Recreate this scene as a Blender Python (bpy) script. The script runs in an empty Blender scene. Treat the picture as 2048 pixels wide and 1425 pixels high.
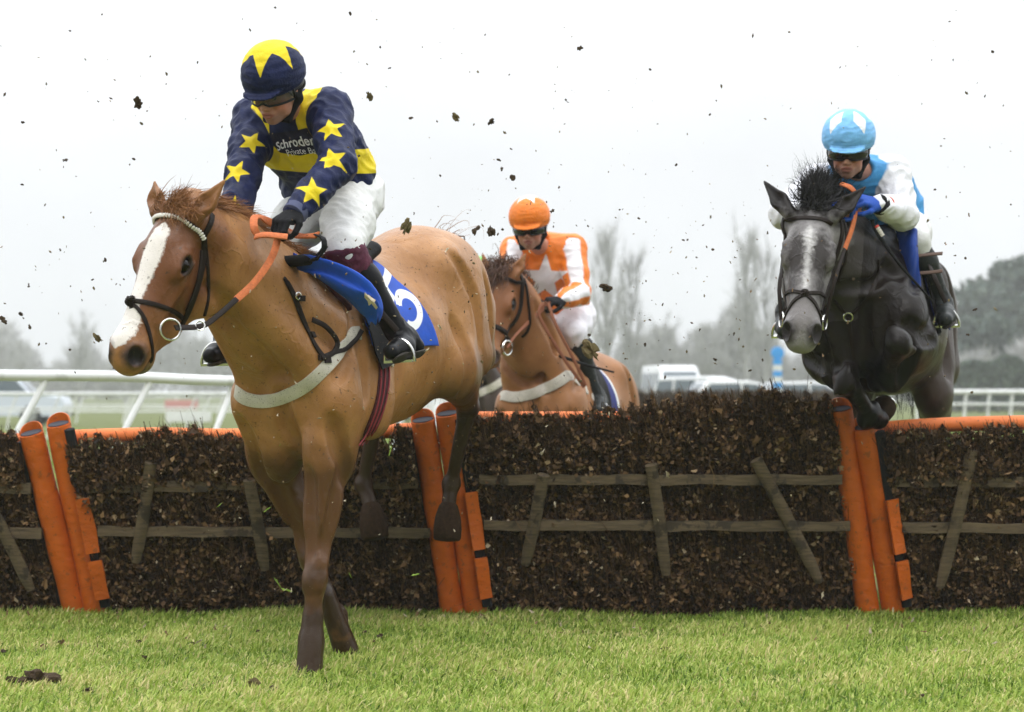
import bpy, bmesh, math, random
import numpy as np
from mathutils import Vector, Matrix, Quaternion
from mathutils.bvhtree import BVHTree

scene = bpy.context.scene
COL = scene.collection
FPX = 3950.0            # focal length in pixels of a 2048 px wide frame
CH = 1.075              # camera height
HZ = 790.0              # row of the horizon

# ------------------------------------------------------------------ camera
cam_d = bpy.data.cameras.new('camera')
cam_d.sensor_width = 36.0
cam_d.lens = FPX / 2048 * 36.0
cam_d.shift_y = (HZ - 712.5) / 2048
cam_d.clip_start = 0.1
cam_d.clip_end = 3000
cam_d.dof.use_dof = True
cam_d.dof.focus_distance = 7.55
cam_d.dof.aperture_fstop = 3.2
cam = bpy.data.objects.new('camera', cam_d)
cam.location = (0, 0, CH)
cam.rotation_euler = (math.radians(90), 0, 0)
COL.objects.link(cam)
scene.camera = cam

# ------------------------------------------------------------------ overcast daylight
SUN_EL, SUN_AZ = math.radians(52), math.radians(200)
w = bpy.data.worlds.new('World')
scene.world = w
w.use_nodes = True
nt = w.node_tree
for n in list(nt.nodes):
    nt.nodes.remove(n)
wo = nt.nodes.new('ShaderNodeOutputWorld')
bg = nt.nodes.new('ShaderNodeBackground')
sky = nt.nodes.new('ShaderNodeTexSky')
sky.sky_type = 'NISHITA'
sky.sun_disc = False
sky.sun_elevation = SUN_EL
sky.sun_rotation = SUN_AZ
sky.dust_density = 4.0
sky.air_density = 1.0
hs = nt.nodes.new('ShaderNodeHueSaturation')
hs.inputs['Saturation'].default_value = 0.10
tc = nt.nodes.new('ShaderNodeTexCoord')
sep = nt.nodes.new('ShaderNodeSeparateXYZ')
nt.links.new(tc.outputs['Generated'], sep.inputs[0])
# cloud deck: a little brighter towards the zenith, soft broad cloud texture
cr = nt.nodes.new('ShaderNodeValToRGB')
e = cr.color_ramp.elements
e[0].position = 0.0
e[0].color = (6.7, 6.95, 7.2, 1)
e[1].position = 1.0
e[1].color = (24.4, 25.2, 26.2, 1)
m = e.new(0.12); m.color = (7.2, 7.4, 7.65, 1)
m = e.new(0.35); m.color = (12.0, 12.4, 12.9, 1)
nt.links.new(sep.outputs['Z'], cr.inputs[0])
nz = nt.nodes.new('ShaderNodeTexNoise')
nz.inputs['Scale'].default_value = 3.5
nz.inputs['Detail'].default_value = 5
nt.links.new(tc.outputs['Generated'], nz.inputs['Vector'])
mr = nt.nodes.new('ShaderNodeMapRange')
mr.inputs['From Min'].default_value = 0.35
mr.inputs['From Max'].default_value = 0.65
mr.inputs['To Min'].default_value = 0.93
mr.inputs['To Max'].default_value = 1.05
nt.links.new(nz.outputs['Fac'], mr.inputs['Value'])
mul = nt.nodes.new('ShaderNodeMix'); mul.data_type = 'RGBA'; mul.blend_type = 'MULTIPLY'
mul.inputs['Factor'].default_value = 1.0
nt.links.new(cr.outputs[0], mul.inputs['A'])
nt.links.new(mr.outputs[0], mul.inputs['B'])
mrb = nt.nodes.new('ShaderNodeMapRange')          # sky dimmed behind the camera, out of view, to strengthen the top light
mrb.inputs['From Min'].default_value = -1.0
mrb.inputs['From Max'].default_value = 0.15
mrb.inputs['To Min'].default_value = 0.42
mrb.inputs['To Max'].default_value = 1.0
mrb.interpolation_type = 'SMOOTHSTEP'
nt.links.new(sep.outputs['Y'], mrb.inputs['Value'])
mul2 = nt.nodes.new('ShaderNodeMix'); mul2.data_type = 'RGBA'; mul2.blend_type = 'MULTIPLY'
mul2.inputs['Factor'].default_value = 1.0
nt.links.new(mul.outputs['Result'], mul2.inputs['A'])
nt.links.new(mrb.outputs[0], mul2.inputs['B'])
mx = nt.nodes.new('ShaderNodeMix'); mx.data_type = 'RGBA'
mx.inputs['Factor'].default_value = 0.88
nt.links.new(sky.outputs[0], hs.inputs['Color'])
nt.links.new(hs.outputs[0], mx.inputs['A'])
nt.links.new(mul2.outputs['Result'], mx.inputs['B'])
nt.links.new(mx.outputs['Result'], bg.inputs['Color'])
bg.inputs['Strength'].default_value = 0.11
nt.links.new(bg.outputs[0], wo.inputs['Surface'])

sun_d = bpy.data.lights.new('sun', 'SUN')
sun_d.energy = 0.7
sun_d.angle = math.radians(18)
sun_d.color = (1.0, 0.985, 0.96)
sun = bpy.data.objects.new('sun', sun_d)
COL.objects.link(sun)
sun.rotation_euler = (math.radians(90) - SUN_EL, 0, math.radians(8))   # behind and above the camera

scene.view_settings.view_transform = 'Standard'
scene.view_settings.look = 'None'
scene.view_settings.exposure = 0.36
scene.view_settings.gamma = 1.0
scene.cycles.use_denoising = True
scene.cycles.max_bounces = 6
scene.cycles.transparent_max_bounces = 8
scene.cycles.volume_bounces = 2

rng = np.random.default_rng(7)
random.seed(7)

# ------------------------------------------------------------------ helpers
def V(*a):
    return np.array(a, dtype=float)

def P(px, py, Y):
    return np.array([(px - 1024) * Y / FPX, Y, CH - (py - HZ) * Y / FPX])

def nrm(v):
    v = np.asarray(v, float)
    return v / (np.linalg.norm(v) + 1e-12)

def lerp(a, b, t):
    return np.asarray(a, float) * (1 - t) + np.asarray(b, float) * t

def tag(o, label=None, cat=None, group=None, kind=None):
    if label: o['label'] = label
    if cat: o['category'] = cat
    if group: o['group'] = group
    if kind: o['kind'] = kind
    return o

def empty(name, loc, label=None, cat=None, group=None, kind=None):
    o = bpy.data.objects.new(name, None)
    COL.objects.link(o)
    o.location = Vector(loc)
    o.empty_display_size = 0.1
    bpy.context.view_layer.update()
    return tag(o, label, cat, group, kind)

def link(name, me, parent=None, mats=()):
    o = bpy.data.objects.new(name, me)
    COL.objects.link(o)
    for m in mats:
        me.materials.append(m)
    if parent is not None:
        o.parent = parent
        pw = Vector((0, 0, 0)); q = parent
        while q is not None:
            pw = pw + q.location; q = q.parent
        o.location = -pw                 # mesh data are in world coordinates
        off = -pw
        me.transform(Matrix.Translation(off)); o.location = (0, 0, 0)
    return o

def mesh_np(name, verts, quads=None, tris=None, smooth=True, mat_idx=None):
    """mesh from numpy arrays; quads (n,4) and/or tris (m,3)"""
    me = bpy.data.meshes.new(name)
    verts = np.asarray(verts, np.float32)
    nq = 0 if quads is None else len(quads)
    ntr = 0 if tris is None else len(tris)
    me.vertices.add(len(verts))
    me.vertices.foreach_set('co', verts.ravel())
    loops = []
    if nq: loops.append(np.asarray(quads, np.int32).ravel())
    if ntr: loops.append(np.asarray(tris, np.int32).ravel())
    lv = np.concatenate(loops) if loops else np.zeros(0, np.int32)
    me.loops.add(len(lv))
    me.loops.foreach_set('vertex_index', lv)
    tot = np.concatenate([np.full(nq, 4, np.int32), np.full(ntr, 3, np.int32)])
    start = np.concatenate([[0], np.cumsum(tot)[:-1]]).astype(np.int32) if len(tot) else np.zeros(0, np.int32)
    me.polygons.add(nq + ntr)
    me.polygons.foreach_set('loop_start', start)
    me.polygons.foreach_set('loop_total', tot)
    if smooth:
        me.polygons.foreach_set('use_smooth', np.ones(nq + ntr, bool))
    if mat_idx is not None:
        me.polygons.foreach_set('material_index', np.asarray(mat_idx, np.int32))
    me.update(calc_edges=True)
    return me

def set_attr(me, name, vals):
    a = me.attributes.new(name, 'FLOAT', 'POINT')
    a.data.foreach_set('value', np.asarray(vals, np.float32))

class MB:
    """collects simple shapes into one mesh"""
    def __init__(s):
        s.v = []; s.f = []; s.m = []; s.n = 0
    def add(s, verts, faces, mi=0):
        s.v.extend([tuple(map(float, p)) for p in verts])
        s.f.extend([tuple(i + s.n for i in f) for f in faces])
        s.m.extend([mi] * len(faces))
        s.n += len(verts)
    def box(s, c, size, R=None, mi=0):
        R = np.eye(3) if R is None else np.asarray(R)
        c = np.asarray(c, float); h = np.asarray(size, float) / 2
        vs = [c + R @ (h * np.array(k)) for k in
              [(-1,-1,-1),(1,-1,-1),(1,1,-1),(-1,1,-1),(-1,-1,1),(1,-1,1),(1,1,1),(-1,1,1)]]
        s.add(vs, [(0,3,2,1),(4,5,6,7),(0,1,5,4),(1,2,6,5),(2,3,7,6),(3,0,4,7)], mi)
    def tube(s, pts, r, n=10, cap=True, mi=0, flat=None):
        """tube along pts with radius r (number or list); flat=(normal, ratio) squashes the section"""
        pts = [np.asarray(p, float) for p in pts]
        rr = [r] * len(pts) if np.isscalar(r) else list(r)
        rings = []
        t0 = nrm(pts[1] - pts[0])
        ref = V(0, 0, 1) if abs(t0[2]) < 0.9 else V(1, 0, 0)
        u = nrm(np.cross(t0, ref))
        for i, p in enumerate(pts):
            a = pts[max(i - 1, 0)]; b = pts[min(i + 1, len(pts) - 1)]
            t = nrm(b - a)
            u = nrm(u - t * np.dot(u, t)); w_ = np.cross(t, u)
            ring = []
            for k in range(n):
                an = 2 * math.pi * k / n
                off = rr[i] * (math.cos(an) * u + math.sin(an) * w_)
                if flat is not None:
                    fn = np.asarray(flat[0]); off = off - fn * np.dot(off, fn) * (1 - flat[1])
                ring.append(p + off)
            rings.append(ring)
        vs = [q for ring in rings for q in ring]
        fs = []
        for i in range(len(pts) - 1):
            for k in range(n):
                k2 = (k + 1) % n
                fs.append((i*n+k, i*n+k2, (i+1)*n+k2, (i+1)*n+k))
        if cap:
            fs.append(tuple(range(n - 1, -1, -1)))
            fs.append(tuple((len(pts)-1)*n + k for k in range(n)))
        s.add(vs, fs, mi)
    def ribbon(s, pts, nrms, width, thick=0.004, mi=0):
        """flat strap along pts lying on a surface with normals nrms"""
        pts = [np.asarray(p, float) for p in pts]
        ww = [width] * len(pts) if np.isscalar(width) else list(width)
        vs = []; fs = []
        for i, p in enumerate(pts):
            a = pts[max(i-1, 0)]; b = pts[min(i+1, len(pts)-1)]
            t = nrm(b - a); nn = nrm(np.asarray(nrms[i], float)); sd = nrm(np.cross(t, nn)); nn = np.cross(sd, t)
            h = ww[i] / 2; th = thick
            for (q, z) in ((-h, -th), (h, -th), (h, th*.6), (h*.8, th), (-h*.8, th), (-h, th*.6)):
                vs.append(p + sd * q + nn * z)
        n = 6
        for i in range(len(pts)-1):
            for k in range(n):
                k2 = (k+1) % n
                fs.append((i*n+k, i*n+k2, (i+1)*n+k2, (i+1)*n+k))
        fs.append(tuple(range(n-1, -1, -1))); fs.append(tuple((len(pts)-1)*n+k for k in range(n)))
        s.add(vs, fs, mi)
    def build(s, name, mats, parent=None, smooth=True, bevel=0.0):
        me = bpy.data.meshes.new(name)
        me.from_pydata(s.v, [], s.f)
        if s.m: me.polygons.foreach_set('material_index', s.m)
        if bevel > 0 or smooth:
            bm = bmesh.new(); bm.from_mesh(me)
            bmesh.ops.recalc_face_normals(bm, faces=bm.faces)
            if bevel > 0:
                bmesh.ops.bevel(bm, geom=[e for e in bm.edges if e.calc_face_angle(0) > 0.5], offset=bevel,
                                segments=2, affect='EDGES', profile=0.7)
            bm.to_mesh(me); bm.free()
        if smooth:
            me.polygons.foreach_set('use_smooth', np.ones(len(me.polygons), bool))
            try: me.set_sharp_from_angle(angle=math.radians(40))
            except Exception: pass
        me.update()
        if not isinstance(mats, (list, tuple)): mats = [mats]
        return link(name, me, parent, mats)

def spline(pts, n):
    """Catmull-Rom through pts, n samples"""
    pts = [np.asarray(p, float) for p in pts]
    if len(pts) < 3:
        return [lerp(pts[0], pts[-1], t) for t in np.linspace(0, 1, n)]
    q = [2*pts[0]-pts[1]] + pts + [2*pts[-1]-pts[-2]]
    L = [0]
    for i in range(len(pts)-1): L.append(L[-1] + np.linalg.norm(pts[i+1]-pts[i]) + 1e-9)
    out = []
    for d in np.linspace(0, L[-1], n):
        i = min(max(int(np.searchsorted(L, d, 'right')) - 1, 0), len(pts)-2)
        t = (d - L[i]) / (L[i+1] - L[i])
        p0, p1, p2, p3 = q[i], q[i+1], q[i+2], q[i+3]
        out.append(0.5*((2*p1)+(-p0+p2)*t+(2*p0-5*p1+4*p2-p3)*t*t+(-p0+3*p1-3*p2+p3)*t**3))
    return out

# ------------------------------------------------------------------ implicit bodies
class Field:
    """smooth union of limbs and muscles, meshed into ONE continuous surface"""
    def __init__(s):
        s.pr = []
    def rc(s, a, ra, b, rb, k=0.04, flat=None, sub=False):
        a = np.asarray(a, float); b = np.asarray(b, float)
        R = max(ra, rb) * (max(1, flat[1]) if flat is not None else 1)
        lo = np.minimum(a, b) - R - k; hi = np.maximum(a, b) + R + k
        ab = b - a; L2 = max(float(ab @ ab), 1e-12)
        if flat is not None:
            fn = nrm(flat[0]); q = flat[1]
            def tr(p):
                d = (p - a) @ fn
                return p + np.outer(d * (1/q - 1), fn)
            b2 = b + fn * float((b - a) @ fn) * (1/q - 1); ab2 = b2 - a; L22 = max(float(ab2 @ ab2), 1e-12)
            def f(p):
                pp = tr(p) - a
                t = np.clip((pp @ ab2) / L22, 0, 1)
                d = np.linalg.norm(pp - np.outer(t, ab2), axis=1)
                r = ra + (rb - ra) * t
                return (d - r) * (min(1, q) * .5 + .5)
        else:
            def f(p):
                pp = p - a
                t = np.clip((pp @ ab) / L2, 0, 1)
                return np.linalg.norm(pp - np.outer(t, ab), axis=1) - (ra + (rb - ra) * t)
        s.pr.append((f, lo, hi, k, sub))
    def ell(s, c, r, M=None, k=0.05, sub=False):
        """ellipsoid centre c, radii r, columns of M are its axes"""
        c = np.asarray(c, float); r = np.asarray(r, float)
        M = np.eye(3) if M is None else np.asarray(M, float)
        ext = np.sqrt(((M * r) ** 2).sum(1))
        def f(p):
            q = (p - c) @ M
            k0 = np.linalg.norm(q / r, axis=1); k1 = np.linalg.norm(q / (r * r), axis=1) + 1e-9
            return k0 * (k0 - 1) / k1
        s.pr.append((f, c - ext - k, c + ext + k, k, sub))
    def chain(s, pts, rs, k=0.03, flat=None):
        for i in range(len(pts) - 1):
            s.rc(pts[i], rs[i], pts[i+1], rs[i+1], k, flat)
    def sample(s, lo, h, dims):
        F = np.full(dims, 1.0, np.float32)
        for (f, a, b, k, sub) in s.pr:
            i0 = np.maximum(np.floor((a - lo) / h).astype(int) - 1, 0)
            i1 = np.minimum(np.ceil((b - lo) / h).astype(int) + 2, dims)
            if np.any(i1 <= i0): continue
            ax = [lo[d] + h * np.arange(i0[d], i1[d]) for d in range(3)]
            g = np.stack(np.meshgrid(*ax, indexing='ij'), -1).reshape(-1, 3)
            d = f(g).reshape(i1 - i0).astype(np.float32)
            S = F[i0[0]:i1[0], i0[1]:i1[1], i0[2]:i1[2]]
            if sub:
                d = -d
                hh = np.clip(0.5 + 0.5 * (S - d) / k, 0, 1)     # smooth max
                S[...] = d * (1 - hh) + S * hh + k * hh * (1 - hh)
            else:
                hh = np.clip(0.5 + 0.5 * (S - d) / k, 0, 1)     # smooth min
                S[...] = S * (1 - hh) + d * hh - k * hh * (1 - hh)
        return F
    def value(s, p):
        """field at points p (n,3)"""
        F = np.full(len(p), 1.0)
        for (f, a, b, k, sub) in s.pr:
            m = np.all((p > a - .02) & (p < b + .02), axis=1)
            if not m.any(): continue
            d = f(p[m]); S = F[m]
            if sub:
                d = -d; hh = np.clip(.5 + .5*(S-d)/k, 0, 1); F[m] = d*(1-hh)+S*hh+k*hh*(1-hh)
            else:
                hh = np.clip(.5 + .5*(S-d)/k, 0, 1); F[m] = S*(1-hh)+d*hh-k*hh*(1-hh)
        return F
    def bounds(s):
        lo = np.min([p[1] for p in s.pr if not p[4]], axis=0); hi = np.max([p[2] for p in s.pr if not p[4]], axis=0)
        return lo, hi
    def mesh(s, h=0.008, box=None, keep=None, relax=1):
        lo, hi = s.bounds()
        if box is not None:
            lo = np.maximum(lo, box[0]); hi = np.minimum(hi, box[1])
        lo = lo - 2 * h; dims = np.ceil((hi - lo) / h).astype(int) + 3
        F = s.sample(lo, h, dims)
        v, q = surface_nets(F, lo, h, relax)
        if keep is not None:
            cen = v[q].mean(1); kq = keep(cen); q = q[kq]
            used = np.unique(q); mp = np.full(len(v), -1); mp[used] = np.arange(len(used))
            v = v[used]; q = mp[q]
        return v, q

def surface_nets(F, lo, h, relax=1):
    ins = F < 0
    c = np.zeros(tuple(np.array(F.shape) - 1), np.uint8)
    X, Y, Z = c.shape
    sl = [(dx, dy, dz) for dx in (0,1) for dy in (0,1) for dz in (0,1)]
    for (dx, dy, dz) in sl:
        c += ins[dx:X+dx, dy:Y+dy, dz:Z+dz]
    act = (c > 0) & (c < 8)
    ijk = np.argwhere(act)
    idx = np.full(c.shape, -1, np.int32)
    idx[act] = np.arange(len(ijk))
    vals = np.stack([F[ijk[:,0]+dx, ijk[:,1]+dy, ijk[:,2]+dz] for (dx,dy,dz) in sl], 1)
    acc = np.zeros((len(ijk), 3)); cnt = np.zeros(len(ijk))
    corners = np.array(sl, float)
    for a in range(8):
        for b in range(a+1, 8):
            if np.abs(corners[a] - corners[b]).sum() != 1: continue
            va, vb = vals[:,a], vals[:,b]
            m = (va < 0) != (vb < 0)
            t = va[m] / (va[m] - vb[m])
            acc[m] += corners[a] + (corners[b] - corners[a]) * t[:,None]; cnt[m] += 1
    v = lo + h * (ijk + acc / cnt[:,None])
    quads = []
    for ax in range(3):
        o1, o2 = [(1,2),(2,0),(0,1)][ax]
        A = ins; B = np.roll(ins, -1, axis=ax)
        ch = A != B
        s_ = [slice(1, -1)] * 3; s_[ax] = slice(0, -1)
        sub = np.zeros_like(ch); sub[tuple(s_)] = ch[tuple(s_)]
        e = np.argwhere(sub)
        if not len(e): continue
        def cell(d1, d2):
            q = e.copy(); q[:,o1] += d1; q[:,o2] += d2
            return idx[q[:,0], q[:,1], q[:,2]]
        q4 = np.stack([cell(-1,-1), cell(0,-1), cell(0,0), cell(-1,0)], 1)
        inn = A[e[:,0], e[:,1], e[:,2]]
        q4[~inn] = q4[~inn][:, ::-1]
        quads.append(q4[(q4 >= 0).all(1)])
    q = np.concatenate(quads)
    for _ in range(relax):
        s_ = np.zeros_like(v); n_ = np.zeros(len(v))
        for a in range(4):
            for b in (1, 3):
                np.add.at(s_, q[:,a], v[q[:,(a+b)%4]]); np.add.at(n_, q[:,a], 1)
        v = np.where(n_[:,None] > 0, v*.5 + .5*s_/np.maximum(n_,1)[:,None], v)
    return v, q

def merge_meshes(parts):
    vs, qs, n = [], [], 0
    for v, q in parts:
        vs.append(v); qs.append(q + n); n += len(v)
    return np.concatenate(vs), np.concatenate(qs)

def bvh_of(v, q):
    return BVHTree.FromPolygons([tuple(p) for p in v], [tuple(map(int, f)) for f in q])

CAM = Vector((0, 0, CH))
def hit(bvh, px, py):
    """point and normal of a surface seen at a photo pixel"""
    d = Vector(P(px, py, 1.0)) - CAM
    r = bvh.ray_cast(CAM, d.normalized())
    return (None, None) if r[0] is None else (np.array(r[0]), np.array(r[1]))

def near(bvh, p, off=0.0):
    r = bvh.find_nearest(Vector(p))
    q = np.array(r[0]); n = np.array(r[1])
    return q + n * off, n

# ------------------------------------------------------------------ materials
MATS = {}
def mat(name, col, rough=0.6, spec=0.4, noise=0.0, nscale=30, bump=0.0, bscale=200, masks=(), metal=0.0, sheen=0.0,
        coat=0.0, alpha=None, col2=None, stretch=None, dirt=None, trans=0.0, bump2=None, rvar=0.0):
    """procedural material. masks: list of (attribute, colour, edge) - a signed-distance attribute > 0 shows colour.
    dirt: (colour, scale, amount, threshold) - blotchy specks of mud"""
    m = bpy.data.materials.new(name); m.use_nodes = True
    t = m.node_tree; N = t.nodes; Lk = t.links
    b = N['Principled BSDF']
    b.inputs['Roughness'].default_value = rough
    b.inputs['Specular IOR Level'].default_value = spec
    b.inputs['Metallic'].default_value = metal
    if sheen: b.inputs['Sheen Weight'].default_value = sheen
    if coat: b.inputs['Coat Weight'].default_value = coat; b.inputs['Coat Roughness'].default_value = 0.25
    if trans: b.inputs['Transmission Weight'].default_value = trans
    def rgb(c): return (c[0], c[1], c[2], 1.0)
    tcn = N.new('ShaderNodeTexCoord')
    vec = tcn.outputs['Object']
    if stretch is not None:
        mp = N.new('ShaderNodeMapping'); mp.inputs['Scale'].default_value = stretch
        Lk.new(vec, mp.inputs['Vector']); vec = mp.outputs[0]
    cur = None
    if noise > 0 or col2 is not None:
        n1 = N.new('ShaderNodeTexNoise'); n1.inputs['Scale'].default_value = nscale; n1.inputs['Detail'].default_value = 6
        n1.inputs['Roughness'].default_value = 0.65
        Lk.new(vec, n1.inputs['Vector'])
        r = N.new('ShaderNodeValToRGB')
        c2 = col2 if col2 is not None else tuple(x * (1 - noise) for x in col)
        c1 = col if col2 is not None else tuple(min(1, x * (1 + noise * .6)) for x in col)
        r.color_ramp.elements[0].position = 0.32; r.color_ramp.elements[0].color = rgb(c2)
        r.color_ramp.elements[1].position = 0.68; r.color_ramp.elements[1].color = rgb(c1)
        Lk.new(n1.outputs['Fac'], r.inputs[0]); cur = r.outputs[0]
    else:
        c = N.new('ShaderNodeRGB'); c.outputs[0].default_value = rgb(col); cur = c.outputs[0]
    for mk in masks:
        at = N.new('ShaderNodeAttribute'); at.attribute_name = mk[0]
        mr_ = N.new('ShaderNodeMapRange'); mr_.inputs['From Min'].default_value = -mk[2]; mr_.inputs['From Max'].default_value = mk[2]
        src = at.outputs['Fac']
        if len(mk) > 3:      # noisy edge
            nn = N.new('ShaderNodeTexNoise'); nn.inputs['Scale'].default_value = mk[4] if len(mk) > 4 else 60
            nn.inputs['Detail'].default_value = 4
            Lk.new(tcn.outputs['Object'], nn.inputs['Vector'])
            ma = N.new('ShaderNodeMath'); ma.operation = 'MULTIPLY_ADD'; ma.inputs[1].default_value = mk[3]; ma.inputs[2].default_value = -mk[3]/2
            Lk.new(nn.outputs['Fac'], ma.inputs[0])
            ad = N.new('ShaderNodeMath'); ad.operation = 'ADD'
            Lk.new(src, ad.inputs[0]); Lk.new(ma.outputs[0], ad.inputs[1]); src = ad.outputs[0]
        Lk.new(src, mr_.inputs['Value'])
        mi = N.new('ShaderNodeMix'); mi.data_type = 'RGBA'
        Lk.new(mr_.outputs[0], mi.inputs['Factor']); Lk.new(cur, mi.inputs['A'])
        mi.inputs['B'].default_value = rgb(mk[1]); cur = mi.outputs['Result']
    if dirt is not None:
        for (dc, ds, da, dt) in (dirt if isinstance(dirt, list) else [dirt]):
            nd = N.new('ShaderNodeTexNoise'); nd.inputs['Scale'].default_value = ds; nd.inputs['Detail'].default_value = 5
            nd.inputs['Roughness'].default_value = 0.6
            Lk.new(tcn.outputs['Object'], nd.inputs['Vector'])
            md = N.new('ShaderNodeMapRange'); md.inputs['From Min'].default_value = dt; md.inputs['From Max'].default_value = dt + 0.05
            md.inputs['To Max'].default_value = da
            Lk.new(nd.outputs['Fac'], md.inputs['Value'])
            mi = N.new('ShaderNodeMix'); mi.data_type = 'RGBA'
            Lk.new(md.outputs[0], mi.inputs['Factor']); Lk.new(cur, mi.inputs['A']); mi.inputs['B'].default_value = rgb(dc); cur = mi.outputs['Result']
    Lk.new(cur, b.inputs['Base Color'])
    if bump > 0:
        n2 = N.new('ShaderNodeTexNoise'); n2.inputs['Scale'].default_value = bscale; n2.inputs['Detail'].default_value = 4
        Lk.new(vec, n2.inputs['Vector'])
        bp = N.new('ShaderNodeBump'); bp.inputs['Strength'].default_value = bump; bp.inputs['Distance'].default_value = 0.01
        Lk.new(n2.outputs['Fac'], bp.inputs['Height']); Lk.new(bp.outputs[0], b.inputs['Normal'])
        if bump2 is not None:      # broader relief under the fine one: (strength, scale, distance, vector stretch)
            mp2 = N.new('ShaderNodeMapping'); mp2.inputs['Scale'].default_value = bump2[3]; Lk.new(tcn.outputs['Object'], mp2.inputs['Vector'])
            n3 = N.new('ShaderNodeTexNoise'); n3.inputs['Scale'].default_value = bump2[1]; n3.inputs['Detail'].default_value = 3; n3.inputs['Distortion'].default_value = .6
            Lk.new(mp2.outputs[0], n3.inputs['Vector'])
            b3 = N.new('ShaderNodeBump'); b3.inputs['Strength'].default_value = bump2[0]; b3.inputs['Distance'].default_value = bump2[2]
            Lk.new(n3.outputs['Fac'], b3.inputs['Height']); Lk.new(b3.outputs[0], bp.inputs['Normal'])
            if len(bump2) > 4:     # veins: a sparse, wandering raised network
                vo = N.new('ShaderNodeTexVoronoi'); vo.feature = 'DISTANCE_TO_EDGE'; vo.inputs['Scale'].default_value = bump2[4]
                wn = N.new('ShaderNodeTexNoise'); wn.inputs['Scale'].default_value = 6; wn.inputs['Detail'].default_value = 3
                Lk.new(tcn.outputs['Object'], wn.inputs['Vector'])
                vm = N.new('ShaderNodeVectorMath'); vm.operation = 'MULTIPLY_ADD'; vm.inputs[1].default_value = (.35, .35, .35)
                Lk.new(wn.outputs['Color'], vm.inputs[0]); Lk.new(mp2.outputs[0], vm.inputs[2]); Lk.new(vm.outputs[0], vo.inputs['Vector'])
                m5 = N.new('ShaderNodeMapRange'); m5.interpolation_type = 'SMOOTHSTEP'; m5.inputs['From Max'].default_value = .06; m5.inputs['To Min'].default_value = 1; m5.inputs['To Max'].default_value = 0
                Lk.new(vo.outputs['Distance'], m5.inputs['Value'])
                mk_ = N.new('ShaderNodeTexNoise'); mk_.inputs['Scale'].default_value = 3.1; Lk.new(tcn.outputs['Object'], mk_.inputs['Vector'])
                m6 = N.new('ShaderNodeMapRange'); m6.inputs['From Min'].default_value = .50; m6.inputs['From Max'].default_value = .62; Lk.new(mk_.outputs['Fac'], m6.inputs['Value'])
                mm = N.new('ShaderNodeMath'); mm.operation = 'MULTIPLY'; Lk.new(m5.outputs[0], mm.inputs[0]); Lk.new(m6.outputs[0], mm.inputs[1])
                b4 = N.new('ShaderNodeBump'); b4.inputs['Strength'].default_value = .32; b4.inputs['Distance'].default_value = .006
                Lk.new(mm.outputs[0], b4.inputs['Height']); Lk.new(b4.outputs[0], b3.inputs['Normal'])
        if rvar > 0:               # damp and dry areas of the coat
            n6 = N.new('ShaderNodeTexNoise'); n6.inputs['Scale'].default_value = 7; n6.inputs['Detail'].default_value = 6; n6.inputs['Roughness'].default_value = .7
            Lk.new(tcn.outputs['Object'], n6.inputs['Vector'])
            m7 = N.new('ShaderNodeMapRange'); m7.inputs['From Min'].default_value = .3; m7.inputs['From Max'].default_value = .7
            m7.inputs['To Min'].default_value = rough - rvar; m7.inputs['To Max'].default_value = rough + rvar
            Lk.new(n6.outputs['Fac'], m7.inputs['Value']); Lk.new(m7.outputs[0], b.inputs['Roughness'])
    if alpha is not None: b.inputs['Alpha'].default_value = alpha
    MATS[name] = m
    return m
# ------------------------------------------------------------------ horses
def Rz(a):
    return np.array([[math.cos(a), -math.sin(a), 0], [math.sin(a), math.cos(a), 0], [0, 0, 1.0]])

class Horse:
    """skeleton of one horse: trunk frame at the withers, head frame at the poll, leg joints"""
    def __init__(s, W, yaw, pitch, roll=0.0):
        a = math.radians(yaw); p = math.radians(pitch)
        f = V(-math.sin(a) * math.cos(p), -math.cos(a) * math.cos(p), math.sin(p))
        l = V(math.cos(a), -math.sin(a), 0)
        u = np.cross(f, l)
        r = math.radians(roll)
        l, u = l * math.cos(r) + u * math.sin(r), u * math.cos(r) - l * math.sin(r)
        s.W, s.f, s.l, s.u = np.asarray(W), f, l, u
        s.M = np.stack([f, l, u], 1)
        s.legs = {}
    def T(s, x, y, z):
        return s.W + s.M @ V(x, y, z)
    def loc(s, p):
        return (np.asarray(p) - s.W) @ s.M
    def head(s, poll, muz, lat):
        s.poll = np.asarray(poll); s.muz = np.asarray(muz)
        x = nrm(s.muz - s.poll); l = nrm(np.asarray(lat)); l = nrm(l - x * (l @ x)); z = np.cross(x, l)
        s.H = np.stack([x, l, z], 1); s.hs = np.linalg.norm(s.muz - s.poll) / 0.615
    def h(s, x, y, z):
        return s.poll + s.H @ (V(x, y*1.10, z*1.06) * s.hs)
    def hloc(s, p):
        return ((np.asarray(p) - s.poll) @ s.H) / s.hs / V(1, 1.10, 1.06)

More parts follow.
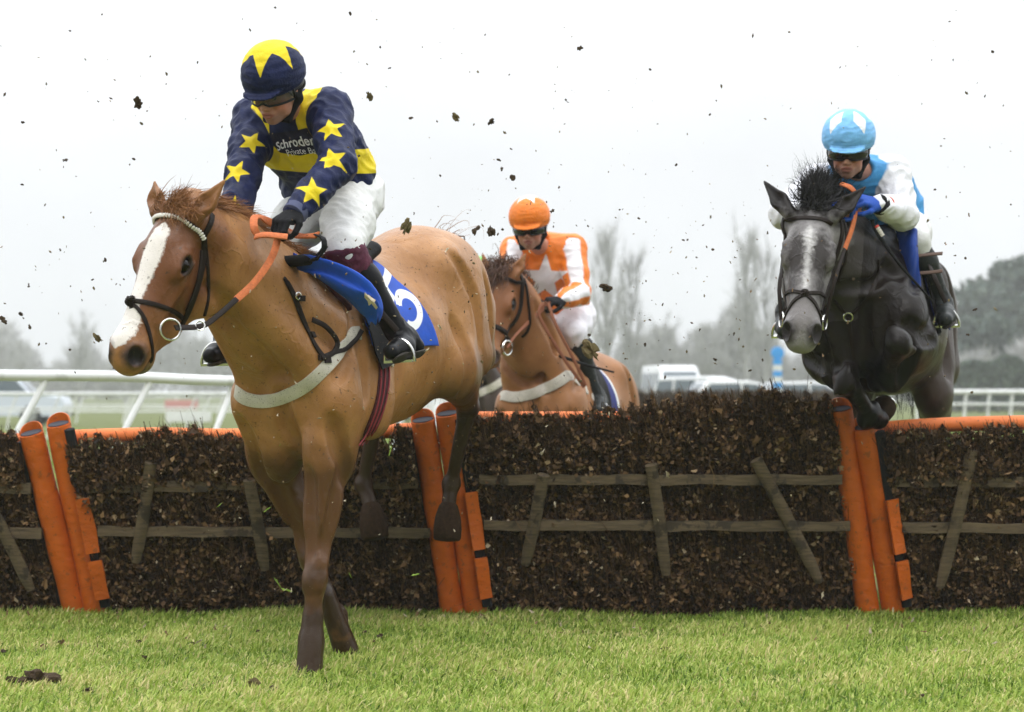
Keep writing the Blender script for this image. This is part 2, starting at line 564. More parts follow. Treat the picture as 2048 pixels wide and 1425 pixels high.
def head_field(F, hz, ears=((0,0,.165),(0,0,.165)), mouth=0.0):
    h, H, k = hz.h, hz.H, hz.hs
    E = lambda c, r, kk=.03, M=None, sub=False: F.ell(h(*c), V(*r) * k * V(1, 1.08, 1.05), H if M is None else H @ M, kk, sub)
    def rot(ax, deg):
        return np.array(Matrix.Rotation(math.radians(deg), 3, ax))
    E((.110, 0, -.075), (.108, .082, .08))
    E((.185, 0, -.065), (.12, .088, .062))
    F.rc(h(.16, 0, -.062), .066*k, h(.51, 0, -.052), .040*k, .04, (H[:, 1], 1.05))
    F.rc(h(.20, 0, -.115), .088*k, h(.52, 0, -.080), .058*k, .05, (H[:, 1], .88))
    F.rc(h(.14, 0, -.205), .098*k, h(.29, 0, -.215), .084*k, .05, (H[:, 1], .78))
    F.rc(h(.24, 0, -.232), .06*k, h(.40, 0, -.198), .044*k, .05, (H[:, 1], .9)); F.rc(h(.40, 0, -.198), .044*k, h(.53, 0, -.136), .032*k, .05, (H[:, 1], .9))
    E((.540, 0, -.070), (.080, .066, .064), .04)
    E((.592, 0, -.088), (.040, .052, .048), .03)
    E((.552, 0, -.146), (.052, .044, .030), .02)
    for sg in (-1, 1):
        E((.205, sg*.060, -.218), (.130, .036, .134), .03)
        E((.208, sg*.078, -.052), (.058, .028, .030), .03)
        F.rc(h(.265, sg*.074, -.098), .012*k, h(.42, sg*.050, -.088), .009*k, .03)
        E((.560, sg*.046, -.052), (.044, .026, .038), .02)
        E((.205, sg*.104, -.052), (.036, .032, .026), .010, None, True)
        F.rc(h(.168, sg*.086, -.040), .0105*k, h(.226, sg*.090, -.036), .0105*k, .014)
        F.rc(h(.180, sg*.093, -.094), .0070*k, h(.240, sg*.088, -.088), .0070*k, .012)
        E((.572, sg*.062, -.036), (.040, .026, .027), .008, rot('Y', 40), True)
        # ears
        fw, ot, el = ears[0 if sg > 0 else 1]
        b0 = V(.034, sg*.080, -.030)
        tip = b0 + nrm(V(-.165, sg*(.03 + ot), .05 + fw)) * el
        ax = nrm(tip - b0); mid = b0 + (tip - b0) * .42
        opn = nrm(V(.15, sg*.35, 1.0)); opn = nrm(opn - ax * (opn @ ax)); sd = np.cross(ax, opn)
        Wd = lambda v: H @ v
        F.rc(h(*b0), .030*k, h(*mid), .036*k, .02, (Wd(opn), .72))
        F.rc(h(*mid), .036*k, h(*tip), .006*k, .012, (Wd(opn), .72))
        c0 = b0 + (tip - b0)*.18 + opn*.028; c1 = mid + opn*.026; c2 = b0 + (tip-b0)*.86 + opn*.010
        F.rc(h(*c0), .012*k, h(*c1), .027*k, .008, (Wd(opn), .9), True)
        F.rc(h(*c1), .027*k, h(*c2), .006*k, .008, (Wd(opn), .9), True)
    if True:
        E((.585, 0, -.118 - mouth*.3), (.062, .075, .006), .008, rot('Y', -8), True)

def leg_fore(F0, hz, sg, J, th=1.0):
    """J: elbow, knee, fetlock, coronet, toe (world)"""
    class _T:                      # the same limb, thickened by th
        def rc(s_, a, ra, b, rb, k=.04, flat=None): F0.rc(a, ra*th, b, rb*th, k, flat)
        def ell(s_, c, r, M=None, k=.05): F0.ell(c, V(*r)*th, M, k)
    F = _T()
    e, kn, fe, co, toe = [np.asarray(q) for q in J]
    sh = hz.T(.27, sg*.165, -.50)
    l = hz.l
    d1 = nrm(kn - e); fr = nrm(hz.f - d1 * (hz.f @ d1))
    F.rc(sh, .115, e + fr*.01, .105, .06, (l, .72))
    F.rc(e + fr*.015 - d1*.02, .098, lerp(e, kn, .45), .064, .05, (l, .88))
    F.rc(lerp(e, kn, .1) - fr*.035, .07, lerp(e, kn, .6), .05, .05)
    F.rc(lerp(e, kn, .1) + fr*.035 + l*sg*.02, .06, lerp(e, kn, .55) + fr*.01, .042, .04)
    F.rc(lerp(e, kn, .4), .062, kn, .043, .03)
    F.ell(kn + fr*.006, (.045, .046, .056), np.stack([fr, l, d1], 1), .014)
    for q in (-1, 1): F.ell(kn + l*q*.030 - d1*.02, (.026, .020, .022), np.stack([fr, l, d1], 1), .010); F.ell(kn + l*q*.026 + d1*.032 + fr*.012, (.022, .018, .018), np.stack([fr, l, d1], 1), .010)
    F.rc(kn - fr*.035 + d1*.005, .018, kn - fr*.01 + d1*.05, .02, .02)
    d2 = nrm(fe - kn); f2 = nrm(hz.f - d2 * (hz.f @ d2))
    F.rc(kn, .038, fe, .030, .025)
    F.rc(kn + d2*.05 - f2*.034, .017, fe - f2*.028, .019, .012)
    F.ell(fe - f2*.006, (.048, .044, .046), np.stack([f2, l, d2], 1), .02)
    F.rc(fe, .040, co, .042, .025)

def leg_hind(F, hz, sg, J):
    """J: stifle, hock, fetlock, coronet, toe"""
    st, ho, fe, co, toe = [np.asarray(q) for q in J]
    l = hz.l
    hip = hz.T(-1.0, sg*.15, -.32); but = hz.T(-1.22, sg*.12, -.42)
    F.rc(hip, .20, st, .125, .09, (l, .62))
    F.rc(but, .125, lerp(st, ho, .28), .085, .09, (l, .75))
    F.rc(st, .125, lerp(st, ho, .55), .078, .05, (l, .75))
    d1 = nrm(ho - st); bk = -hz.f; bk = nrm(bk - d1 * (bk @ d1))
    F.rc(lerp(st, ho, .3) + bk*.03, .07, lerp(st, ho, .75), .048, .04)
    F.rc(lerp(st, ho, .45), .072, ho, .046, .03)
    d2 = nrm(fe - ho); b2 = -d1 - d2*((-d1) @ d2); b2 = nrm(nrm(d1) - d2 * (d1 @ d2))   # points out behind the hock
    pt = ho + b2*.055 - d2*.045
    F.rc(pt, .024, ho + b2*.02 + d2*.06, .03, .02)
    F.rc(lerp(st, ho, .62) + b2*.04, .016, pt, .019, .02)
    F.ell(ho, (.060, .047, .066), np.stack([b2, np.cross(d2, b2), d2], 1), .02)
    F.rc(ho, .040, fe, .027, .025)
    F.rc(ho + d2*.06 + b2*.022, .019, fe + b2*.022, .019, .02)
    F.ell(fe + b2*.006, (.050, .045, .048), np.stack([b2, np.cross(d2, b2), d2], 1), .016)
    F.rc(fe, .034, co, .034, .018)

def trunk_field(F, hz):
    T, M = hz.T, hz.M
    E = lambda c, r, k=.08, M2=None: F.ell(T(*c), r, M if M2 is None else M @ M2, k)
    def rot(ax, deg): return np.array(Matrix.Rotation(math.radians(deg), 3, ax))
    E((-.12, 0, -.42), (.42, .250, .345))
    E((-.50, 0, -.435), (.46, .285, .330))
    E((-.82, 0, -.32), (.30, .235, .255))
    F.rc(T(.02, 0, -.075), .06, T(-.32, 0, -.15), .075, .12)
    F.rc(T(-.3, 0, -.15), .07, T(-.85, 0, -.10), .07, .10)
    E((.16, 0, -.46), (.25, .235, .29))
    for sg in (-1, 1):
        E((-.93, sg*.095, -.240), (.31, .165, .220), .09)
        E((-1.08, sg*.125, -.44), (.20, .140, .27), .06)
        E((-.82, sg*.185, -.14), (.09, .055, .06), .09)            # point of hip
        F.rc(T(-1.18, sg*.06, -.20), .06, T(-1.26, sg*.10, -.42), .085, .06)
        E((.255, sg*.112, -.60), (.120, .112, .22), .022)           # breast muscles
        F.rc(T(-.03, sg*.10, -.13), .10, T(.27, sg*.190, -.47), .125, .06, (hz.l, .6))
        F.rc(T(-.10, sg*.12, -.22), .10, T(.05, sg*.205, -.56), .13, .06, (hz.l, .55))     # triceps
        E((.295, sg*.185, -.48), (.070, .060, .095), .028)            # point of shoulder
        F.rc(T(-.86, sg*.20, -.18), .055, T(-.80, sg*.245, -.60), .060, .030, (hz.l, .6))
        F.rc(T(-.98, sg*.17, -.14), .060, T(-1.00, sg*.255, -.58), .085, .030, (hz.l, .55))
        F.rc(T(-1.19, sg*.10, -.20), .050, T(-1.17, sg*.185, -.62), .080, .028, (hz.l, .7))
        F.rc(T(-.16, sg*.175, -.30), .05, T(.02, sg*.235, -.52), .075, .022, (hz.l, .6))      # triceps edge
        F.rc(T(.06, sg*.10, -.16), .035, T(.24, sg*.200, -.44), .05, .025, (hz.l, .8))        # shoulder blade edge
    E((-.88, 0, -.16), (.30, .12, .15), .10)
    F.rc(T(-1.16, 0, -.18), .06, T(-1.29, 0, -.28), .045, .05)     # dock

def neck_field(F, hz, crest=0.05, r0=.245):
    T, h = hz.T, hz.h
    a = T(.10, 0, -.31); b = h(.02, 0, -.115)
    m1 = lerp(a, b, .40) + hz.u*crest*.8; m2 = lerp(a, b, .72) + hz.u*crest
    lat = nrm(hz.l + hz.H[:, 1])
    rs = [r0+.01, .228, .178, .120]
    pts = [a, m1, m2, b]
    qs = [.62, .58, .62]
    for i in range(3):
        F.rc(pts[i], rs[i], pts[i+1], rs[i+1], .07, (lerp(hz.l, hz.H[:, 1], i/2.5), qs[i]))
    # crest line and throat muscles
    top = [T(-.02, 0, -.07), m1 + nrm(np.cross(lat, nrm(b-a)))*-.14, m2 + nrm(np.cross(lat, nrm(b-a)))*-.115, h(.01, 0, -.075)]
    up = nrm(np.cross(nrm(b-a), lat))
    if up[2] < 0: up = -up
    top[1] = m1 + up*.150; top[2] = m2 + up*.112
    F.chain(top, [.06, .05, .042, .042], .06)
    hz.crest = [T(-.02, 0, -.01), top[1] + up*.045, top[2] + up*.042, h(.005, 0, -.03)]
    for sg in (-1, 1):
        F.rc(h(.10, sg*.05, -.20), .055, T(.27, sg*.13, -.42), .095, .05)
        F.rc(h(.04, sg*.055, -.10), .06, T(.12, sg*.13, -.28), .085, .06)

def on_surface(F, p, it=6):
    p = np.atleast_2d(np.asarray(p, float)).copy(); e = .004
    for _ in range(it):
        d = F.value(p); g = np.stack([F.value(p + e*np.eye(3)[i]) - F.value(p - e*np.eye(3)[i]) for i in range(3)], 1) / (2*e)
        p = p - g * (np.clip(d, -.06, .06) / np.maximum((g*g).sum(1), .2))[:, None]
    return p

def grooves(F, hz):
    """creases between the muscles"""
    T, h = hz.T, hz.h; L = []
    for sg in (-1, 1):
        L += [([h(.13, sg*.06, -.26), lerp(h(.13, sg*.06, -.26), T(.31, sg*.10, -.36), .5), T(.31, sg*.10, -.36)], .016),
              ([T(-.20, sg*.22, -.22), T(-.13, sg*.25, -.48), T(-.06, sg*.25, -.70)], .016),
              ([T(.00, sg*.11, -.10), T(.17, sg*.19, -.28), T(.33, sg*.20, -.40)], .013),
              ([T(.37, sg*.19, -.52), T(.36, sg*.19, -.66), T(.30, sg*.20, -.82)], .020),
              ([T(.10, sg*.24, -.22), T(.16, sg*.25, -.36), T(.22, sg*.26, -.50)], .010),
              ([T(-.68, sg*.27, -.36), T(-.70, sg*.28, -.50), T(-.68, sg*.26, -.66)], .018),
              ([T(-1.06, sg*.24, -.24), T(-1.08, sg*.27, -.45), T(-1.04, sg*.28, -.66)], .015),
              ([T(-.80, sg*.22, -.10), T(-.90, sg*.26, -.30), T(-.88, sg*.28, -.52)], .014)]
    L.append(([T(.42, 0, -.42), T(.42, 0, -.58), T(.36, 0, -.80)], .020))
    for sg, J in hz.fore_:
        e, kn = np.asarray(J[0]), np.asarray(J[1]); d1 = nrm(kn - e); fr = nrm(hz.f - d1*(hz.f @ d1))
        L.append(([lerp(e, kn, .12) + hz.l*sg*.08 + fr*.03, lerp(e, kn, .45) + hz.l*sg*.06 + fr*.025, lerp(e, kn, .8) + hz.l*sg*.045 + fr*.015], .011))
        L.append(([lerp(e, kn, .15) + fr*.09 - hz.l*sg*.02, lerp(e, kn, .5) + fr*.07 - hz.l*sg*.015, lerp(e, kn, .85) + fr*.05 - hz.l*sg*.01], .009))
    for pts, r in L:
        q = on_surface(F, np.array(spline(pts, 16)))
        for _ in range(4): q[1:-1] = (q[:-2] + 2*q[1:-1] + q[2:]) / 4
        hz_gr.append((q, r))
    for q, r in hz_gr:
        n = len(q)
        for i in range(n-1):
            a = math.sin(math.pi*(i+.35)/n); b = math.sin(math.pi*(i+1.35)/n)
            F.rc(q[i], r*(.2 + .65*a), q[i+1], r*(.2 + .65*b), .045, None, True)
    hz_gr.clear()
hz_gr = []

def horse_mesh(hz, fore, hind, ears=((0,0,.165),(0,0,.165)), h_body=.010, h_head=.0045, crest=.05, extra=None, mouth=0., th=1.0):
    F = Field(); hz.fore_ = fore
    trunk_field(F, hz)
    for sg, J in fore: leg_fore(F, hz, sg, J, th)
    for sg, J in hind: leg_hind(F, hz, sg, J)
    neck_field(F, hz, crest)
    head_field(F, hz, ears, mouth)
    if extra: extra(F, hz)
    grooves(F, hz)
    hz.F = F
    hd = hz.h(.27, 0, -.1); ndir = nrm(hz.T(.1, 0, -.3) - hz.h(.1, 0, -.1))
    def is_head(c):
        q = ((c - hz.poll) @ hz.H) / hz.hs
        return (q[:, 0] > -.22) & (q[:, 0] < .8) & ((c - hz.h(.1, 0, -.1)) @ ndir < .14) & (np.abs(q[:, 1]) < .3) & (q[:, 2] < .25)
    body = F.mesh(h_body, keep=lambda c: ~((((c - hz.h(.1,0,-.1)) @ ndir) < .132) & is_head(c)))
    R = .48
    head = F.mesh(h_head, box=(hd - R, hd + R), keep=is_head)
    return merge_meshes([body, head])

def hair_mesh(name, roots, tips, mats, parent, width=.006, segs=5, sag=0.0, curl=.02, seed=1, nor=None):
    """strands: ribbons from roots to tips with a mid bow"""
    r = np.random.default_rng(seed)
    n = len(roots); roots = np.asarray(roots); tips = np.asarray(tips)
    t = np.linspace(0, 1, segs)[None, :, None]
    bow = r.normal(0, curl, (n, 1, 3)); bow[:, :, 2] -= sag
    ph = r.uniform(-1, 1, (n, 1, 3)) * curl * .5
    pts = roots[:, None] * (1-t) + tips[:, None] * t + bow * (4*t*(1-t)) + ph * np.sin(t*math.pi*2)
    tan = np.gradient(pts, axis=1); tan /= np.linalg.norm(tan, axis=2, keepdims=True) + 1e-9
    rnd = r.normal(0, 1, (n, 1, 3)) + (0 if nor is None else np.asarray(nor) * 0)
    view = np.array([0, -1.0, 0]) + r.normal(0, .5, (n, 1, 3))
    sd = np.cross(tan, view); sd /= np.linalg.norm(sd, axis=2, keepdims=True) + 1e-9
    ww = width * (1 - .85*t**1.5) * r.uniform(.6, 1.2, (n, 1, 1))
    Lp = pts + sd*ww/2; Rp = pts - sd*ww/2
    v = np.stack([Lp, Rp], 2).reshape(-1, 3)
    base = (np.arange(n) * segs * 2)[:, None] + (np.arange(segs-1) * 2)[None]
    q = np.stack([base, base+1, base+3, base+2], -1).reshape(-1, 4)
    me = mesh_np(name, v, quads=q)
    return link(name, me, parent, mats)

def hoof(co, toe, mats, parent, r=.052):
    """hoof from the coronet to the ground edge at the toe"""
    co = np.asarray(co); toe = np.asarray(toe)
    d = toe - co; L = np.linalg.norm(d); d = d / L
    mb = MB()
    mb.tube([co - d*.014, co, lerp(co, toe, .30), lerp(co, toe, .65), toe - d*.012, toe - d*.003, toe], [r*.50, r*.68, r*.92, r*1.03, r*1.0, r*.90, r*.62], n=18)
    return mb.build('hoof', mats, parent)

def eyes(hz, mats, parent, dark=True):
    for sg in (-1, 1):
        c = hz.h(.205, sg*.0745, -.064)
        v, q = sphere_np(c, .0290*hz.hs, 24, 16)
        link('eye', mesh_np('eye', v, quads=q), parent, mats)

def sphere_np(c, r, nu=16, nv=10, M=None, sc=(1, 1, 1)):
    u = np.linspace(0, 2*np.pi, nu, endpoint=False); t = np.linspace(0.001, np.pi-.001, nv)
    U, Tt = np.meshgrid(u, t)
    p = np.stack([np.sin(Tt)*np.cos(U), np.sin(Tt)*np.sin(U), np.cos(Tt)], -1).reshape(-1, 3) * np.array(sc) * r
    if M is not None: p = p @ np.asarray(M).T
    q = []
    for i in range(nv-1):
        for j in range(nu):
            q.append((i*nu+j, (i+1)*nu+j, (i+1)*nu+(j+1) % nu, i*nu+(j+1) % nu))
    return p + np.asarray(c), np.array(q)
# ------------------------------------------------------------------ tack helpers
def strap(mb, bvh, px, width, n=24, off=.004, thick=.003, mi=0, pre=(), post=()):
    """strap over a body along photo pixels; pre/post are world points for the stretch round the far side"""
    pts = []; nr = []
    for q in pre:
        p, m_ = near(bvh, q, off); pts.append(p); nr.append(m_)
    sp = spline([V(a, b, 0) for a, b in px], n)
    for q in sp:
        p, m_ = hit(bvh, q[0], q[1])
        if p is None or (pts and np.linalg.norm(p - pts[-1]) > .7): continue
        pts.append(p + m_ * off); nr.append(m_)
    for q in post:
        p, m_ = near(bvh, q, off); pts.append(p); nr.append(m_)
    if len(pts) < 2: return pts
    # smooth
    for _ in range(2):
        pts = [pts[0]] + [(pts[i-1] + 2*pts[i] + pts[i+1]) / 4 for i in range(1, len(pts)-1)] + [pts[-1]]
        nr = [nr[0]] + [nrm(nr[i-1] + 2*nr[i] + nr[i+1]) for i in range(1, len(nr)-1)] + [nr[-1]]
    mb.ribbon(pts, nr, width, thick, mi)
    return pts

def ring_pts(c, r, ax, n=24, a0=0, a1=2*math.pi):
    ax = nrm(ax); u = nrm(np.cross(ax, V(.3, .2, 1))); w_ = np.cross(ax, u)
    return [np.asarray(c) + r*(math.cos(t)*u + math.sin(t)*w_) for t in np.linspace(a0, a1, n)]

def patch(bvh, fn, nu, nv, off, thick=.006):
    """cloth sheet fn(u,v)->point, pulled onto the body and lifted by off; returns verts, quads, uv"""
    top = []; uv = []
    for i in range(nu):
        for j in range(nv):
            u, v = i/(nu-1), j/(nv-1)
            p, n_ = near(bvh, fn(u, v), off if np.isscalar(off) else off(u, v)); top.append(p); uv.append((u, v))
    top = np.array(top).reshape(nu, nv, 3)
    for _ in range(2):
        t2 = top.copy(); t2[1:-1, 1:-1] = (top[:-2, 1:-1] + top[2:, 1:-1] + top[1:-1, :-2] + top[1:-1, 2:] + 2*top[1:-1, 1:-1]) / 6; top = t2
    du = np.gradient(top, axis=0); dv = np.gradient(top, axis=1)
    nn = np.cross(du, dv); nn /= np.linalg.norm(nn, axis=2, keepdims=True) + 1e-9
    ctr = np.array([near(bvh, p)[1] for p in top.reshape(-1, 3)[::7]])
    if (nn.reshape(-1, 3)[::7] * ctr).sum() < 0: nn = -nn
    bot = top - nn * thick
    v = np.concatenate([top.reshape(-1, 3), bot.reshape(-1, 3)]); N = nu*nv
    q = []
    for i in range(nu-1):
        for j in range(nv-1):
            a = i*nv+j; q.append((a, a+1, a+nv+1, a+nv)); q.append((N+a, N+a+nv, N+a+nv+1, N+a+1))
    for i in range(nu-1):
        for j in (0, nv-1):
            a = i*nv+j; q.append((a, a+nv, N+a+nv, N+a))
    for j in range(nv-1):
        for i in (0, nu-1):
            a = i*nv+j; q.append((a, a+1, N+a+1, N+a))
    return v, np.array(q), np.array(uv + uv)

def sd_poly(px, poly):
    """signed distance to a polygon, > 0 inside; px (n,2)"""
    px = np.asarray(px, float); poly = np.asarray(poly, float)
    d = np.full(len(px), 1e9); ins = np.zeros(len(px), bool)
    n = len(poly)
    for i in range(n):
        a, b = poly[i], poly[(i+1) % n]
        e = b - a; w_ = px - a
        t = np.clip((w_ @ e) / max(e @ e, 1e-12), 0, 1)
        d = np.minimum(d, np.linalg.norm(w_ - np.outer(t, e), axis=1))
        c = ((a[1] > px[:, 1]) != (b[1] > px[:, 1]))
        with np.errstate(divide='ignore', invalid='ignore'):
            xi = (b[0]-a[0]) * (px[:, 1]-a[1]) / ((b[1]-a[1]) if b[1] != a[1] else 1e-12) + a[0]
        ins ^= c & (px[:, 0] < xi)
    return np.where(ins, d, -d)

def star_poly(r1=1.0, r2=.42, n=5, rot=0.0):
    out = []
    for i in range(2*n):
        a = rot + math.pi/2 + math.pi*i/n; r = r1 if i % 2 == 0 else r2
        out.append((r*math.cos(a), r*math.sin(a)))
    return np.array(out)

def grid_obj_uv(nu, nv):
    q = []
    for i in range(nu-1):
        for j in range(nv-1):
            a = i*nv+j; q.append((a, a+1, a+nv+1, a+nv))
    return np.array(q)
# ------------------------------------------------------------------ ground and grass
m_turf = mat('turf', (.15, .17, .055), rough=.9, spec=.1, col2=(.085, .10, .03), nscale=1.3, bump=.5, bscale=30)
gx = np.concatenate([np.linspace(-400, -12, 14), np.linspace(-8, 8, 60), np.linspace(12, 400, 14)])
gy = np.concatenate([[-60, -20, 0, 4], np.linspace(5.5, 14, 60), np.geomspace(16, 900, 24)])
GX, GY = np.meshgrid(gx, gy, indexing='ij')
def ground_z(x, y):
    return .012*np.sin(2.1*x + .7*y)*np.cos(1.7*y - .5*x) + .007*np.sin(5.3*x - 2*y + 1)
GZ = np.where((np.abs(GX) < 9) & (GY > 5) & (GY < 14.5), ground_z(GX, GY), 0)
gv = np.stack([GX, GY, GZ], -1).reshape(-1, 3)
tag(link('ground', mesh_np('ground', gv, quads=grid_obj_uv(len(gx), len(gy))[:, ::-1]), None, [m_turf]), kind='structure')

def attr_ramp_mat(name, stops, rough=.7, spec=.25, trans=.0, sss=0):
    m = bpy.data.materials.new(name); m.use_nodes = True
    N = m.node_tree.nodes; Lk = m.node_tree.links; b = N['Principled BSDF']
    at = N.new('ShaderNodeAttribute'); at.attribute_name = 'hue'
    r = N.new('ShaderNodeValToRGB'); els = r.color_ramp.elements
    els[0].position = stops[0][0]; els[0].color = (*stops[0][1], 1)
    els[1].position = stops[-1][0]; els[1].color = (*stops[-1][1], 1)
    for p_, c in stops[1:-1]:
        e_ = els.new(p_); e_.color = (*c, 1)
    Lk.new(at.outputs['Fac'], r.inputs[0]); Lk.new(r.outputs[0], b.inputs['Base Color'])
    b.inputs['Roughness'].default_value = rough; b.inputs['Specular IOR Level'].default_value = spec
    if trans > 0:      # thin leaves let some light through
        tr_ = N.new('ShaderNodeBsdfTranslucent'); mxs = N.new('ShaderNodeMixShader'); mxs.inputs[0].default_value = trans
        Lk.new(r.outputs[0], tr_.inputs['Color']); Lk.new(b.outputs[0], mxs.inputs[1]); Lk.new(tr_.outputs[0], mxs.inputs[2])
        Lk.new(mxs.outputs[0], N['Material Output'].inputs['Surface'])
    return m

def blades(name, n, xr, yr, hgt, width, seed, mats, keep=None, segs=4, lean=(.012, .0), hue=0.0):
    r = np.random.default_rng(seed)
    y = np.sqrt(r.uniform(yr[0]**2, yr[1]**2, n)); x = r.uniform(-1, 1, n) * (y * xr + .25)
    if keep is not None:
        k_ = keep(x, y, r); x, y = x[k_], y[k_]
    n = len(x)
    clump = .5 + .5*np.sin(3.1*x + 1.3*np.sin(2.2*y))*np.sin(4.7*y + 1.7*np.sin(1.9*x)) ; clump2 = .5 + .5*np.sin(11*x + 2*np.sin(9*y))*np.sin(13*y + np.sin(7*x))
    H = hgt * r.uniform(.45, 1.1, n) * (.75 + .3*clump + .25*clump2)
    az = r.uniform(0, 2*np.pi, n); ln = H * np.abs(r.normal(.70, .5, n))
    dirx = np.cos(az)*ln + lean[0]*(.4 + clump); diry = np.sin(az)*ln + lean[1]
    t = np.linspace(0, 1, segs)
    base = np.stack([x, y, ground_z(x, y) - .004], 1)
    P3 = base[:, None] + np.stack([dirx[:, None]*t**1.7, diry[:, None]*t**1.7, H[:, None]*(1.25*t - .35*t*t*(1 + ln/H)[:, None])], -1)
    wv = np.stack([np.cos(az + 1.3), np.sin(az + 1.3)*.6, np.zeros(n)], 1)
    wv[:, 0] += np.sign(wv[:, 0])*.3
    wd = width * r.uniform(.6, 1.3, n)[:, None] * (1 - t[None]**2*.92)
    Lp = P3 + wv[:, None]*wd[..., None]/2; Rp = P3 - wv[:, None]*wd[..., None]/2
    v = np.stack([Lp, Rp], 2).reshape(-1, 3)
    b0 = (np.arange(n)*segs*2)[:, None] + (np.arange(segs-1)*2)[None]
    q = np.stack([b0, b0+1, b0+3, b0+2], -1).reshape(-1, 4)
    me = mesh_np(name, v, quads=q)
    worn = np.max([np.exp(-(((x - a_)/sx)**2 + ((y - b_)/sy)**2)) for a_, b_, sx, sy in ((-1.05, 7.12, .16, .12), (-1.72, 7.10, .30, .14), (-.92, 7.62, .14, .12), (.45, 8.7, .35, .12), (-.30, 9.2, .5, .12), (1.2, 7.3, .22, .12), (-1.9, 8.4, .3, .15))], 0)
    hv = np.clip(r.normal(.49, .25, n) + hue - .16*np.clip((y - 9.1)/.5, 0, 1) + .22*(clump - .5) + .16*(clump2-.5), 0, 1)  # blades darken towards the hurdle foot, its shade put into their colour
    hv = np.where(r.uniform(0, 1, n) < worn*.55, r.uniform(.78, 1, n), hv - .12*worn)
    set_attr(me, 'hue', np.repeat(np.clip(hv, 0, 1), segs*2))
    return link(name, me, None, mats)

m_grass = attr_ramp_mat('grass_blades', [(0, (.07, .14, .012)), (.25, (.20, .31, .028)), (.50, (.365, .485, .078)), (.72, (.55, .575, .165)), (1, (.72, .60, .30))], rough=.55, spec=.35, trans=.35)
g1 = blades('grass', 200000, .275, (6.35, 9.72), .064, .0058, 3, [m_grass])
tag(g1, 'short winter turf, mixed green and straw', kind='stuff')
g2 = blades('grass', 26000, .27, (9.62, 10.1), .10, .0055, 4, [m_grass], hue=-.10)  # lower hue paints the hurdle's shade into these blades
tag(g2, kind='stuff')
g3 = blades('grass', 60000, .27, (11, 60), .07, .02, 5, [m_grass], segs=3)
tag(g3, kind='stuff')
# ------------------------------------------------------------------ hurdles
m_orange = mat('orange_vinyl', (.58, .118, .009), rough=.48, spec=.4, noise=.12, nscale=8, bump=.35, bscale=22, stretch=(1, 1, 2.2), dirt=[((.20, .07, .02), 22, .6, .60), ((.10, .05, .02), 70, .7, .64), ((.75, .45, .25), 130, .5, .70)], bump2=(.3, 14, .02, (1, 1, 2.2)))
m_orail = mat('orange_rail_foam', (.80, .20, .045), rough=.6, noise=.15, nscale=8, bump=.3, bscale=30, dirt=((.12, .07, .04), 40, .7, .62))
m_velcro = mat('black_velcro', (.010, .010, .011), rough=.9)
m_foam = mat('grey_foam_core', (.045, .045, .055), rough=.9, bump=.3, bscale=60)
m_wood = mat('weathered_timber', (.125, .090, .050), rough=.85, noise=.5, nscale=14, bump=.5, bscale=40, stretch=(.6, 1, 6), dirt=((.03, .022, .014), 9, .8, .55))
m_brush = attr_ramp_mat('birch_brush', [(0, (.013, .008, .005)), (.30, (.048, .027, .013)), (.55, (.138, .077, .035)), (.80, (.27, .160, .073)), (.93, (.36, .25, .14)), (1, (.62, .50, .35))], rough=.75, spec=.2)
YB, YT = 9.65, 9.42
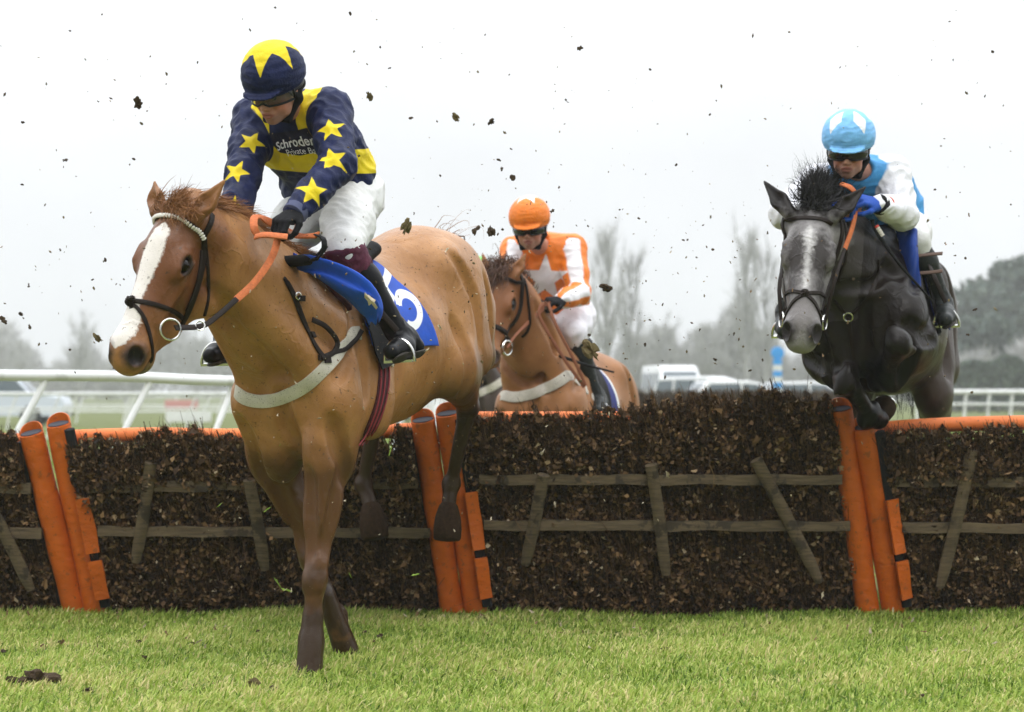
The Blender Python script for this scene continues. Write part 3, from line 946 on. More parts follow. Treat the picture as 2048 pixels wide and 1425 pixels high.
def padded_post(bx, by, tx, ty, parent, wing=1, r=.0585):
    bx += 4*wing; tx += 4*wing
    b = P(bx, by, YB - .07); b[2] = -.01; t = P(tx, ty, YT - .07)
    ax = nrm(t - b); L = np.linalg.norm(t - b)
    mb = MB(); n = 20
    pts = [b + ax*L*k for k in np.linspace(0, 1, 24)]
    rr = [r*(1 + .025*math.sin(9.3*k + bx) + .02*math.sin(23*k)) for k in np.linspace(0, 1, 24)]
    mb.tube(pts + [t + ax*.004, t - ax*.02, t - ax*.05], rr + [r*.88, r*.80, r*.78], 24, cap=False)
    # cover standing up behind the open end
    uu = nrm(np.cross(ax, V(1, 0, 0))); vv = np.cross(ax, uu)
    if uu[1] < 0: uu = -uu
    if vv[0] < 0: vv = -vv
    vs = []; m_ = 16
    for i in range(m_):
        a = math.pi*(i/(m_-1)); hgt_ = .045*math.sin(a)**.7 + .002
        d_ = uu*math.sin(a) + vv*math.cos(a)
        vs += [t + d_*r*1.0 - ax*.01, t + d_*r*.98 + ax*hgt_, t + d_*r*.88 + ax*hgt_, t + d_*r*.86 - ax*.01]
    mb.add(vs, [(i*4+k, i*4+(k+1) % 4, (i+1)*4+(k+1) % 4, (i+1)*4+k) for i in range(m_-1) for k in range(4)])
    p_ = mb.build('post', m_orange, parent)
    mb = MB(); mb.tube([t - ax*.055, t + ax*.005, t + ax*.008], [r*.80, r*.86, r*.80], 20); mb.build('end_cap', m_foam, p_)
    # the loose wing of the padding with its black fastening strips
    sd = -nrm(np.cross(ax, V(0, 1, 0))) * wing
    mb = MB(); zz = np.linspace(.03, .97, 26)
    for (a, c) in (((.10, .30), (.34, .62)) if wing > 0 else ((.10, .30),)):
        vs = []; fs = []
        m_ = 8
        for i in range(m_):
            k = a + (c - a)*i/(m_-1)
            o = b + ax*L*k + V(0, -.085 if wing > 0 else -.012, 0)
            wv = .090 if wing > 0 else .088
            wv += .002*math.sin(k*31)
            for (s_, dy) in ((.030, -.025), (wv, .010 + .012*math.sin(k*17)), (wv, .020), (.03, .02)):
                vs.append(o + sd*s_ + V(0, dy, 0))
        for i in range(m_-1):
            for j in range(4): fs.append((i*4+j, i*4+(j+1) % 4, (i+1)*4+(j+1) % 4, (i+1)*4+j))
        fs.append((3, 2, 1, 0)); fs.append(tuple(range((m_-1)*4, m_*4)))
        mb.add(vs, fs)
    if wing > 0: mb.build('padding_wing', m_orange, p_)
    mb = MB()
    o = [b + ax*L*k + sd*.056 + V(0, -.046 if wing > 0 else .012, 0) for k in np.linspace(.06, .97, 12)]
    mb.tube(o, .026, 8, flat=(V(0, 1, 0), .6)); mb.build('fastening_strip', m_velcro, p_)
    return p_

def hurdle(bl, br_, tl, tr_, label, posts, rails, braces, top, rail_top, seed):
    """bl.. corner pixels; top: list of (px, py) outline of the brush; rails, braces in pixels"""
    r = np.random.default_rng(seed)
    x0 = P((bl[0] + br_[0])/2, 1230, YB)
    root = empty('hurdle', (x0[0], YB, 0), label, 'hurdle', 'hurdles set side by side across the course')
    for (q, w_) in posts: padded_post(*q, root, w_)
    # top rail in orange foam
    mb = MB(); a = [P(x, y, YT + .03) for x, y in rail_top]
    mb.tube(spline(a, 30), .036, 14); mb.build('top_rail', m_orail, root)
    for (xa, ya, xb, yb) in rails:
        k = (1230 - (ya+yb)/2)/(1230-845); Y = YB + (YT - YB)*k - .136
        mb = MB(); pa, pb = P(xa, ya, Y), P(xb, yb, Y); d = nrm(pb - pa)
        n_ = 24; u = nrm(np.cross(d, V(0, -1, 0)))
        vs = []; fs = []
        for i in range(n_):
            p_ = lerp(pa, pb, i/(n_-1)) + u*.003*math.sin(i*1.3 + seed); hh = .0245 + .002*math.sin(i*.9 + seed*2)
            vs += [p_ + u*hh + V(0, -.012, 0), p_ - u*hh + V(0, -.012, 0), p_ - u*hh + V(0, .014, 0), p_ + u*hh + V(0, .014, 0)]
        for i in range(n_-1):
            for j in range(4): fs.append((i*4+j, i*4+(j+1) % 4, (i+1)*4+(j+1) % 4, (i+1)*4+j))
        fs.append((3, 2, 1, 0)); fs.append(tuple(range((n_-1)*4, n_*4)))
        mb.add(vs, fs); mb.build('rail', m_wood, root, bevel=.003)
    for (xa, ya, xb, yb) in braces:
        mb = MB(); pa, pb = P(xa, ya, YB + (YT-YB)*.78 - .165), P(xb, yb, YB + (YT-YB)*.22 - .155)
        mb.tube(spline([pa, lerp(pa, pb, .5) + V(.004, 0, 0), pb], 12), [.030]*10 + [.027, .02], 10, flat=(V(0, 1, 0), .55)); mb.build('brace', m_wood, root)
    # brush: core, leaves, upright twigs, tufts over the top
    tx = np.array([q[0] for q in top], float); ty = np.array([q[1] for q in top], float)
    ins = 27
    tx, ty = np.linspace(tx[0], tx[-1], 160), np.interp(np.linspace(tx[0], tx[-1], 160), tx, ty) + np.convolve(r.normal(0, 13, 162), [.25, .5, .25], 'valid')
    xa, xb = bl[0] + ins, br_[0] - ins; tl = (tl[0] + ins, tl[1]); tr_ = (tr_[0] - ins, tr_[1])
    def pt(u, w_, d):           # u 0..1 along, w 0..1 up to the brush outline, d towards the viewer
        bxp = xa + (xb-xa)*u; txp = tl[0] + (tr_[0]-tl[0])*u
        yt = np.interp(txp, tx, ty)
        px = bxp + (txp-bxp)*w_; Y = YB + (YT-YB)*w_
        zt = CH - (yt - HZ)*YT/FPX
        X = (bxp-1024)*YB/FPX*(1-w_) + (txp-1024)*YT/FPX*w_
        return np.stack([X, Y - d, zt*w_ + 0*u], -1)
    verts = []; quads = []; hue = []; n0 = 0
    # core slab
    nu, nw = 90, 24
    U, Wd = np.meshgrid(np.linspace(.0, 1, nu), np.linspace(0, .94, nw), indexing='ij')
    for sgn in (1, -1):
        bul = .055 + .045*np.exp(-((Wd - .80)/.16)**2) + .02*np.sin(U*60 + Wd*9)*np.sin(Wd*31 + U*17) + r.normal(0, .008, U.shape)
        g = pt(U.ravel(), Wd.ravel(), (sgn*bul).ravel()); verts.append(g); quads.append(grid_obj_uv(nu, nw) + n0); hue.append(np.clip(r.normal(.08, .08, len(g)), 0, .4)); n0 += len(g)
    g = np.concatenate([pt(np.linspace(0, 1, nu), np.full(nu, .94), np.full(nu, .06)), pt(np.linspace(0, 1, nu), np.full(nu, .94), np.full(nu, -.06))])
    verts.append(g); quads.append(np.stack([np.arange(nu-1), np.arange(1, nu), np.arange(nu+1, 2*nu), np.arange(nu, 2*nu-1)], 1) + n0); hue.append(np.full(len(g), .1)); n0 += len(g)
    wid = np.linalg.norm(P(xb, 1230, YB) - P(xa, 1230, YB))
    # leaves
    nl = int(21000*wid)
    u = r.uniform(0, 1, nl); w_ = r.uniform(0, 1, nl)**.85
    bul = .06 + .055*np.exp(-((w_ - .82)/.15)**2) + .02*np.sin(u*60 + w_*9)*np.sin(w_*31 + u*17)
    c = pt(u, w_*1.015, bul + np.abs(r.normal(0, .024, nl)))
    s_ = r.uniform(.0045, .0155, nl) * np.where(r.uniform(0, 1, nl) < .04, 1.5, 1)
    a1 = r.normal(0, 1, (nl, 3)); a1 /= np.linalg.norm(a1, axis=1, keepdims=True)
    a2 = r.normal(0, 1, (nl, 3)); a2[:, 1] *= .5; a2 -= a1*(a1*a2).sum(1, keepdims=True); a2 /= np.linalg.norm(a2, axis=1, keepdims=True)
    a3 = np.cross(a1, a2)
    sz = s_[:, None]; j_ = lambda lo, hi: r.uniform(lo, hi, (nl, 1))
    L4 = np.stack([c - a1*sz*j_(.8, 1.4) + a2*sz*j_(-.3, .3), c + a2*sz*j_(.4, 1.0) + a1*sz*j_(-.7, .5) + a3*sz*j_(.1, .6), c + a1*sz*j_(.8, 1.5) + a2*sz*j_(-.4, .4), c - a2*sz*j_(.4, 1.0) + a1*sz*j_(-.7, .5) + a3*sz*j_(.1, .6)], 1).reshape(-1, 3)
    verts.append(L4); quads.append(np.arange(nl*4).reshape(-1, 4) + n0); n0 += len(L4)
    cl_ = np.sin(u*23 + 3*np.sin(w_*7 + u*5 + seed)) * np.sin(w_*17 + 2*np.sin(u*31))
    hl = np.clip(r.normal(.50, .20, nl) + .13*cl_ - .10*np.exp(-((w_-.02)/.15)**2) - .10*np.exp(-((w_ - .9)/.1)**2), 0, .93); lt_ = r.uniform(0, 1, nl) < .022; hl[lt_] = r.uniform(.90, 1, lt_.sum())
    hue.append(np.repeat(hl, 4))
    # twigs
    nt_ = int(4600*wid); sg = 5
    u = r.uniform(0, 1, nt_); kind = r.uniform(0, 1, nt_)
    w0 = np.where(kind < .40, r.uniform(0, .35, nt_), r.uniform(.45, .97, nt_)); ln = np.where(kind < .40, r.uniform(.15, .45, nt_), r.uniform(.05, .17, nt_))
    w1 = np.minimum(w0 + ln, 1.0 + r.uniform(0, .06, nt_))
    d0 = .05 + .06*np.exp(-((w0 - .82)/.2)**2) + r.uniform(0, .03, nt_)
    p0 = pt(u, w0, d0); p1 = pt(np.clip(u + r.normal(0, .012, nt_), -.01, 1.01), w1, d0 + r.normal(.012, .022, nt_))
    rad = r.uniform(.0012, .0030, nt_)
    def sticks(p0, p1, rad, bow, hv):
        nonlocal n0
        n_ = len(p0); t = np.linspace(0, 1, sg)[None, :, None]
        pp = p0[:, None]*(1-t) + p1[:, None]*t + r.normal(0, 1, (n_, 1, 3))*bow[:, None, None]*(4*t*(1-t)) + r.normal(0, .25, (n_, sg, 3))*bow[:, None, None]
        off = np.array([[1, 0, 0], [-.5, -.87, 0], [-.5, .87, 0]])
        off = off[None, None] * (rad[:, None, None, None]*(1 - .6*t[..., None]))
        v = (pp[:, :, None] + off).reshape(-1, 3)
        b0 = (np.arange(n_)*sg*3)[:, None, None] + (np.arange(sg-1)*3)[None, :, None]; k3 = np.arange(3)[None, None]
        q = np.stack([b0 + k3, b0 + (k3+1) % 3, b0 + 3 + (k3+1) % 3, b0 + 3 + k3], -1).reshape(-1, 4)
        verts.append(v); quads.append(q + n0); n0 += len(v); hue.append(np.repeat(hv, sg*3))
    sticks(p0, p1, rad, np.full(nt_, .008), np.clip(r.normal(.34, .16, nt_), 0, .8))
    # tufts standing up over the top rail
    nt2 = int((200 if seed == 43 else 430)*wid); cl = r.uniform(0, 1, int(7*wid)); u = np.clip(cl[r.integers(0, len(cl), nt2)] + r.normal(0, .022, nt2), 0, 1)
    p0 = pt(u, np.full(nt2, .86), .05 + r.normal(.0, .04, nt2)); p1 = pt(u + r.normal(-.006, .022, nt2), 1.0 + np.abs(r.normal(0, .05, nt2))*(.35 + .65*np.sin(u*40 + seed)**2), .04 + r.normal(0, .06, nt2))
    sticks(p0, p1, r.uniform(.001, .0032, nt2), np.full(nt2, .010), np.clip(r.normal(.30, .15, nt2), 0, .8))
    # stray long twigs crossing
    n3 = int(26*wid); u = r.uniform(0, 1, n3); w0 = r.uniform(.05, .9, n3)
    p0 = pt(u, w0, np.full(n3, .13)); p1 = p0 + r.normal(0, .11, (n3, 3))*V(1.2, .15, 1)
    sticks(p0, p1, r.uniform(.0018, .0034, n3), np.full(n3, .012), np.clip(r.normal(.55, .12, n3), 0, .85))
    # cut stubs at the top
    n4 = int(10*wid); u = r.uniform(0, 1, n4); p0 = pt(u, np.full(n4, .9), np.full(n4, .03)); p1 = pt(u - .018, np.full(n4, 1.03) + r.uniform(-.03, .03, n4), np.full(n4, .03))
    sticks(p0, p1, r.uniform(.005, .010, n4), np.full(n4, .002), np.clip(r.normal(.40, .1, n4), 0, .7))
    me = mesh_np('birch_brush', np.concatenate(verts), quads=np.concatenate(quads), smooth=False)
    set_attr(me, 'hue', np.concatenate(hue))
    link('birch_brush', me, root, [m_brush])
    return root

hurdle((-690, 1230), (158, 1230), (-730, 860), (66, 860), 'leftmost hurdle, only its right end with an orange post in the picture', [((158, 1230, 67, 868), -1)],
       [(-680, 985, 62, 976), (-680, 1075, 84, 1066)], [(-25, 1000, 62, 1180), (-300, 930, -330, 1140)],
       [(-800, 862), (-60, 868), (0, 862), (30, 872), (66, 880), (140, 880)], [(-725, 872), (66, 882)], 41)
hurdle((196, 1230), (912, 1230), (114, 850), (848, 845), 'hurdle behind the leading horse, orange rail showing between dark tufts', [((192, 1230, 113, 850), 1), ((911, 1230, 850, 842), -1)],
       [(178, 976, 836, 967), (196, 1063, 860, 1066)], [(302, 925, 271, 1125), (498, 960, 530, 1140)],
       [(0, 880), (130, 892), (200, 878), (270, 886), (330, 862), (400, 872), (450, 880), (640, 878), (760, 872), (848, 866), (900, 866)],
       [(114, 876), (300, 870), (500, 872), (848, 860)], 42)
hurdle((952, 1230), (1745, 1230), (892, 830), (1686, 822), 'tallest bushy hurdle in the middle, its brush hiding most of the orange rail', [((951, 1230, 891, 829), 1), ((1741, 1222, 1685, 820), -1)],
       [(958, 960, 1684, 960), (968, 1051, 1700, 1053)], [(1087, 950, 1050, 1130), (1302, 930, 1332, 1150), (1512, 920, 1640, 1165)],
       [(880, 850), (940, 842), (1050, 836), (1150, 838), (1230, 820), (1300, 812), (1400, 802), (1500, 797), (1600, 797), (1640, 806), (1686, 818), (1750, 830)],
       [(892, 838), (1686, 838)], 43)
hurdle((1786, 1225), (2600, 1225), (1726, 856), (2540, 830), 'rightmost hurdle under the dark grey horse, bare orange rail along its top', [((1786, 1225, 1726, 856), 1), ((2596, 1225, 2540, 835), -1)],
       [(1790, 963, 2580, 968), (1804, 1055, 2590, 1062)], [(1945, 900, 1880, 1175), (2300, 930, 2330, 1150)],
       [(1700, 880), (1800, 868), (1900, 862), (2048, 860), (2600, 860)], [(1730, 862), (1850, 852), (2048, 846), (2540, 842)], 44)
# ------------------------------------------------------------------ the leading chestnut
ch = Horse(P(632, 532, 7.80), 21.5, -13.5, 0)
ch.head(P(348, 404, 7.00), P(222, 722, 6.86), V(math.cos(math.radians(28)), -math.sin(math.radians(28)), -.14))
ch_fore = [(1, (P(655, 905, 7.62), P(630, 1160, 7.57), P(622, 1282, 7.57), P(620, 1322, 7.55), P(617, 1358, 7.52))),
           (-1, (P(545, 905, 7.88), P(622, 1115, 7.95), P(672, 1235, 8.10), P(684, 1278, 8.08), P(694, 1312, 8.04)))]
ch_hind = [(1, (P(908, 735, 8.48), P(936, 815, 8.95), P(902, 968, 9.10), P(897, 1012, 9.08), P(894, 1082, 9.05))),
           (-1, (P(740, 760, 8.60), P(752, 835, 9.05), P(726, 968, 9.15), P(741, 1012, 9.11), P(751, 1080, 9.08)))]

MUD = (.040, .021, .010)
m_hoof = mat('hoof_horn', (.036, .020, .010), spec=.08, rough=.75, noise=.5, nscale=60, bump=.3, bscale=150)
m_eye = mat('horse_eye', (.006, .003, .002), rough=.09, spec=.28)
m_bridle = mat('dark_bridle_leather', (.014, .008, .005), rough=.5, spec=.18, bump=.15, bscale=300)
m_metal = mat('bit_steel', (.75, .74, .70), rough=.18, metal=1.0)
m_orange_rub = mat('orange_rein_rubber', (.62, .17, .055), rough=.75, bump=.3, bscale=400, noise=.25, nscale=80)
m_blackstrap = mat('black_webbing', (.010, .010, .011), spec=.15, rough=.7, bump=.2, bscale=400)
m_girthweb = mat('maroon_striped_girth', (.055, .008, .010), rough=.8, noise=.5, nscale=60, bump=.3, bscale=300)
m_whiteweb = mat('white_breast_girth', (.62, .58, .50), rough=.85, dirt=((.10, .075, .05), 220, .85, .60), bump=.2, bscale=200, noise=.15, nscale=12)

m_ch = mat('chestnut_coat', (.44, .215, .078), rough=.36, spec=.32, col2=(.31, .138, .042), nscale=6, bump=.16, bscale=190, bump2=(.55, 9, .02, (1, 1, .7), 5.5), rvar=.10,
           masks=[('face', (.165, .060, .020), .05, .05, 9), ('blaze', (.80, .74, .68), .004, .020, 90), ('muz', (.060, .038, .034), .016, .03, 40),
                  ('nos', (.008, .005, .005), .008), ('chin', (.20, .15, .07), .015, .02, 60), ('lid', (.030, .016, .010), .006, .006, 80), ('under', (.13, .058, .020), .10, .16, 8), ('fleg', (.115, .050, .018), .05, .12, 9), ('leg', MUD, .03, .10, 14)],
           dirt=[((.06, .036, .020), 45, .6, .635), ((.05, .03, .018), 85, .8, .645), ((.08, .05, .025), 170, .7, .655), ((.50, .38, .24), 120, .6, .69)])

def coat_attrs(me, v, hz, blaze=None, fore=(), hind=(), legz=.22, under=True):
    H = hz.hloc(v); L = hz.loc(v)
    inh = (H[:, 0] > -.15) & (H[:, 0] < .75) & (np.abs(H[:, 1]) < .2) & (H[:, 2] > -.4) & (H[:, 2] < .2)
    set_attr(me, 'face', np.where(inh, .10 - np.abs(H[:, 0] - .22)*.35 - np.maximum(0, -H[:, 2] - .16)*1.2, -1))
    b = np.full(len(v), -1.0)
    if blaze is not None:
        xs, hw, yc = blaze
        w_ = np.interp(H[:, 0], xs, hw, left=-.2, right=-.2); c_ = np.interp(H[:, 0], xs, yc)
        b = np.where(inh & (H[:, 2] > -.10), w_ - np.abs(H[:, 1] - c_), -1)
    set_attr(me, 'blaze', b)
    dn = np.minimum(np.linalg.norm(H - V(.572, .058, -.04), axis=1), np.linalg.norm(H - V(.572, -.058, -.04), axis=1))
    dm = np.linalg.norm((H - V(.60, 0, -.125)) * V(1, .6, 1.2), axis=1)
    set_attr(me, 'muz', np.maximum(.046 - dn, .038 - dm)); set_attr(me, 'nos', .030 - np.minimum(np.linalg.norm(H - V(.572, .050, -.042), axis=1), np.linalg.norm(H - V(.572, -.050, -.042), axis=1)))
    set_attr(me, 'chin', .042 - np.linalg.norm((H - V(.585, 0, -.165)) * V(.8, .6, 1.0), axis=1))
    de = np.minimum(*[np.linalg.norm((H - V(.205, s_*.085, -.062)) * V(.85, .6, 1.0), axis=1) for s_ in (-1, 1)])
    set_attr(me, 'lid', .034 - de)
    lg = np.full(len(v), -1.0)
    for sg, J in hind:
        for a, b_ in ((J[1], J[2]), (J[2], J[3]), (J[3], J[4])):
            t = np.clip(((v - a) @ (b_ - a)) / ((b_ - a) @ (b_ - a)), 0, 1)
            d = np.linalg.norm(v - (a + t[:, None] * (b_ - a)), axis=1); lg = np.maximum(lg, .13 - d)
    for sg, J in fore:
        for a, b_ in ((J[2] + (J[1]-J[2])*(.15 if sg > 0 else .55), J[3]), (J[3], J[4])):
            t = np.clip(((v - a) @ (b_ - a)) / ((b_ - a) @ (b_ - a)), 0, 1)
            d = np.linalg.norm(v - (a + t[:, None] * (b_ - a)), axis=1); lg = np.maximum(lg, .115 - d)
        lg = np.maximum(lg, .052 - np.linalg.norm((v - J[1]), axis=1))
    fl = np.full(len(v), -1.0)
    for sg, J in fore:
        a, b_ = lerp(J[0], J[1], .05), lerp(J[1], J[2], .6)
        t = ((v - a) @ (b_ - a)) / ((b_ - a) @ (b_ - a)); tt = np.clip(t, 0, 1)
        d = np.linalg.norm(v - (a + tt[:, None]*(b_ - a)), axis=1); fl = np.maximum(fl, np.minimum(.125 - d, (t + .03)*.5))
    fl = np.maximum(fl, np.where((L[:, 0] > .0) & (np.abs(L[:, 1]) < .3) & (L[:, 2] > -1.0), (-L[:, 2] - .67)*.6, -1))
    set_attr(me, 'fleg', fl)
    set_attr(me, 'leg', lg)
    # darker brown low on the belly and hindquarters, faint low on the forelegs
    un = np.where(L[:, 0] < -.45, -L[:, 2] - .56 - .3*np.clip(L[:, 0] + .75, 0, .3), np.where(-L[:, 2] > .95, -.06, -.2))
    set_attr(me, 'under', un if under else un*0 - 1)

def make_horse_root(name, hz, label, group):
    base = hz.T(-.5, 0, 0); base[2] = 0
    return empty(name, base, label, 'horse', group)

ch_root = make_horse_root('horse', ch, 'bright chestnut horse with a broad white blaze, landing ahead of the others', 'racehorses jumping the hurdles')
v, q = horse_mesh(ch, ch_fore, ch_hind, ((-.03, .05, .165), (-.02, .03, .108)), crest=-.02,
                  extra=lambda F, z: (F.rc(P(626, 1236, 7.57), .036, P(618, 1348, 7.53), .049, .03), F.rc(P(652, 1190, 7.99), .038, P(694, 1306, 8.05), .052, .03)))
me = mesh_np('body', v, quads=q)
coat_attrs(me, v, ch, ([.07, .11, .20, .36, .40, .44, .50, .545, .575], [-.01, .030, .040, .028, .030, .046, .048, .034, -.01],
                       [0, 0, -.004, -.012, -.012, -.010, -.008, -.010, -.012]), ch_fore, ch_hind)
ch_bvh = bvh_of(v, q)
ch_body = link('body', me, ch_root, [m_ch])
eyes(ch, [m_eye], ch_root)
for i, (sg, J) in enumerate(ch_fore + ch_hind): hoof(J[3], J[4], [m_hoof], ch_root, r=.047 if i < 2 else .064)

# hair
m_mane = mat('chestnut_mane_hair', (.27, .115, .038), rough=.5, noise=.4, nscale=20, spec=.3)
m_tail = mat('chestnut_tail_hair', (.11, .045, .018), rough=.5, noise=.5, nscale=20, spec=.4)
def mane(hz, bvh, mats, parent, n, length, dirv, seed, lift=.02, w_=.005, t0=0., t1=1., spread=.03, sag=0, curl=.02, along=.8):
    r = np.random.default_rng(seed)
    cs = np.array(spline(hz.crest, 200))
    idx = (r.uniform(t0, t1, n) * 199).astype(int)
    roots = []; nn = []; dd = []
    tg = np.gradient(cs, axis=0); tg /= np.linalg.norm(tg, axis=1, keepdims=True)
    for i in idx:
        dd.append(-tg[i])
        p, m_ = near(bvh, cs[i] + r.normal(0, .012, 3) + V(0, 0, .02)); roots.append(p - m_*.004); nn.append(m_)
    roots = np.array(roots); nn = np.array(nn)
    L = length * r.uniform(.55, 1.15, (n, 1))
    d = nn * lift / length + np.asarray(dirv) + np.array(dd) * along + r.normal(0, spread / length, (n, 3))
    return hair_mesh('mane', roots, roots + d * L, mats, parent, w_, 6, sag, curl, seed)
mane(ch, ch_bvh, [m_mane], ch_root, 5200, .135, V(.10, .05, -.06), 3, lift=.010, w_=.0032, t0=.0, t1=.96, spread=.018, sag=.0, curl=.007, along=.85)
r_ = np.random.default_rng(5)
fr = np.array([near(ch_bvh, ch.h(r_.normal(.01, .02), r_.normal(0, .030), .02))[0] for _ in range(1100)])
ft = fr + np.array([(ch.H @ V(r_.normal(-.002, .034), r_.normal(.035, .025), .003 + abs(r_.normal(.0, .008)))) for _ in range(1100)])
hair_mesh('forelock', fr, ft, [m_mane], ch_root, .003, 6, .0, .008, 9)
n_ = 700
tr = np.array([ch.T(-1.29, 0, -.17) + r_.normal(0, .02, 3) for _ in range(n_)])
td = np.array([ch.f*-.22 + V(-.20, .05, -.60) + r_.normal(0, .05, 3) for _ in range(n_)])
hair_mesh('tail', tr, tr + td * r_.uniform(.7, 1.15, (n_, 1)), [m_tail], ch_root, .008, 8, -.10, .05, 11)
tr = np.array([ch.T(-1.20, 0, -.10) + r_.normal(0, .02, 3) for _ in range(22)])
td = np.array([V(.13, .1, .03) + r_.normal(0, .05, 3) for _ in range(22)])
hair_mesh('tail_wisps', tr, tr + td * r_.uniform(.5, 1.0, (22, 1)), [m_mane], ch_root, .003, 7, -.03, .03, 12)

# bridle
br = empty('bridle', ch_root.location); br.parent = ch_root; br.location = (0, 0, 0)
mb = MB(); hp = ch.h
strap(mb, ch_bvh, [(408, 478), (407, 520), (396, 570), (378, 620), (360, 655)], .020, post=[])
strap(mb, ch_bvh, [(410, 484), (415, 540), (415, 600), (402, 652)], .012)
strap(mb, ch_bvh, [(400, 500), (392, 560), (372, 620)], .010, off=.010)
strap(mb, ch_bvh, [(405, 476), (420, 448), (424, 430)], .020)
mb.build('cheekpiece', m_bridle, br)
mb = MB()
strap(mb, ch_bvh, [(262, 602), (300, 607), (345, 622), (368, 640)], .017, pre=[hp(.40, -.07, -.06), hp(.40, -.04, -.01)])
strap(mb, ch_bvh, [(266, 606), (286, 632), (298, 668), (304, 705), (300, 730)], .014, pre=[hp(.50, -.07, -.08), hp(.43, -.04, -.01)], post=[hp(.53, .02, -.19), hp(.53, -.04, -.17)])
kp, kn_ = hit(ch_bvh, 264, 604)
for i in range(26):
    a = random.uniform(0, 6.28); d = V(math.cos(a), random.uniform(-.5, .5), math.sin(a)) * .018
    mb.tube([kp + kn_*.006 - d, kp + kn_*.018 + V(*np.random.default_rng(i).normal(0, .004, 3)), kp + kn_*.006 + d*.7], .0055, 6)
mb.build('noseband', m_bridle, br)
# beaded browband
mb = MB()
bp = strap(mb, ch_bvh, [(300, 441), (318, 434), (345, 434), (375, 444), (398, 463), (408, 480)], .018, n=30, pre=[hp(.06, -.10, -.09)], off=.005)
bw = MB()
sp_ = spline(bp, 34)
for i, p in enumerate(sp_[2:-1]):
    _, n_v = near(ch_bvh, p)
    t = nrm(sp_[min(i+3, 33)] - sp_[i+1]); R = np.stack([t, nrm(np.cross(n_v, t)), n_v], 1)
    vv, qq = sphere_np(p + n_v*.004, 1.0, 8, 6, M=R, sc=(.0055, .010, .006)); bw.add(vv, [tuple(f) for f in qq])
bb = mb.build('browband', m_bridle, br)
bw.build('beading', mat('white_beads', (.75, .72, .65), rough=.35), bb)
# bit
mb = MB()
bc, bn = P(338, 662, 6.80), V(.4, -.9, 0)
if bc is None: bc, bn = near(ch_bvh, P(347, 668, 6.85))
bn = nrm(bn + V(0, -.6, 0))
mb.tube(ring_pts(bc + bn*.012 + V(.004, 0, .004), .036, nrm(bn + V(.3, 0, .0))), .0042, 8, cap=False)
mb.build('bit', m_metal, br)
# reins
ring = bc + bn*.014
r_hand = P(556, 476, 7.18)
mb = MB()
a = spline([ring + V(.02, 0, .01), P(405, 652, 6.93), P(440, 628, 7.0), P(474, 598, 7.05)], 14)
mb.ribbon(a, [V(.2, -1, .3)]*14, .020, .003)
mb.tube(ring_pts(P(400, 652, 6.90), .016, V(.3, -1, .2)), .003, 6, cap=False, mi=1)
b_ = spline([P(472, 600, 7.05), P(505, 570, 7.09), P(532, 535, 7.12), P(548, 505, 7.15), r_hand], 20)
mb.ribbon(b_, [V(.3, -1, .3)]*20, .026, .004, mi=2)
mb.build('rein', [m_bridle, m_metal, m_orange_rub], br)
# spare loop of rein over the hands
mb = MB()
lp = spline([P(518, 474, 7.16), P(508, 455, 7.14), P(512, 434, 7.20), P(545, 447, 7.30), P(590, 470, 7.28), P(618, 472, 7.22), P(635, 470, 7.16)], 36)
mb.ribbon(lp, [V(.1, -.9, .5 + .3*math.sin(i*.3)) for i in range(36)], .028, .004, mi=0)
lp2 = spline([P(510, 474, 7.10), P(530, 470, 7.08), P(575, 474, 7.08)], 12)
mb.ribbon(lp2, [V(.0, -.8, .6)]*12, .024, .004, mi=0)
st_ = spline([P(632, 470, 7.16), P(647, 478, 7.12), P(648, 500, 7.12), P(638, 515, 7.16), P(622, 522, 7.2)], 14)
mb.ribbon(st_, [V(.6, -.7, .2)]*14, .022, .003, mi=1)
mb.build('rein', [m_orange_rub, m_blackstrap], br)

# breast girth, martingale yoke, girth, saddle, cloth
bg_ = empty('breast_girth', (0, 0, 0)); bg_.parent = ch_root
mb = MB()
strap(mb, ch_bvh, [(463, 752), (470, 778), (490, 797), (525, 803), (565, 795), (610, 772), (655, 730), (690, 688), (716, 655)], .052, n=44, off=.006, thick=.004,
      pre=[ch.T(-.05, -.30, -.45), ch.T(.15, -.27, -.43), ch.T(.28, -.22, -.44)], post=[ch.T(-.08, .32, -.40)])
mb.build('chest_strap', m_whiteweb, bg_)
mb = MB()
strap(mb, ch_bvh, [(562, 548), (585, 588), (605, 640), (628, 690), (645, 714)], .022, n=26, off=.005, pre=[ch.T(.12, -.10, -.12), ch.T(.10, -.03, -.04)])
strap(mb, ch_bvh, [(645, 714), (672, 706), (700, 690), (722, 662)], .018, n=16, off=.012)
q0 = [hit(ch_bvh, a, b)[0] for a, b in ((626, 640), (655, 655), (676, 684), (668, 706), (645, 716))]
q0 = [p + V(0, -.025 - .02*(i == 1), .0) for i, p in enumerate(q0)]
mb.ribbon(spline(q0, 20), [V(.5, -.8, .2)]*20, .020, .003)
for (a, b) in ((600, 597), (622, 672), (640, 716), (652, 722)):
    p, n1 = hit(ch_bvh, a, b); R = np.stack([nrm(np.cross(n1, V(0, 0, 1))), nrm(np.cross(n1, np.cross(n1, V(0,0,1)))), n1], 1)
    mb.box(p + n1*.010, (.030, .022, .010), R)
mb.build('yoke_strap', m_bridle, bg_)
mb = MB()
pp, n1 = hit(ch_bvh, 592, 592)
mb.tube(ring_pts(pp + n1*.012, .013, n1), .003, 6, cap=False)
mb.build('buckle', m_metal, bg_)

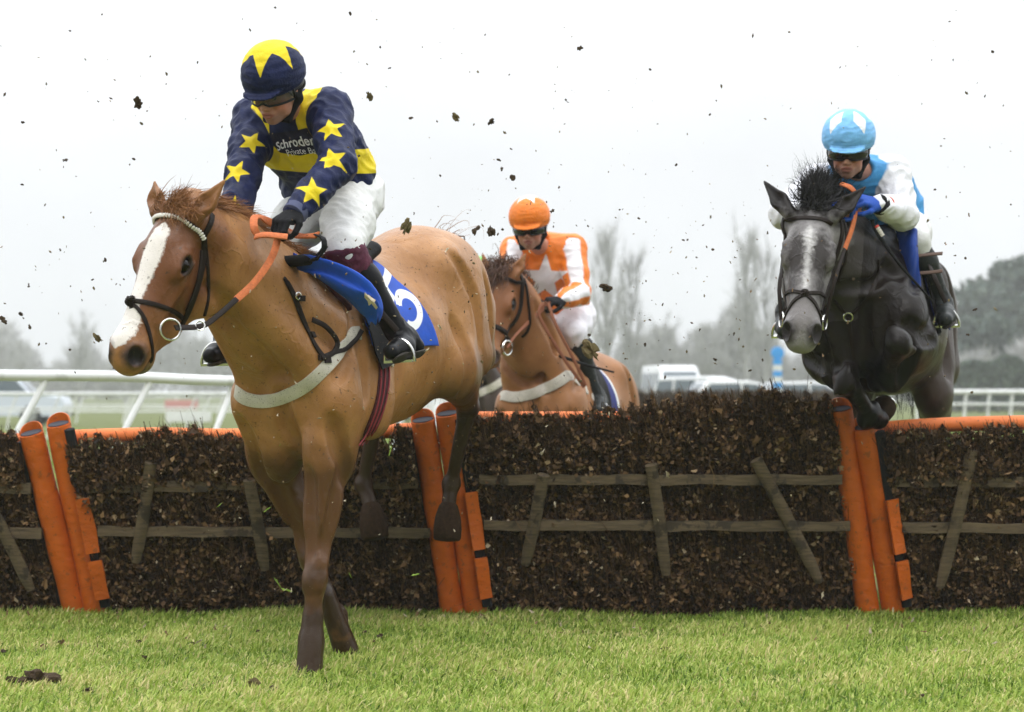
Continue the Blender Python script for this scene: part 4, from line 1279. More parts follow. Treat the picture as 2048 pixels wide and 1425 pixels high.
sd = empty('saddle', (0, 0, 0)); sd.parent = ch_root
mb = MB()
for k_, off_ in ((-.014, 0), (.014, 0)):
    pass
strap(mb, ch_bvh, [(742, 660), (762, 715), (766, 765), (757, 815), (738, 862), (716, 896)], .062, n=30, off=.006, thick=.004,
      post=[ch.T(-.18, .05, -.80), ch.T(-.18, -.10, -.78), ch.T(-.18, -.25, -.6)])
g_ = mb.build('girth', m_girthweb, sd)
mb = MB()
for dx in (-8, 0, 8):
    strap(mb, ch_bvh, [(742+dx, 660), (762+dx, 715), (766+dx, 765), (757+dx*.9, 815), (738+dx*.8, 862), (718+dx*.7, 890)], .007, n=26, off=.012, thick=.002)
mb.build('stripe', mat('girth_red_stripe', (.25, .03, .04), rough=.8), g_)

# saddle cloth: one sheet over the back, numbered on its flank
m_cloth = mat('blue_number_cloth', (.006, .075, .50), rough=.62, bump=.12, bscale=60, noise=.2, nscale=10,
              masks=[('num', (.82, .82, .82), .0015)], dirt=((.07, .055, .04), 90, .8, .70))
def cloth_fn(u, v):       # u along the back, v across: 0 near-side edge .. 1 far-side edge
    x = .05 - .45*u
    a = (v - .5) * 2
    s_ = abs(a)
    return ch.T(x - .04*s_*u, a * (-1) * .42, .05 - (.34 + .13*u)*s_**1.25)
v, q, uv = patch(ch_bvh, cloth_fn, 70, 150, .014, .004)
# number 5 in metres on the near flank: measure arc position
me = mesh_np('saddle_cloth', v, quads=q)
L_ = ch.loc(v)
num = np.full(len(v), -1.0)
side = L_[:, 1] > .05
pn, _n = hit(ch_bvh, 803, 606); ln = ch.loc(pn)
X = -(L_[:, 0] - ln[0]) / 1.3; Z = (L_[:, 2] - ln[2]) + (L_[:, 0] - ln[0]) * .25
print('num', ln)
def five(p, sc):
    bar = sd_poly(p, np.array([(-.5, .98), (.52, .98), (.52, .70), (-.22, .70), (-.26, .36), (-.56, .30)]) * sc)
    d = np.linalg.norm(p - V(-.02, -.24) * sc, axis=1)
    ring = .14*sc - np.abs(d - .50*sc)
    an = np.arctan2(p[:, 1] + .24*sc, p[:, 0] + .02*sc)
    ring = np.where((an > 2.35) | (an < -2.75), -np.minimum(np.abs(ring) + .02, .05), ring)
    return np.maximum(bar, ring)
NUMPOS = (0.0, 0.0)
num[side] = five(np.stack([X, Z], 1)[side], .118)
set_attr(me, 'num', num)
link('saddle_cloth', me, sd, [m_cloth])
c_bvh = bvh_of(v, q)
# ------------------------------------------------------------------ people
class Person:
    """joint positions of a rider, all in world coordinates"""
    def __init__(s, **J):
        s.__dict__.update({k: np.asarray(v, float) for k, v in J.items()})
    def headframe(s, c, fwd, up):
        s.hc = np.asarray(c, float); f = nrm(fwd); u = nrm(np.asarray(up) - f * (np.asarray(up) @ f)); l = np.cross(u, f)
        s.HM = np.stack([f, l, u], 1)
    def hd(s, x, y, z):
        return s.hc + s.HM @ V(x, y, z)
    def hl(s, p):
        return (np.asarray(p) - s.hc) @ s.HM

def face_field(F, p):
    E = lambda c, r, k=.02, sub=False: F.ell(p.hd(*c), r, p.HM, k, sub)
    E((-.005, 0, .042), (.098, .076, .095))
    E((.032, 0, -.058), (.058, .052, .062), .03)
    E((.070, 0, -.098), (.022, .024, .018), .02)
    E((.084, 0, .022), (.018, .052, .016), .02)
    F.rc(p.hd(.094, 0, .004), .0095, p.hd(.112, 0, -.034), .0125, .012)
    E((.086, 0, -.064), (.020, .030, .022), .015)
    E((.099, 0, -.060), (.010, .022, .0060), .005)
    E((.097, 0, -.074), (.010, .019, .0065), .005)
    for sg in (-1, 1):
        E((.055, sg*.036, -.028), (.034, .026, .034), .02)
        E((.099, sg*.013, -.037), (.013, .009, .009), .008)
        E((.100, sg*.032, -.001), (.016, .018, .012), .010, True)
        E((.022, sg*.048, -.062), (.035, .012, .03), .02)
        E((-.004, sg*.078, -.006), (.019, .009, .030), .008)
        E((.112, sg*.006, -.046), (.006, .004, .003), .004, True)
    E((.110, 0, -.067), (.012, .024, .0022), .003, True)

def hand_field(F, wr, d, n, side, curl=1.0, k=1.0, wrist_r=.030):
    """hand from the wrist: d towards the knuckles, n back of the hand, side +1/-1 which way the thumb lies"""
    d = nrm(d); n = nrm(np.asarray(n) - d * (np.asarray(n) @ d)); t = np.cross(d, n) * side    # towards the thumb
    wr = np.asarray(wr, float)
    M = np.stack([d, t, n], 1)
    F.ell(wr + d*.048*k, V(.052, .041, .017) * k, M, .015)
    F.ell(wr + d*.030*k + t*.022*k - n*.010*k, V(.034, .020, .018) * k, M, .015)
    F.rc(wr - d*.03*k, wrist_r, wr + d*.02*k, .027*k, .02, (n, .75))
    tips = []
    for i, (y, L, r) in enumerate(((.030, .040, .0095), (.010, .045, .0098), (-.011, .041, .0095), (-.030, .032, .0085))):
        b = wr + d*(.086 - .004*abs(i-1))*k + t*y*k
        a0 = math.radians(38 + 6*i)*curl; a1 = a0 + math.radians(80)*curl; a2 = a1 + math.radians(50)*curl
        q = [b - d*.02*k]
        p = b; pts = [b]
        for a, f in ((a0, 1.0), (a1, .68), (a2, .52)):
            p = p + (d*math.cos(a) - n*math.sin(a)) * L * f * k; pts.append(p)
        F.rc(q[0], r*k*1.05, pts[0], r*k*1.08, .008)
        for j in range(3):
            F.rc(pts[j], r*k*(1.08 - .07*j), pts[j+1], r*k*(1.0 - .08*j), .0035)
        tips.append(pts[-1])
    b = wr + d*.025*k + t*.032*k - n*.006*k
    m1 = b + (d*.75 + t*.55 - n*.35) * .036*k; m2 = m1 + (d*.85 - t*.05 - n*.65) * .030*k; m3 = m2 + (d*.6 - t*.55 - n*.6) * .024*k
    F.rc(b, .0135*k, m1, .0115*k, .010); F.rc(m1, .0115*k, m2, .0105*k, .004); F.rc(m2, .0105*k, m3, .0085*k, .004)
    return tips

def folds(v, amp, seed, scale=1.0, n=7):
    """soft cloth creases, as displacement along z of a made-up noise"""
    r = np.random.default_rng(seed); out = np.zeros(len(v))
    for i in range(n):
        k = nrm(r.normal(0, 1, 3)) * r.uniform(45, 120) * scale
        w_ = nrm(r.normal(0, 1, 3)) * r.uniform(12, 30)
        out += np.sin(v @ k + 1.8*np.sin(v @ w_ + r.uniform(0, 6)) + r.uniform(0, 6)) * r.uniform(.4, 1)
    out /= n ** .5
    return amp * (np.abs(out) * -1.0 + .5)

def vnormals(v, q):
    n = np.zeros_like(v)
    fn = np.cross(v[q[:, 2]] - v[q[:, 0]], v[q[:, 3]] - v[q[:, 1]])
    for i in range(4): np.add.at(n, q[:, i], fn)
    return n / (np.linalg.norm(n, axis=1, keepdims=True) + 1e-12)

def cloth_mesh(F, h, amp, seed, scale=1.0, relax=1, mask=None):
    v, q = F.mesh(h, relax=relax)
    d = folds(v, amp, seed, scale)
    if mask is not None: d = d * mask(v)
    v = v + vnormals(v, q) * d[:, None]
    return v, q

def torso_field(F, p, g=0.0):
    """pelvis to shoulders; g is the looseness of the cloth"""
    ax = nrm(p.neck - p.pel); lt = nrm(p.shL - p.shR); lt = nrm(lt - ax * (lt @ ax)); fr = np.cross(lt, ax)
    p.ax, p.lt, p.fr = ax, lt, fr
    hl = nrm(p.hipL - p.hipR)
    c = lerp(p.shL, p.shR, .5)
    w_ = lerp(p.pel, c, .32); ch_ = lerp(p.pel, c, .72)
    F.rc(p.pel, .115 + g, w_, .108 + g, .05, (hl, 1.25))
    F.rc(w_, .108 + g, ch_, .120 + g, .05, (lt, 1.30))
    F.rc(ch_, .118 + g, lerp(c, p.neck, .25), .080 + g, .05, (lt, 1.45))
    F.rc(p.shL, .062 + g, p.shR, .062 + g, .05)
    F.ell(ch_ + fr*.03, V(.115, .15, .14) + g, np.stack([fr, lt, ax], 1), .05)
    F.rc(lerp(c, p.neck, .2), .075 + g*.5, p.neck, .055 + g*.3, .04)

def body_mesh(p):
    F = Field()
    torso_field(F, p, -.018)
    for s_ in 'LR':
        sh, el, wr = getattr(p, 'sh'+s_), getattr(p, 'el'+s_), getattr(p, 'wr'+s_)
        F.rc(sh, .050, el, .038, .03); F.rc(el, .040, wr, .026, .02)
        hand_field(F, wr, getattr(p, 'hd'+s_), getattr(p, 'hn'+s_), 1 if s_ == 'R' else -1, 1.0, .92, .026)
        hp_, kn, an, to = getattr(p, 'hip'+s_), getattr(p, 'kn'+s_), getattr(p, 'an'+s_), getattr(p, 'to'+s_)
        F.rc(hp_, .085, kn, .050, .05); F.rc(kn, .050, lerp(kn, an, .35), .048, .03); F.rc(lerp(kn, an, .35), .048, an, .033, .03)
        F.rc(an, .028, lerp(an, lerp(getattr(p, 'he'+s_), to, .5), .5), .018, .02)
    F.rc(p.neck, .052, p.hd(-.02, 0, -.06), .052, .03)
    face_field(F, p)
    c = p.hc; R = .19
    ctr = p.hd(.03, 0, -.02)
    fin = F.mesh(.0035, box=(c - R, c + R), keep=lambda x: (np.linalg.norm(x - ctr, axis=1) < .165))
    bod = F.mesh(.008, keep=lambda x: ~(np.linalg.norm(x - ctr, axis=1) < .160))
    return merge_meshes([bod, fin])

m_skin = mat('skin', (.52, .25, .17), rough=.5, spec=.4, noise=.18, nscale=40, bump=.08, bscale=300,
             masks=[('lip', (.36, .10, .08), .004), ('cheek', (.60, .20, .13), .03), ('stub', (.30, .16, .11), .02)],
             dirt=((.10, .06, .035), 200, .7, .68))
m_goggle = mat('goggle_lens', (.05, .05, .055), rough=.05, spec=.6, alpha=.62)
m_gogglerim = mat('goggle_rim', (.008, .008, .009), rough=.45, spec=.2)
m_helmetpad = mat('black_helmet_harness', (.008, .008, .009), spec=.15, rough=.8, bump=.2, bscale=200)
m_hair = mat('brown_hair', (.05, .028, .016), rough=.6, noise=.5, nscale=90, bump=.4, bscale=200)

def cap_mesh(p, root, mats, maskfn, peak=True, tilt=-.10, h=.005, rx=(.138, .119, .118), seed=2):
    """helmet under a silk cover with a pleated band and a small peak"""
    F = Field()
    c0 = p.hd(-.006, 0, .066)
    F.ell(c0, rx, p.HM, .02)
    if peak:
        F.ell(p.hd(.112, 0, .028), (.045, .078, .007), p.HM @ np.array(Matrix.Rotation(.32, 3, 'Y')), .012)
    F.ell(p.hd(-.005, 0, .045), (.118, .100, .10), p.HM, .004, True)
    up = p.HM @ nrm(V(tilt*-1.0, 0, 1))
    F.ell(p.hd(0, 0, .022) - up*1.0, (1.0, 1.0, 1.0), p.HM, .006, True)
    v, q = F.mesh(h)
    L = p.hl(v) - V(-.006, 0, .066)
    nn = vnormals(v, q)
    out = np.linalg.norm(L / V(*rx), axis=1) > .95
    band = np.abs(L[:, 2] + .030) < .016
    d = np.where(out, folds(L*V(.6, .6, 1.4), .0032, seed, 1.3) + np.where(band, np.sin(L[:, 2]*620)*.0016, 0), 0)
    v = v + nn * d[:, None]
    me = mesh_np('helmet', v, quads=q)
    az = np.arctan2(L[:, 1], L[:, 0]); pol = np.arctan2(np.hypot(L[:, 0]/rx[0], L[:, 1]/rx[1]), L[:, 2]/rx[2])
    set_attr(me, 'pat', np.where(out, maskfn(pol, az), -1))
    return link('helmet', me, root, mats)

def head_kit(p, root, lens, rim_only=False):
    # harness and padding of the helmet, goggles, hair
    F = Field()
    for sg in (-1, 1):
        F.rc(p.hd(-.045, sg*.082, .03), .022, p.hd(-.02, sg*.080, -.045), .017, .02, (p.HM[:, 1], .6))
        F.rc(p.hd(-.02, sg*.080, -.045), .014, p.hd(.035, sg*.050, -.112), .010, .015)
        F.rc(p.hd(.05, sg*.074, .03), .014, p.hd(-.02, sg*.080, -.045), .010, .015)
    F.rc(p.hd(.035, -.050, -.112), .010, p.hd(.035, .050, -.112), .010, .015)
    F.rc(p.hd(.075, -.06, .035), .016, p.hd(.075, .06, .035), .016, .01)
    F.rc(p.hd(-.085, -.05, -.01), .03, p.hd(-.085, .05, -.01), .03, .03)
    v, q = F.mesh(.005)
    link('helmet_harness', mesh_np('helmet_harness', v, quads=q), root, [m_helmetpad])
    # goggles: curved visor wrapped round the eyes
    nu, nv = 26, 9
    vs = []
    for i in range(nu):
        a = math.radians(-78 + 156*i/(nu-1))
        for j in range(nv):
            t = j/(nv-1); z = .026 - .050*t - .010*math.sin(math.pi*t)*0
            pinch = 1 if abs(a) > .22 else 1
            z2 = z + (.012*(1 - abs(a)/.25) * t if abs(a) < .25 else 0)
            r = .112 + .006*math.sin(math.pi*t)
            vs.append(p.hd(math.cos(a)*r + .004, math.sin(a)*r*.80, z2 - .002*abs(a)))
    me = mesh_np('goggles', vs, quads=grid_obj_uv(nu, nv))
    g = link('goggles', me, root, [lens])
    mb = MB()
    V_ = np.array(vs).reshape(nu, nv, 3)
    loop = [V_[i, 0] for i in range(nu)] + [V_[-1, j] for j in range(1, nv)] + [V_[i, -1] for i in range(nu-2, -1, -1)] + [V_[0, j] for j in range(nv-2, 0, -1)]
    mb.tube(loop + [loop[0]], .0042, 6, cap=False)
    for sg in (-1, 1):
        mb.tube(spline([p.hd(.03, sg*.088, .004), p.hd(-.03, sg*.094, .006), p.hd(-.09, sg*.07, .01), p.hd(-.11, 0, .012)], 12), .008, 8, flat=(p.HM[:, 1], .5))
    mb.build('rim', m_gogglerim, g)
    for sg in (-1, 1):
        v, q = sphere_np(p.hd(.080, sg*.031, -.001), .0125, 14, 10)
        link('eye', mesh_np('eye', v, quads=q), root, [m_eye])
    r = np.random.default_rng(4)
    F = Field()
    F.ell(p.hd(-.03, 0, .02), (.085, .080, .075), p.HM, .02)
    v, q = F.mesh(.007)
    link('hair', mesh_np('hair', v, quads=q), root, [m_hair])

def person_body(p, root, skin):
    v, q = body_mesh(p)
    me = mesh_np('body', v, quads=q)
    L = p.hl(v)
    set_attr(me, 'lip', np.where(L[:, 0] > .07, .026 - np.linalg.norm((L - V(.1, 0, -.067)) * V(.6, 1, 2.1), axis=1), -1))
    set_attr(me, 'cheek', .022 - np.minimum(np.linalg.norm(L - V(.07, .042, -.03), axis=1), np.linalg.norm(L - V(.07, -.042, -.03), axis=1)))
    set_attr(me, 'stub', .045 - np.linalg.norm((L - V(.06, 0, -.085)), axis=1))
    return link('body', me, root, [skin])

def breeches(p, root, m, seed, g=.0, cuff=.80, h=.007, amp=.005):
    F = Field()
    F.rc(p.hipL, .122 + g, p.hipR, .122 + g, .05)
    F.rc(p.pel, .125 + g, lerp(p.pel, p.neck, .22), .112 + g, .05, (nrm(p.hipL - p.hipR), 1.25))
    F.ell(p.pel - p.fr*.03 - p.ax*.03, (.12, .165, .12), np.stack([p.fr, nrm(p.hipL-p.hipR), p.ax], 1), .05)
    for s_ in 'LR':
        hp_, kn, an = getattr(p, 'hip'+s_), getattr(p, 'kn'+s_), getattr(p, 'an'+s_)
        F.rc(hp_, .112 + g, lerp(hp_, kn, .5), .098 + g, .05); F.rc(lerp(hp_, kn, .5), .098 + g, kn, .068 + g, .05)
        F.rc(kn, .066 + g, lerp(kn, an, .22), .056, .03)
    v, q = cloth_mesh(F, h, amp, seed, .75)
    return link('breeches', mesh_np('breeches', v, quads=q), root, [m])

def boots(p, root, mb_, mc=None, sole=None):
    for s_ in 'LR':
        kn, an, to, he = getattr(p, 'kn'+s_), getattr(p, 'an'+s_), getattr(p, 'to'+s_), getattr(p, 'he'+s_)
        F = Field()
        top = lerp(kn, an, .16)
        F.rc(top, .060, lerp(kn, an, .38), .060, .03); F.rc(lerp(kn, an, .38), .060, an, .043, .03)
        F.rc(an, .043, he, .034, .03); F.rc(lerp(an, he, .5), .044, lerp(he, to, .65), .042, .03); F.rc(lerp(he, to, .5), .042, to, .030, .03)
        v, q = F.mesh(.006)
        d = folds(v, .003, 12, 1.6) * np.exp(-((np.linalg.norm(v - an, axis=1)) / .10)**2)
        v = v + vnormals(v, q) * d[:, None]
        b = link('boot', mesh_np('boot', v, quads=q), root, [mb_])
        dn = nrm(np.cross(to - he, np.cross(an - he, to - he)))
        mb = MB(); up = dn
        w_ = nrm(np.cross(to - he, up))
        mb.tube([lerp(he, to, t) - up*.034 for t in (-.10, .0, .3, .6, .9, 1.08)], [.010, .028, .024, .034, .032, .012], 12, flat=(up, .35))
        mb.build('sole', sole or mb_, b)
        if mc is not None:
            F = Field(); F.rc(lerp(kn, an, -.02), .080, lerp(kn, an, .20), .067, .01); F.ell(lerp(kn, an, -.12), (.09, .09, .055), np.eye(3), .02, True)
            v, q = F.mesh(.006); v = v + vnormals(v, q) * folds(v, .004, 5, 1.5)[:, None]
            link('boot_cuff', mesh_np('boot_cuff', v, quads=q), b, [mc])

def gloves(p, root, m, cuffm=None, k=1.06, which='LR'):
    for s_ in which:
        F = Field()
        wr = getattr(p, 'wr'+s_)
        hand_field(F, wr, getattr(p, 'hd'+s_), getattr(p, 'hn'+s_), 1 if s_ == 'R' else -1, 1.0, k, .034)
        v, q = F.mesh(.0035)
        g = link('glove', mesh_np('glove', v, quads=q), root, [m])
        if cuffm is not None:
            d = nrm(getattr(p, 'hd'+s_)); ax = nrm(wr - getattr(p, 'el'+s_))
            mb = MB(); mb.tube([wr - ax*.020, wr - ax*.016, wr + ax*.012, wr + ax*.016], [.040, .047, .045, .038], 20)
            mb.build('glove_cuff', cuffm, g)

def jacket(p, root, m, seed, g=.016, h=.0065, amp=.0085, attrs=None, hem=.10, arm=(.070, .066, .046), puff=.03):
    F = Field()
    torso_field(F, p, g)
    F.ell(lerp(p.pel, p.neck, .45) - p.fr*.05, (.13, .19, .20), np.stack([p.fr, p.lt, p.ax], 1), .06)     # silk blown full at the back
    F.ell(lerp(p.pel, p.neck, .22), V(.165, .205, .07), np.stack([p.fr, p.lt, p.ax], 1), .05)
    for s_ in 'LR':
        sh, el, wr = getattr(p, 'sh'+s_), getattr(p, 'el'+s_), getattr(p, 'wr'+s_)
        F.rc(sh, arm[0] + .008, lerp(sh, el, .55), arm[0] + .004, .05); F.rc(lerp(sh, el, .55), arm[0]+.002, el, arm[1], .03)
        F.rc(el, arm[1], lerp(el, wr, .6), arm[1] - .008, .03); F.rc(lerp(el, wr, .6), arm[1] - .008, lerp(el, wr, .95), arm[2], .02)
    F.rc(p.neck - p.ax*.01, .075, p.neck + p.ax*.03, .062, .03)
    # hollow at the collar
    F.ell(p.neck + p.ax*.075 + p.fr*.01, (.058, .058, .05), np.stack([p.fr, p.lt, p.ax], 1), .012, True)
    ax = -p.ax
    F.ell(lerp(p.pel, p.neck, hem) + ax*.9, (.9, .9, .9), np.eye(3), .01, True)
    v, q = cloth_mesh(F, h, amp, seed)
    me = mesh_np('jacket', v, quads=q)
    if attrs: attrs(me, v, vnormals(v, q))
    jb = bvh_of(v, q)
    return link('jacket', me, root, [m]), jb

def limb_star(v, n, c, axis, out, r, rot=0., r2=.42, stretch=1.0):
    """signed distance on a sleeve to a star at c facing out, axis = up of the star"""
    out = nrm(out); axis = nrm(np.asarray(axis) - out * (np.asarray(axis) @ out)); sx = np.cross(axis, out)
    d = v - np.asarray(c)
    p2 = np.stack([d @ sx, d @ axis / stretch], 1)
    sd = sd_poly(p2, star_poly(r, r*r2, 5, rot))
    ok = (n @ out > -.15) & (np.abs(d @ out) < .12)
    return np.where(ok, sd, -1)
# ------------------------------------------------------------------ rider of the leading chestnut
r1 = Person(pel=P(672, 392, 8.05), neck=P(590, 232, 7.74), shL=P(660, 222, 7.66), shR=P(508, 240, 7.82),
            elL=P(676, 330, 7.42), wrL=P(590, 426, 7.22), elR=P(487, 350, 7.60), wrR=P(468, 446, 7.42),
            hipL=P(700, 402, 7.97), hipR=P(640, 405, 8.13), knL=P(690, 498, 7.56), knR=P(552, 492, 7.78),
            anL=P(795, 664, 7.66), toL=P(782, 704, 7.50), heL=P(832, 694, 7.70), anR=P(452, 672, 7.98), toR=P(420, 712, 7.76), heR=P(458, 700, 7.98),
            hdL=P(548, 452, 7.12) - P(590, 426, 7.22), hnL=V(-.35, -.75, .60), hdR=P(475, 490, 7.36) - P(468, 446, 7.42), hnR=V(-.5, -.5, .5))
r1.headframe(P(552, 178, 7.50), V(-.36, -.78, -.50), V(-.10, -.40, .90))
r1_root = empty('person', (r1.pel[0], r1.pel[1], 0), 'rider in navy and yellow silks with yellow stars on the sleeves', 'person')
torso_field(Field(), r1)
person_body(r1, r1_root, m_skin)
NAVY = (.008, .014, .062); YEL = (.78, .60, .015)
m_cap1 = mat('navy_cap_silk', NAVY, rough=.55, spec=.18, noise=.3, nscale=25, bump=.25, bscale=120, masks=[('pat', YEL, .0012)], dirt=((.05, .04, .03), 150, .5, .69))
sp6 = star_poly(1.36, .60, 6, 0)
cap_mesh(r1, r1_root, [m_cap1], lambda pol, az: sd_poly(np.stack([pol*np.sin(az - .16), pol*np.cos(az - .16)], 1), sp6)*.12)
head_kit(r1, r1_root, m_goggle)
m_jack1 = mat('navy_yellow_silk', NAVY, rough=.50, spec=.18, noise=.35, nscale=18, bump=.22, bscale=110, masks=[('pat', YEL, .0012), ('panel', (.012, .012, .030), .0012)],
              dirt=((.05, .04, .03), 120, .5, .69))
def px_of(v):
    v = np.asarray(v); return np.stack([1024 + v[:, 0]*FPX/v[:, 1], HZ - (v[:, 2] - CH)*FPX/v[:, 1]], 1)
def r1_pat(me, v, n):
    p = r1
    h_ = (v - p.pel) @ p.ax / np.linalg.norm(p.neck - p.pel)      # 0 pelvis .. 1 neck
    y = (v - p.pel) @ p.lt; x = (v - p.pel) @ p.fr
    arm = np.minimum.reduce([np.linalg.norm(v - a - np.clip(((v-a) @ (b-a)) / ((b-a) @ (b-a)), 0, 1)[:, None]*(b-a), axis=1)
                             for a, b in ((lerp(p.shL, p.elL, .15), p.elL), (p.elL, p.wrL), (lerp(p.shR, p.elR, .15), p.elR), (p.elR, p.wrR))]) - .098
    nb = nrm(V(.06, -.18, 1)); band = .048 - np.abs((v - P(650, 322, 7.75)) @ nb)              # hoop round the waist
    braces = np.where(((v - P(650, 322, 7.75)) @ nb) > 0, .045 - np.abs(np.abs(y) - .105), -1)
    yoke = -np.ones(len(v))
    collar = .030 - np.abs(np.linalg.norm(v - p.neck - p.ax*.0, axis=1) - .11)
    pat = np.minimum(np.maximum.reduce([band, braces]), arm)
    # stars down the sleeves
    for s_, px in (('L', [(659, 247, .060), (657, 308, .060), (632, 376, .062)]), ('R', [(497, 275, .055), (476, 335, .055), (456, 405, .055)])):
        sh, el, wr = getattr(p, 'sh'+s_), getattr(p, 'el'+s_), getattr(p, 'wr'+s_)
        for (a, b, r) in px:
            Y = {'L': 7.45, 'R': 7.6}[s_]
            ray = nrm(P(a, b, 8.0) - P(1024, 790, 0.0001)*0 - V(0, 0, CH))
            o = V(0, 0, CH)
            t = ((v - o) @ ray); d = np.linalg.norm(v - o - t[:, None]*ray, axis=1)
            k_ = np.argmin(np.where(d < .02, t, 99)); c = v[k_]
            axd = nrm(el - sh) if t[k_] < 0 else nrm(wr - sh)
            pat = np.maximum(pat, limb_star(v, n, c, -axd, n[k_] + V(0, -.4, 0), r, rot={'L': .35, 'R': -.35}[s_]))
    set_attr(me, 'pat', pat)
    set_attr(me, 'panel', np.minimum(sd_poly(px_of(v), np.array([(535, 268), (545, 290), (560, 306), (600, 312), (655, 300), (655, 245), (590, 262)]))*.0018, arm + .0) * np.where(n @ p.fr > .0, 1, 0) - np.where(n @ p.fr > .0, 0, 1))
jk, r1_jb = jacket(r1, r1_root, m_jack1, 3, attrs=r1_pat)
m_breech = mat('white_breeches', (.74, .74, .73), rough=.75, noise=.06, nscale=20, bump=.25, bscale=70, dirt=((.16, .13, .10), 80, .8, .67))
breeches(r1, r1_root, m_breech, 8, amp=.008)
m_boot = mat('black_boot_leather', (.006, .006, .007), rough=.34, spec=.12, bump=.12, bscale=60, dirt=((.10, .08, .05), 120, .6, .68))
m_cuff = mat('maroon_boot_cuff', (.085, .008, .030), rough=.7, bump=.3, bscale=90, noise=.3)
m_sole = mat('muddy_boot_sole', (.03, .024, .018), rough=.8)
boots(r1, r1_root, m_boot, m_cuff, m_sole)
m_glove = mat('black_glove', (.006, .006, .0075), spec=.15, rough=.7, bump=.3, bscale=220, noise=.3, nscale=60)
m_gcuff = mat('navy_grey_cuff', (.06, .07, .14), rough=.7)
gloves(r1, r1_root, m_glove, m_gcuff)

# lettering on the chest panel and the stirrups
def lettering(text, size, origin, right, up, jb, mats, parent_obj, off=.0025, bold=False):
    cu = bpy.data.curves.new('lettering', 'FONT'); cu.body = text; cu.size = size; cu.resolution_u = 3
    if bold: cu.offset = size*.018
    o = bpy.data.objects.new('lettering', cu); COL.objects.link(o)
    dg = bpy.context.evaluated_depsgraph_get(); me = bpy.data.meshes.new_from_object(o.evaluated_get(dg))
    bpy.data.objects.remove(o)
    bm = bmesh.new(); bm.from_mesh(me)
    bmesh.ops.subdivide_edges(bm, edges=[e for e in bm.edges if e.calc_length() > size*.2], cuts=2)
    right = nrm(right); up = nrm(np.asarray(up) - right * (np.asarray(up) @ right)); nv_ = np.cross(right, up)
    for vt in bm.verts:
        q = np.asarray(origin) + right*vt.co.x + up*vt.co.y
        h_ = jb.ray_cast(Vector(q + nv_*.15), Vector(-nv_))
        if h_[0] is None: h_ = jb.find_nearest(Vector(q))
        vt.co = Vector(np.array(h_[0]) + nv_*off)
    bm.to_mesh(me); bm.free()
    me.materials.clear()
    return link('lettering', me, parent_obj, mats)
m_text = mat('white_print', (.78, .78, .80), rough=.6)
o0, _ = hit(r1_jb, 556, 303)
if o0 is None: o0 = P(556, 302, 7.6)
o1, _ = hit(r1_jb, 576, 313)
if o1 is None: o1 = P(576, 313, 7.6)
rt = P(640, 281, 7.60) - P(556, 302, 7.68)
lettering('Schroders', .042, o0, rt, V(.15, .2, 1), r1_jb, [m_text], jk, bold=True)
lettering('Private Bank', .027, o1, rt, V(.15, .2, 1), r1_jb, [m_text], jk)
# gold button at the throat
def stirrup(foot, toe, up, parent, r=.062):
    mb = MB()
    fw = nrm(np.asarray(toe) - np.asarray(foot)); u = nrm(np.asarray(up) - fw*(np.asarray(up) @ fw)); sdv = np.cross(u, fw)
    c = lerp(foot, toe, .55)
    arc = [c + sdv*r*math.cos(t) + u*(r*1.25*math.sin(t) - .035) for t in np.linspace(-.15, math.pi+.15, 20)]
    mb.tube(arc, .0065, 8)
    mb.box(c - u*.042, (.040, .12, .010), np.stack([fw, sdv, u], 1))
    s_ = mb.build('stirrup', m_metal, parent)
    return c + u*r*1.2
tp = stirrup(lerp(r1.heL, r1.toL, .3), r1.toL, V(.0, .1, 1), sd)
mb = MB(); mb.ribbon(spline([tp, lerp(tp, r1.knL, .5) + V(-.03, -.02, 0), ch.T(-.08, .22, -.10)], 10), [V(.4, -.9, .1)]*10, .022, .003)
mb.build('stirrup_leather', m_bridle, sd)
stirrup(lerp(r1.heR, r1.toR, .3), r1.toR, V(.0, .1, 1), sd)
# saddle: seat, flap on both sides
F = Field()
F.rc(ch.T(-.05, 0, .005), .06, ch.T(-.22, 0, -.035), .09, .05, (ch.u, .55)); F.rc(ch.T(-.22, 0, -.035), .10, ch.T(-.42, 0, -.01), .085, .05, (ch.u, .5))
v, q = F.mesh(.008)
m_saddle = mat('black_saddle_leather', (.007, .006, .006), rough=.6, spec=.08, bump=.1, bscale=120, dirt=((.10, .08, .06), 40, .4, .66))
link('seat', mesh_np('seat', v, quads=q), sd, [m_saddle])
for sg in (1, -1):
    v, q, uv = patch(ch_bvh, lambda u, w_: ch.T(.09 - .17*u - .02*w_, sg*.35, -.02 - .37*w_), 24, 30, .024, .006)
    link('flap', mesh_np('flap', v, quads=q), sd, [m_saddle])
# front of the cloth bunched up and blown back against the knee
mb_v = []
nu, nv_c = 40, 14
a_ = spline([P(588, 516, 7.50), P(640, 532, 7.42), P(700, 548, 7.36), P(745, 575, 7.36), P(766, 612, 7.42), P(758, 645, 7.46)], nu)
b2 = spline([P(580, 528, 7.48), P(622, 552, 7.40), P(670, 585, 7.34), P(705, 610, 7.34), P(728, 632, 7.40), P(738, 655, 7.44)], nu)
for i in range(nu):
    for j in range(nv_c):
        t = j/(nv_c-1); p_ = lerp(a_[i], b2[i], t)
        p_ = p_ + V(.02, -.075, .03) * math.sin(math.pi*t) * (0.5 + .5*math.sin(math.pi*i/nu)) + V(0, -.020, .016) * math.sin(9*t + .30*i + 1.5*math.sin(.17*i)) * (.4 + t*(1-t)*3)
        mb_v.append(p_)
me = mesh_np('cloth_fold', mb_v, quads=grid_obj_uv(nu, nv_c))
set_attr(me, 'num', np.full(len(mb_v), -1.0))
fo = link('cloth_fold', me, sd, [m_cloth])
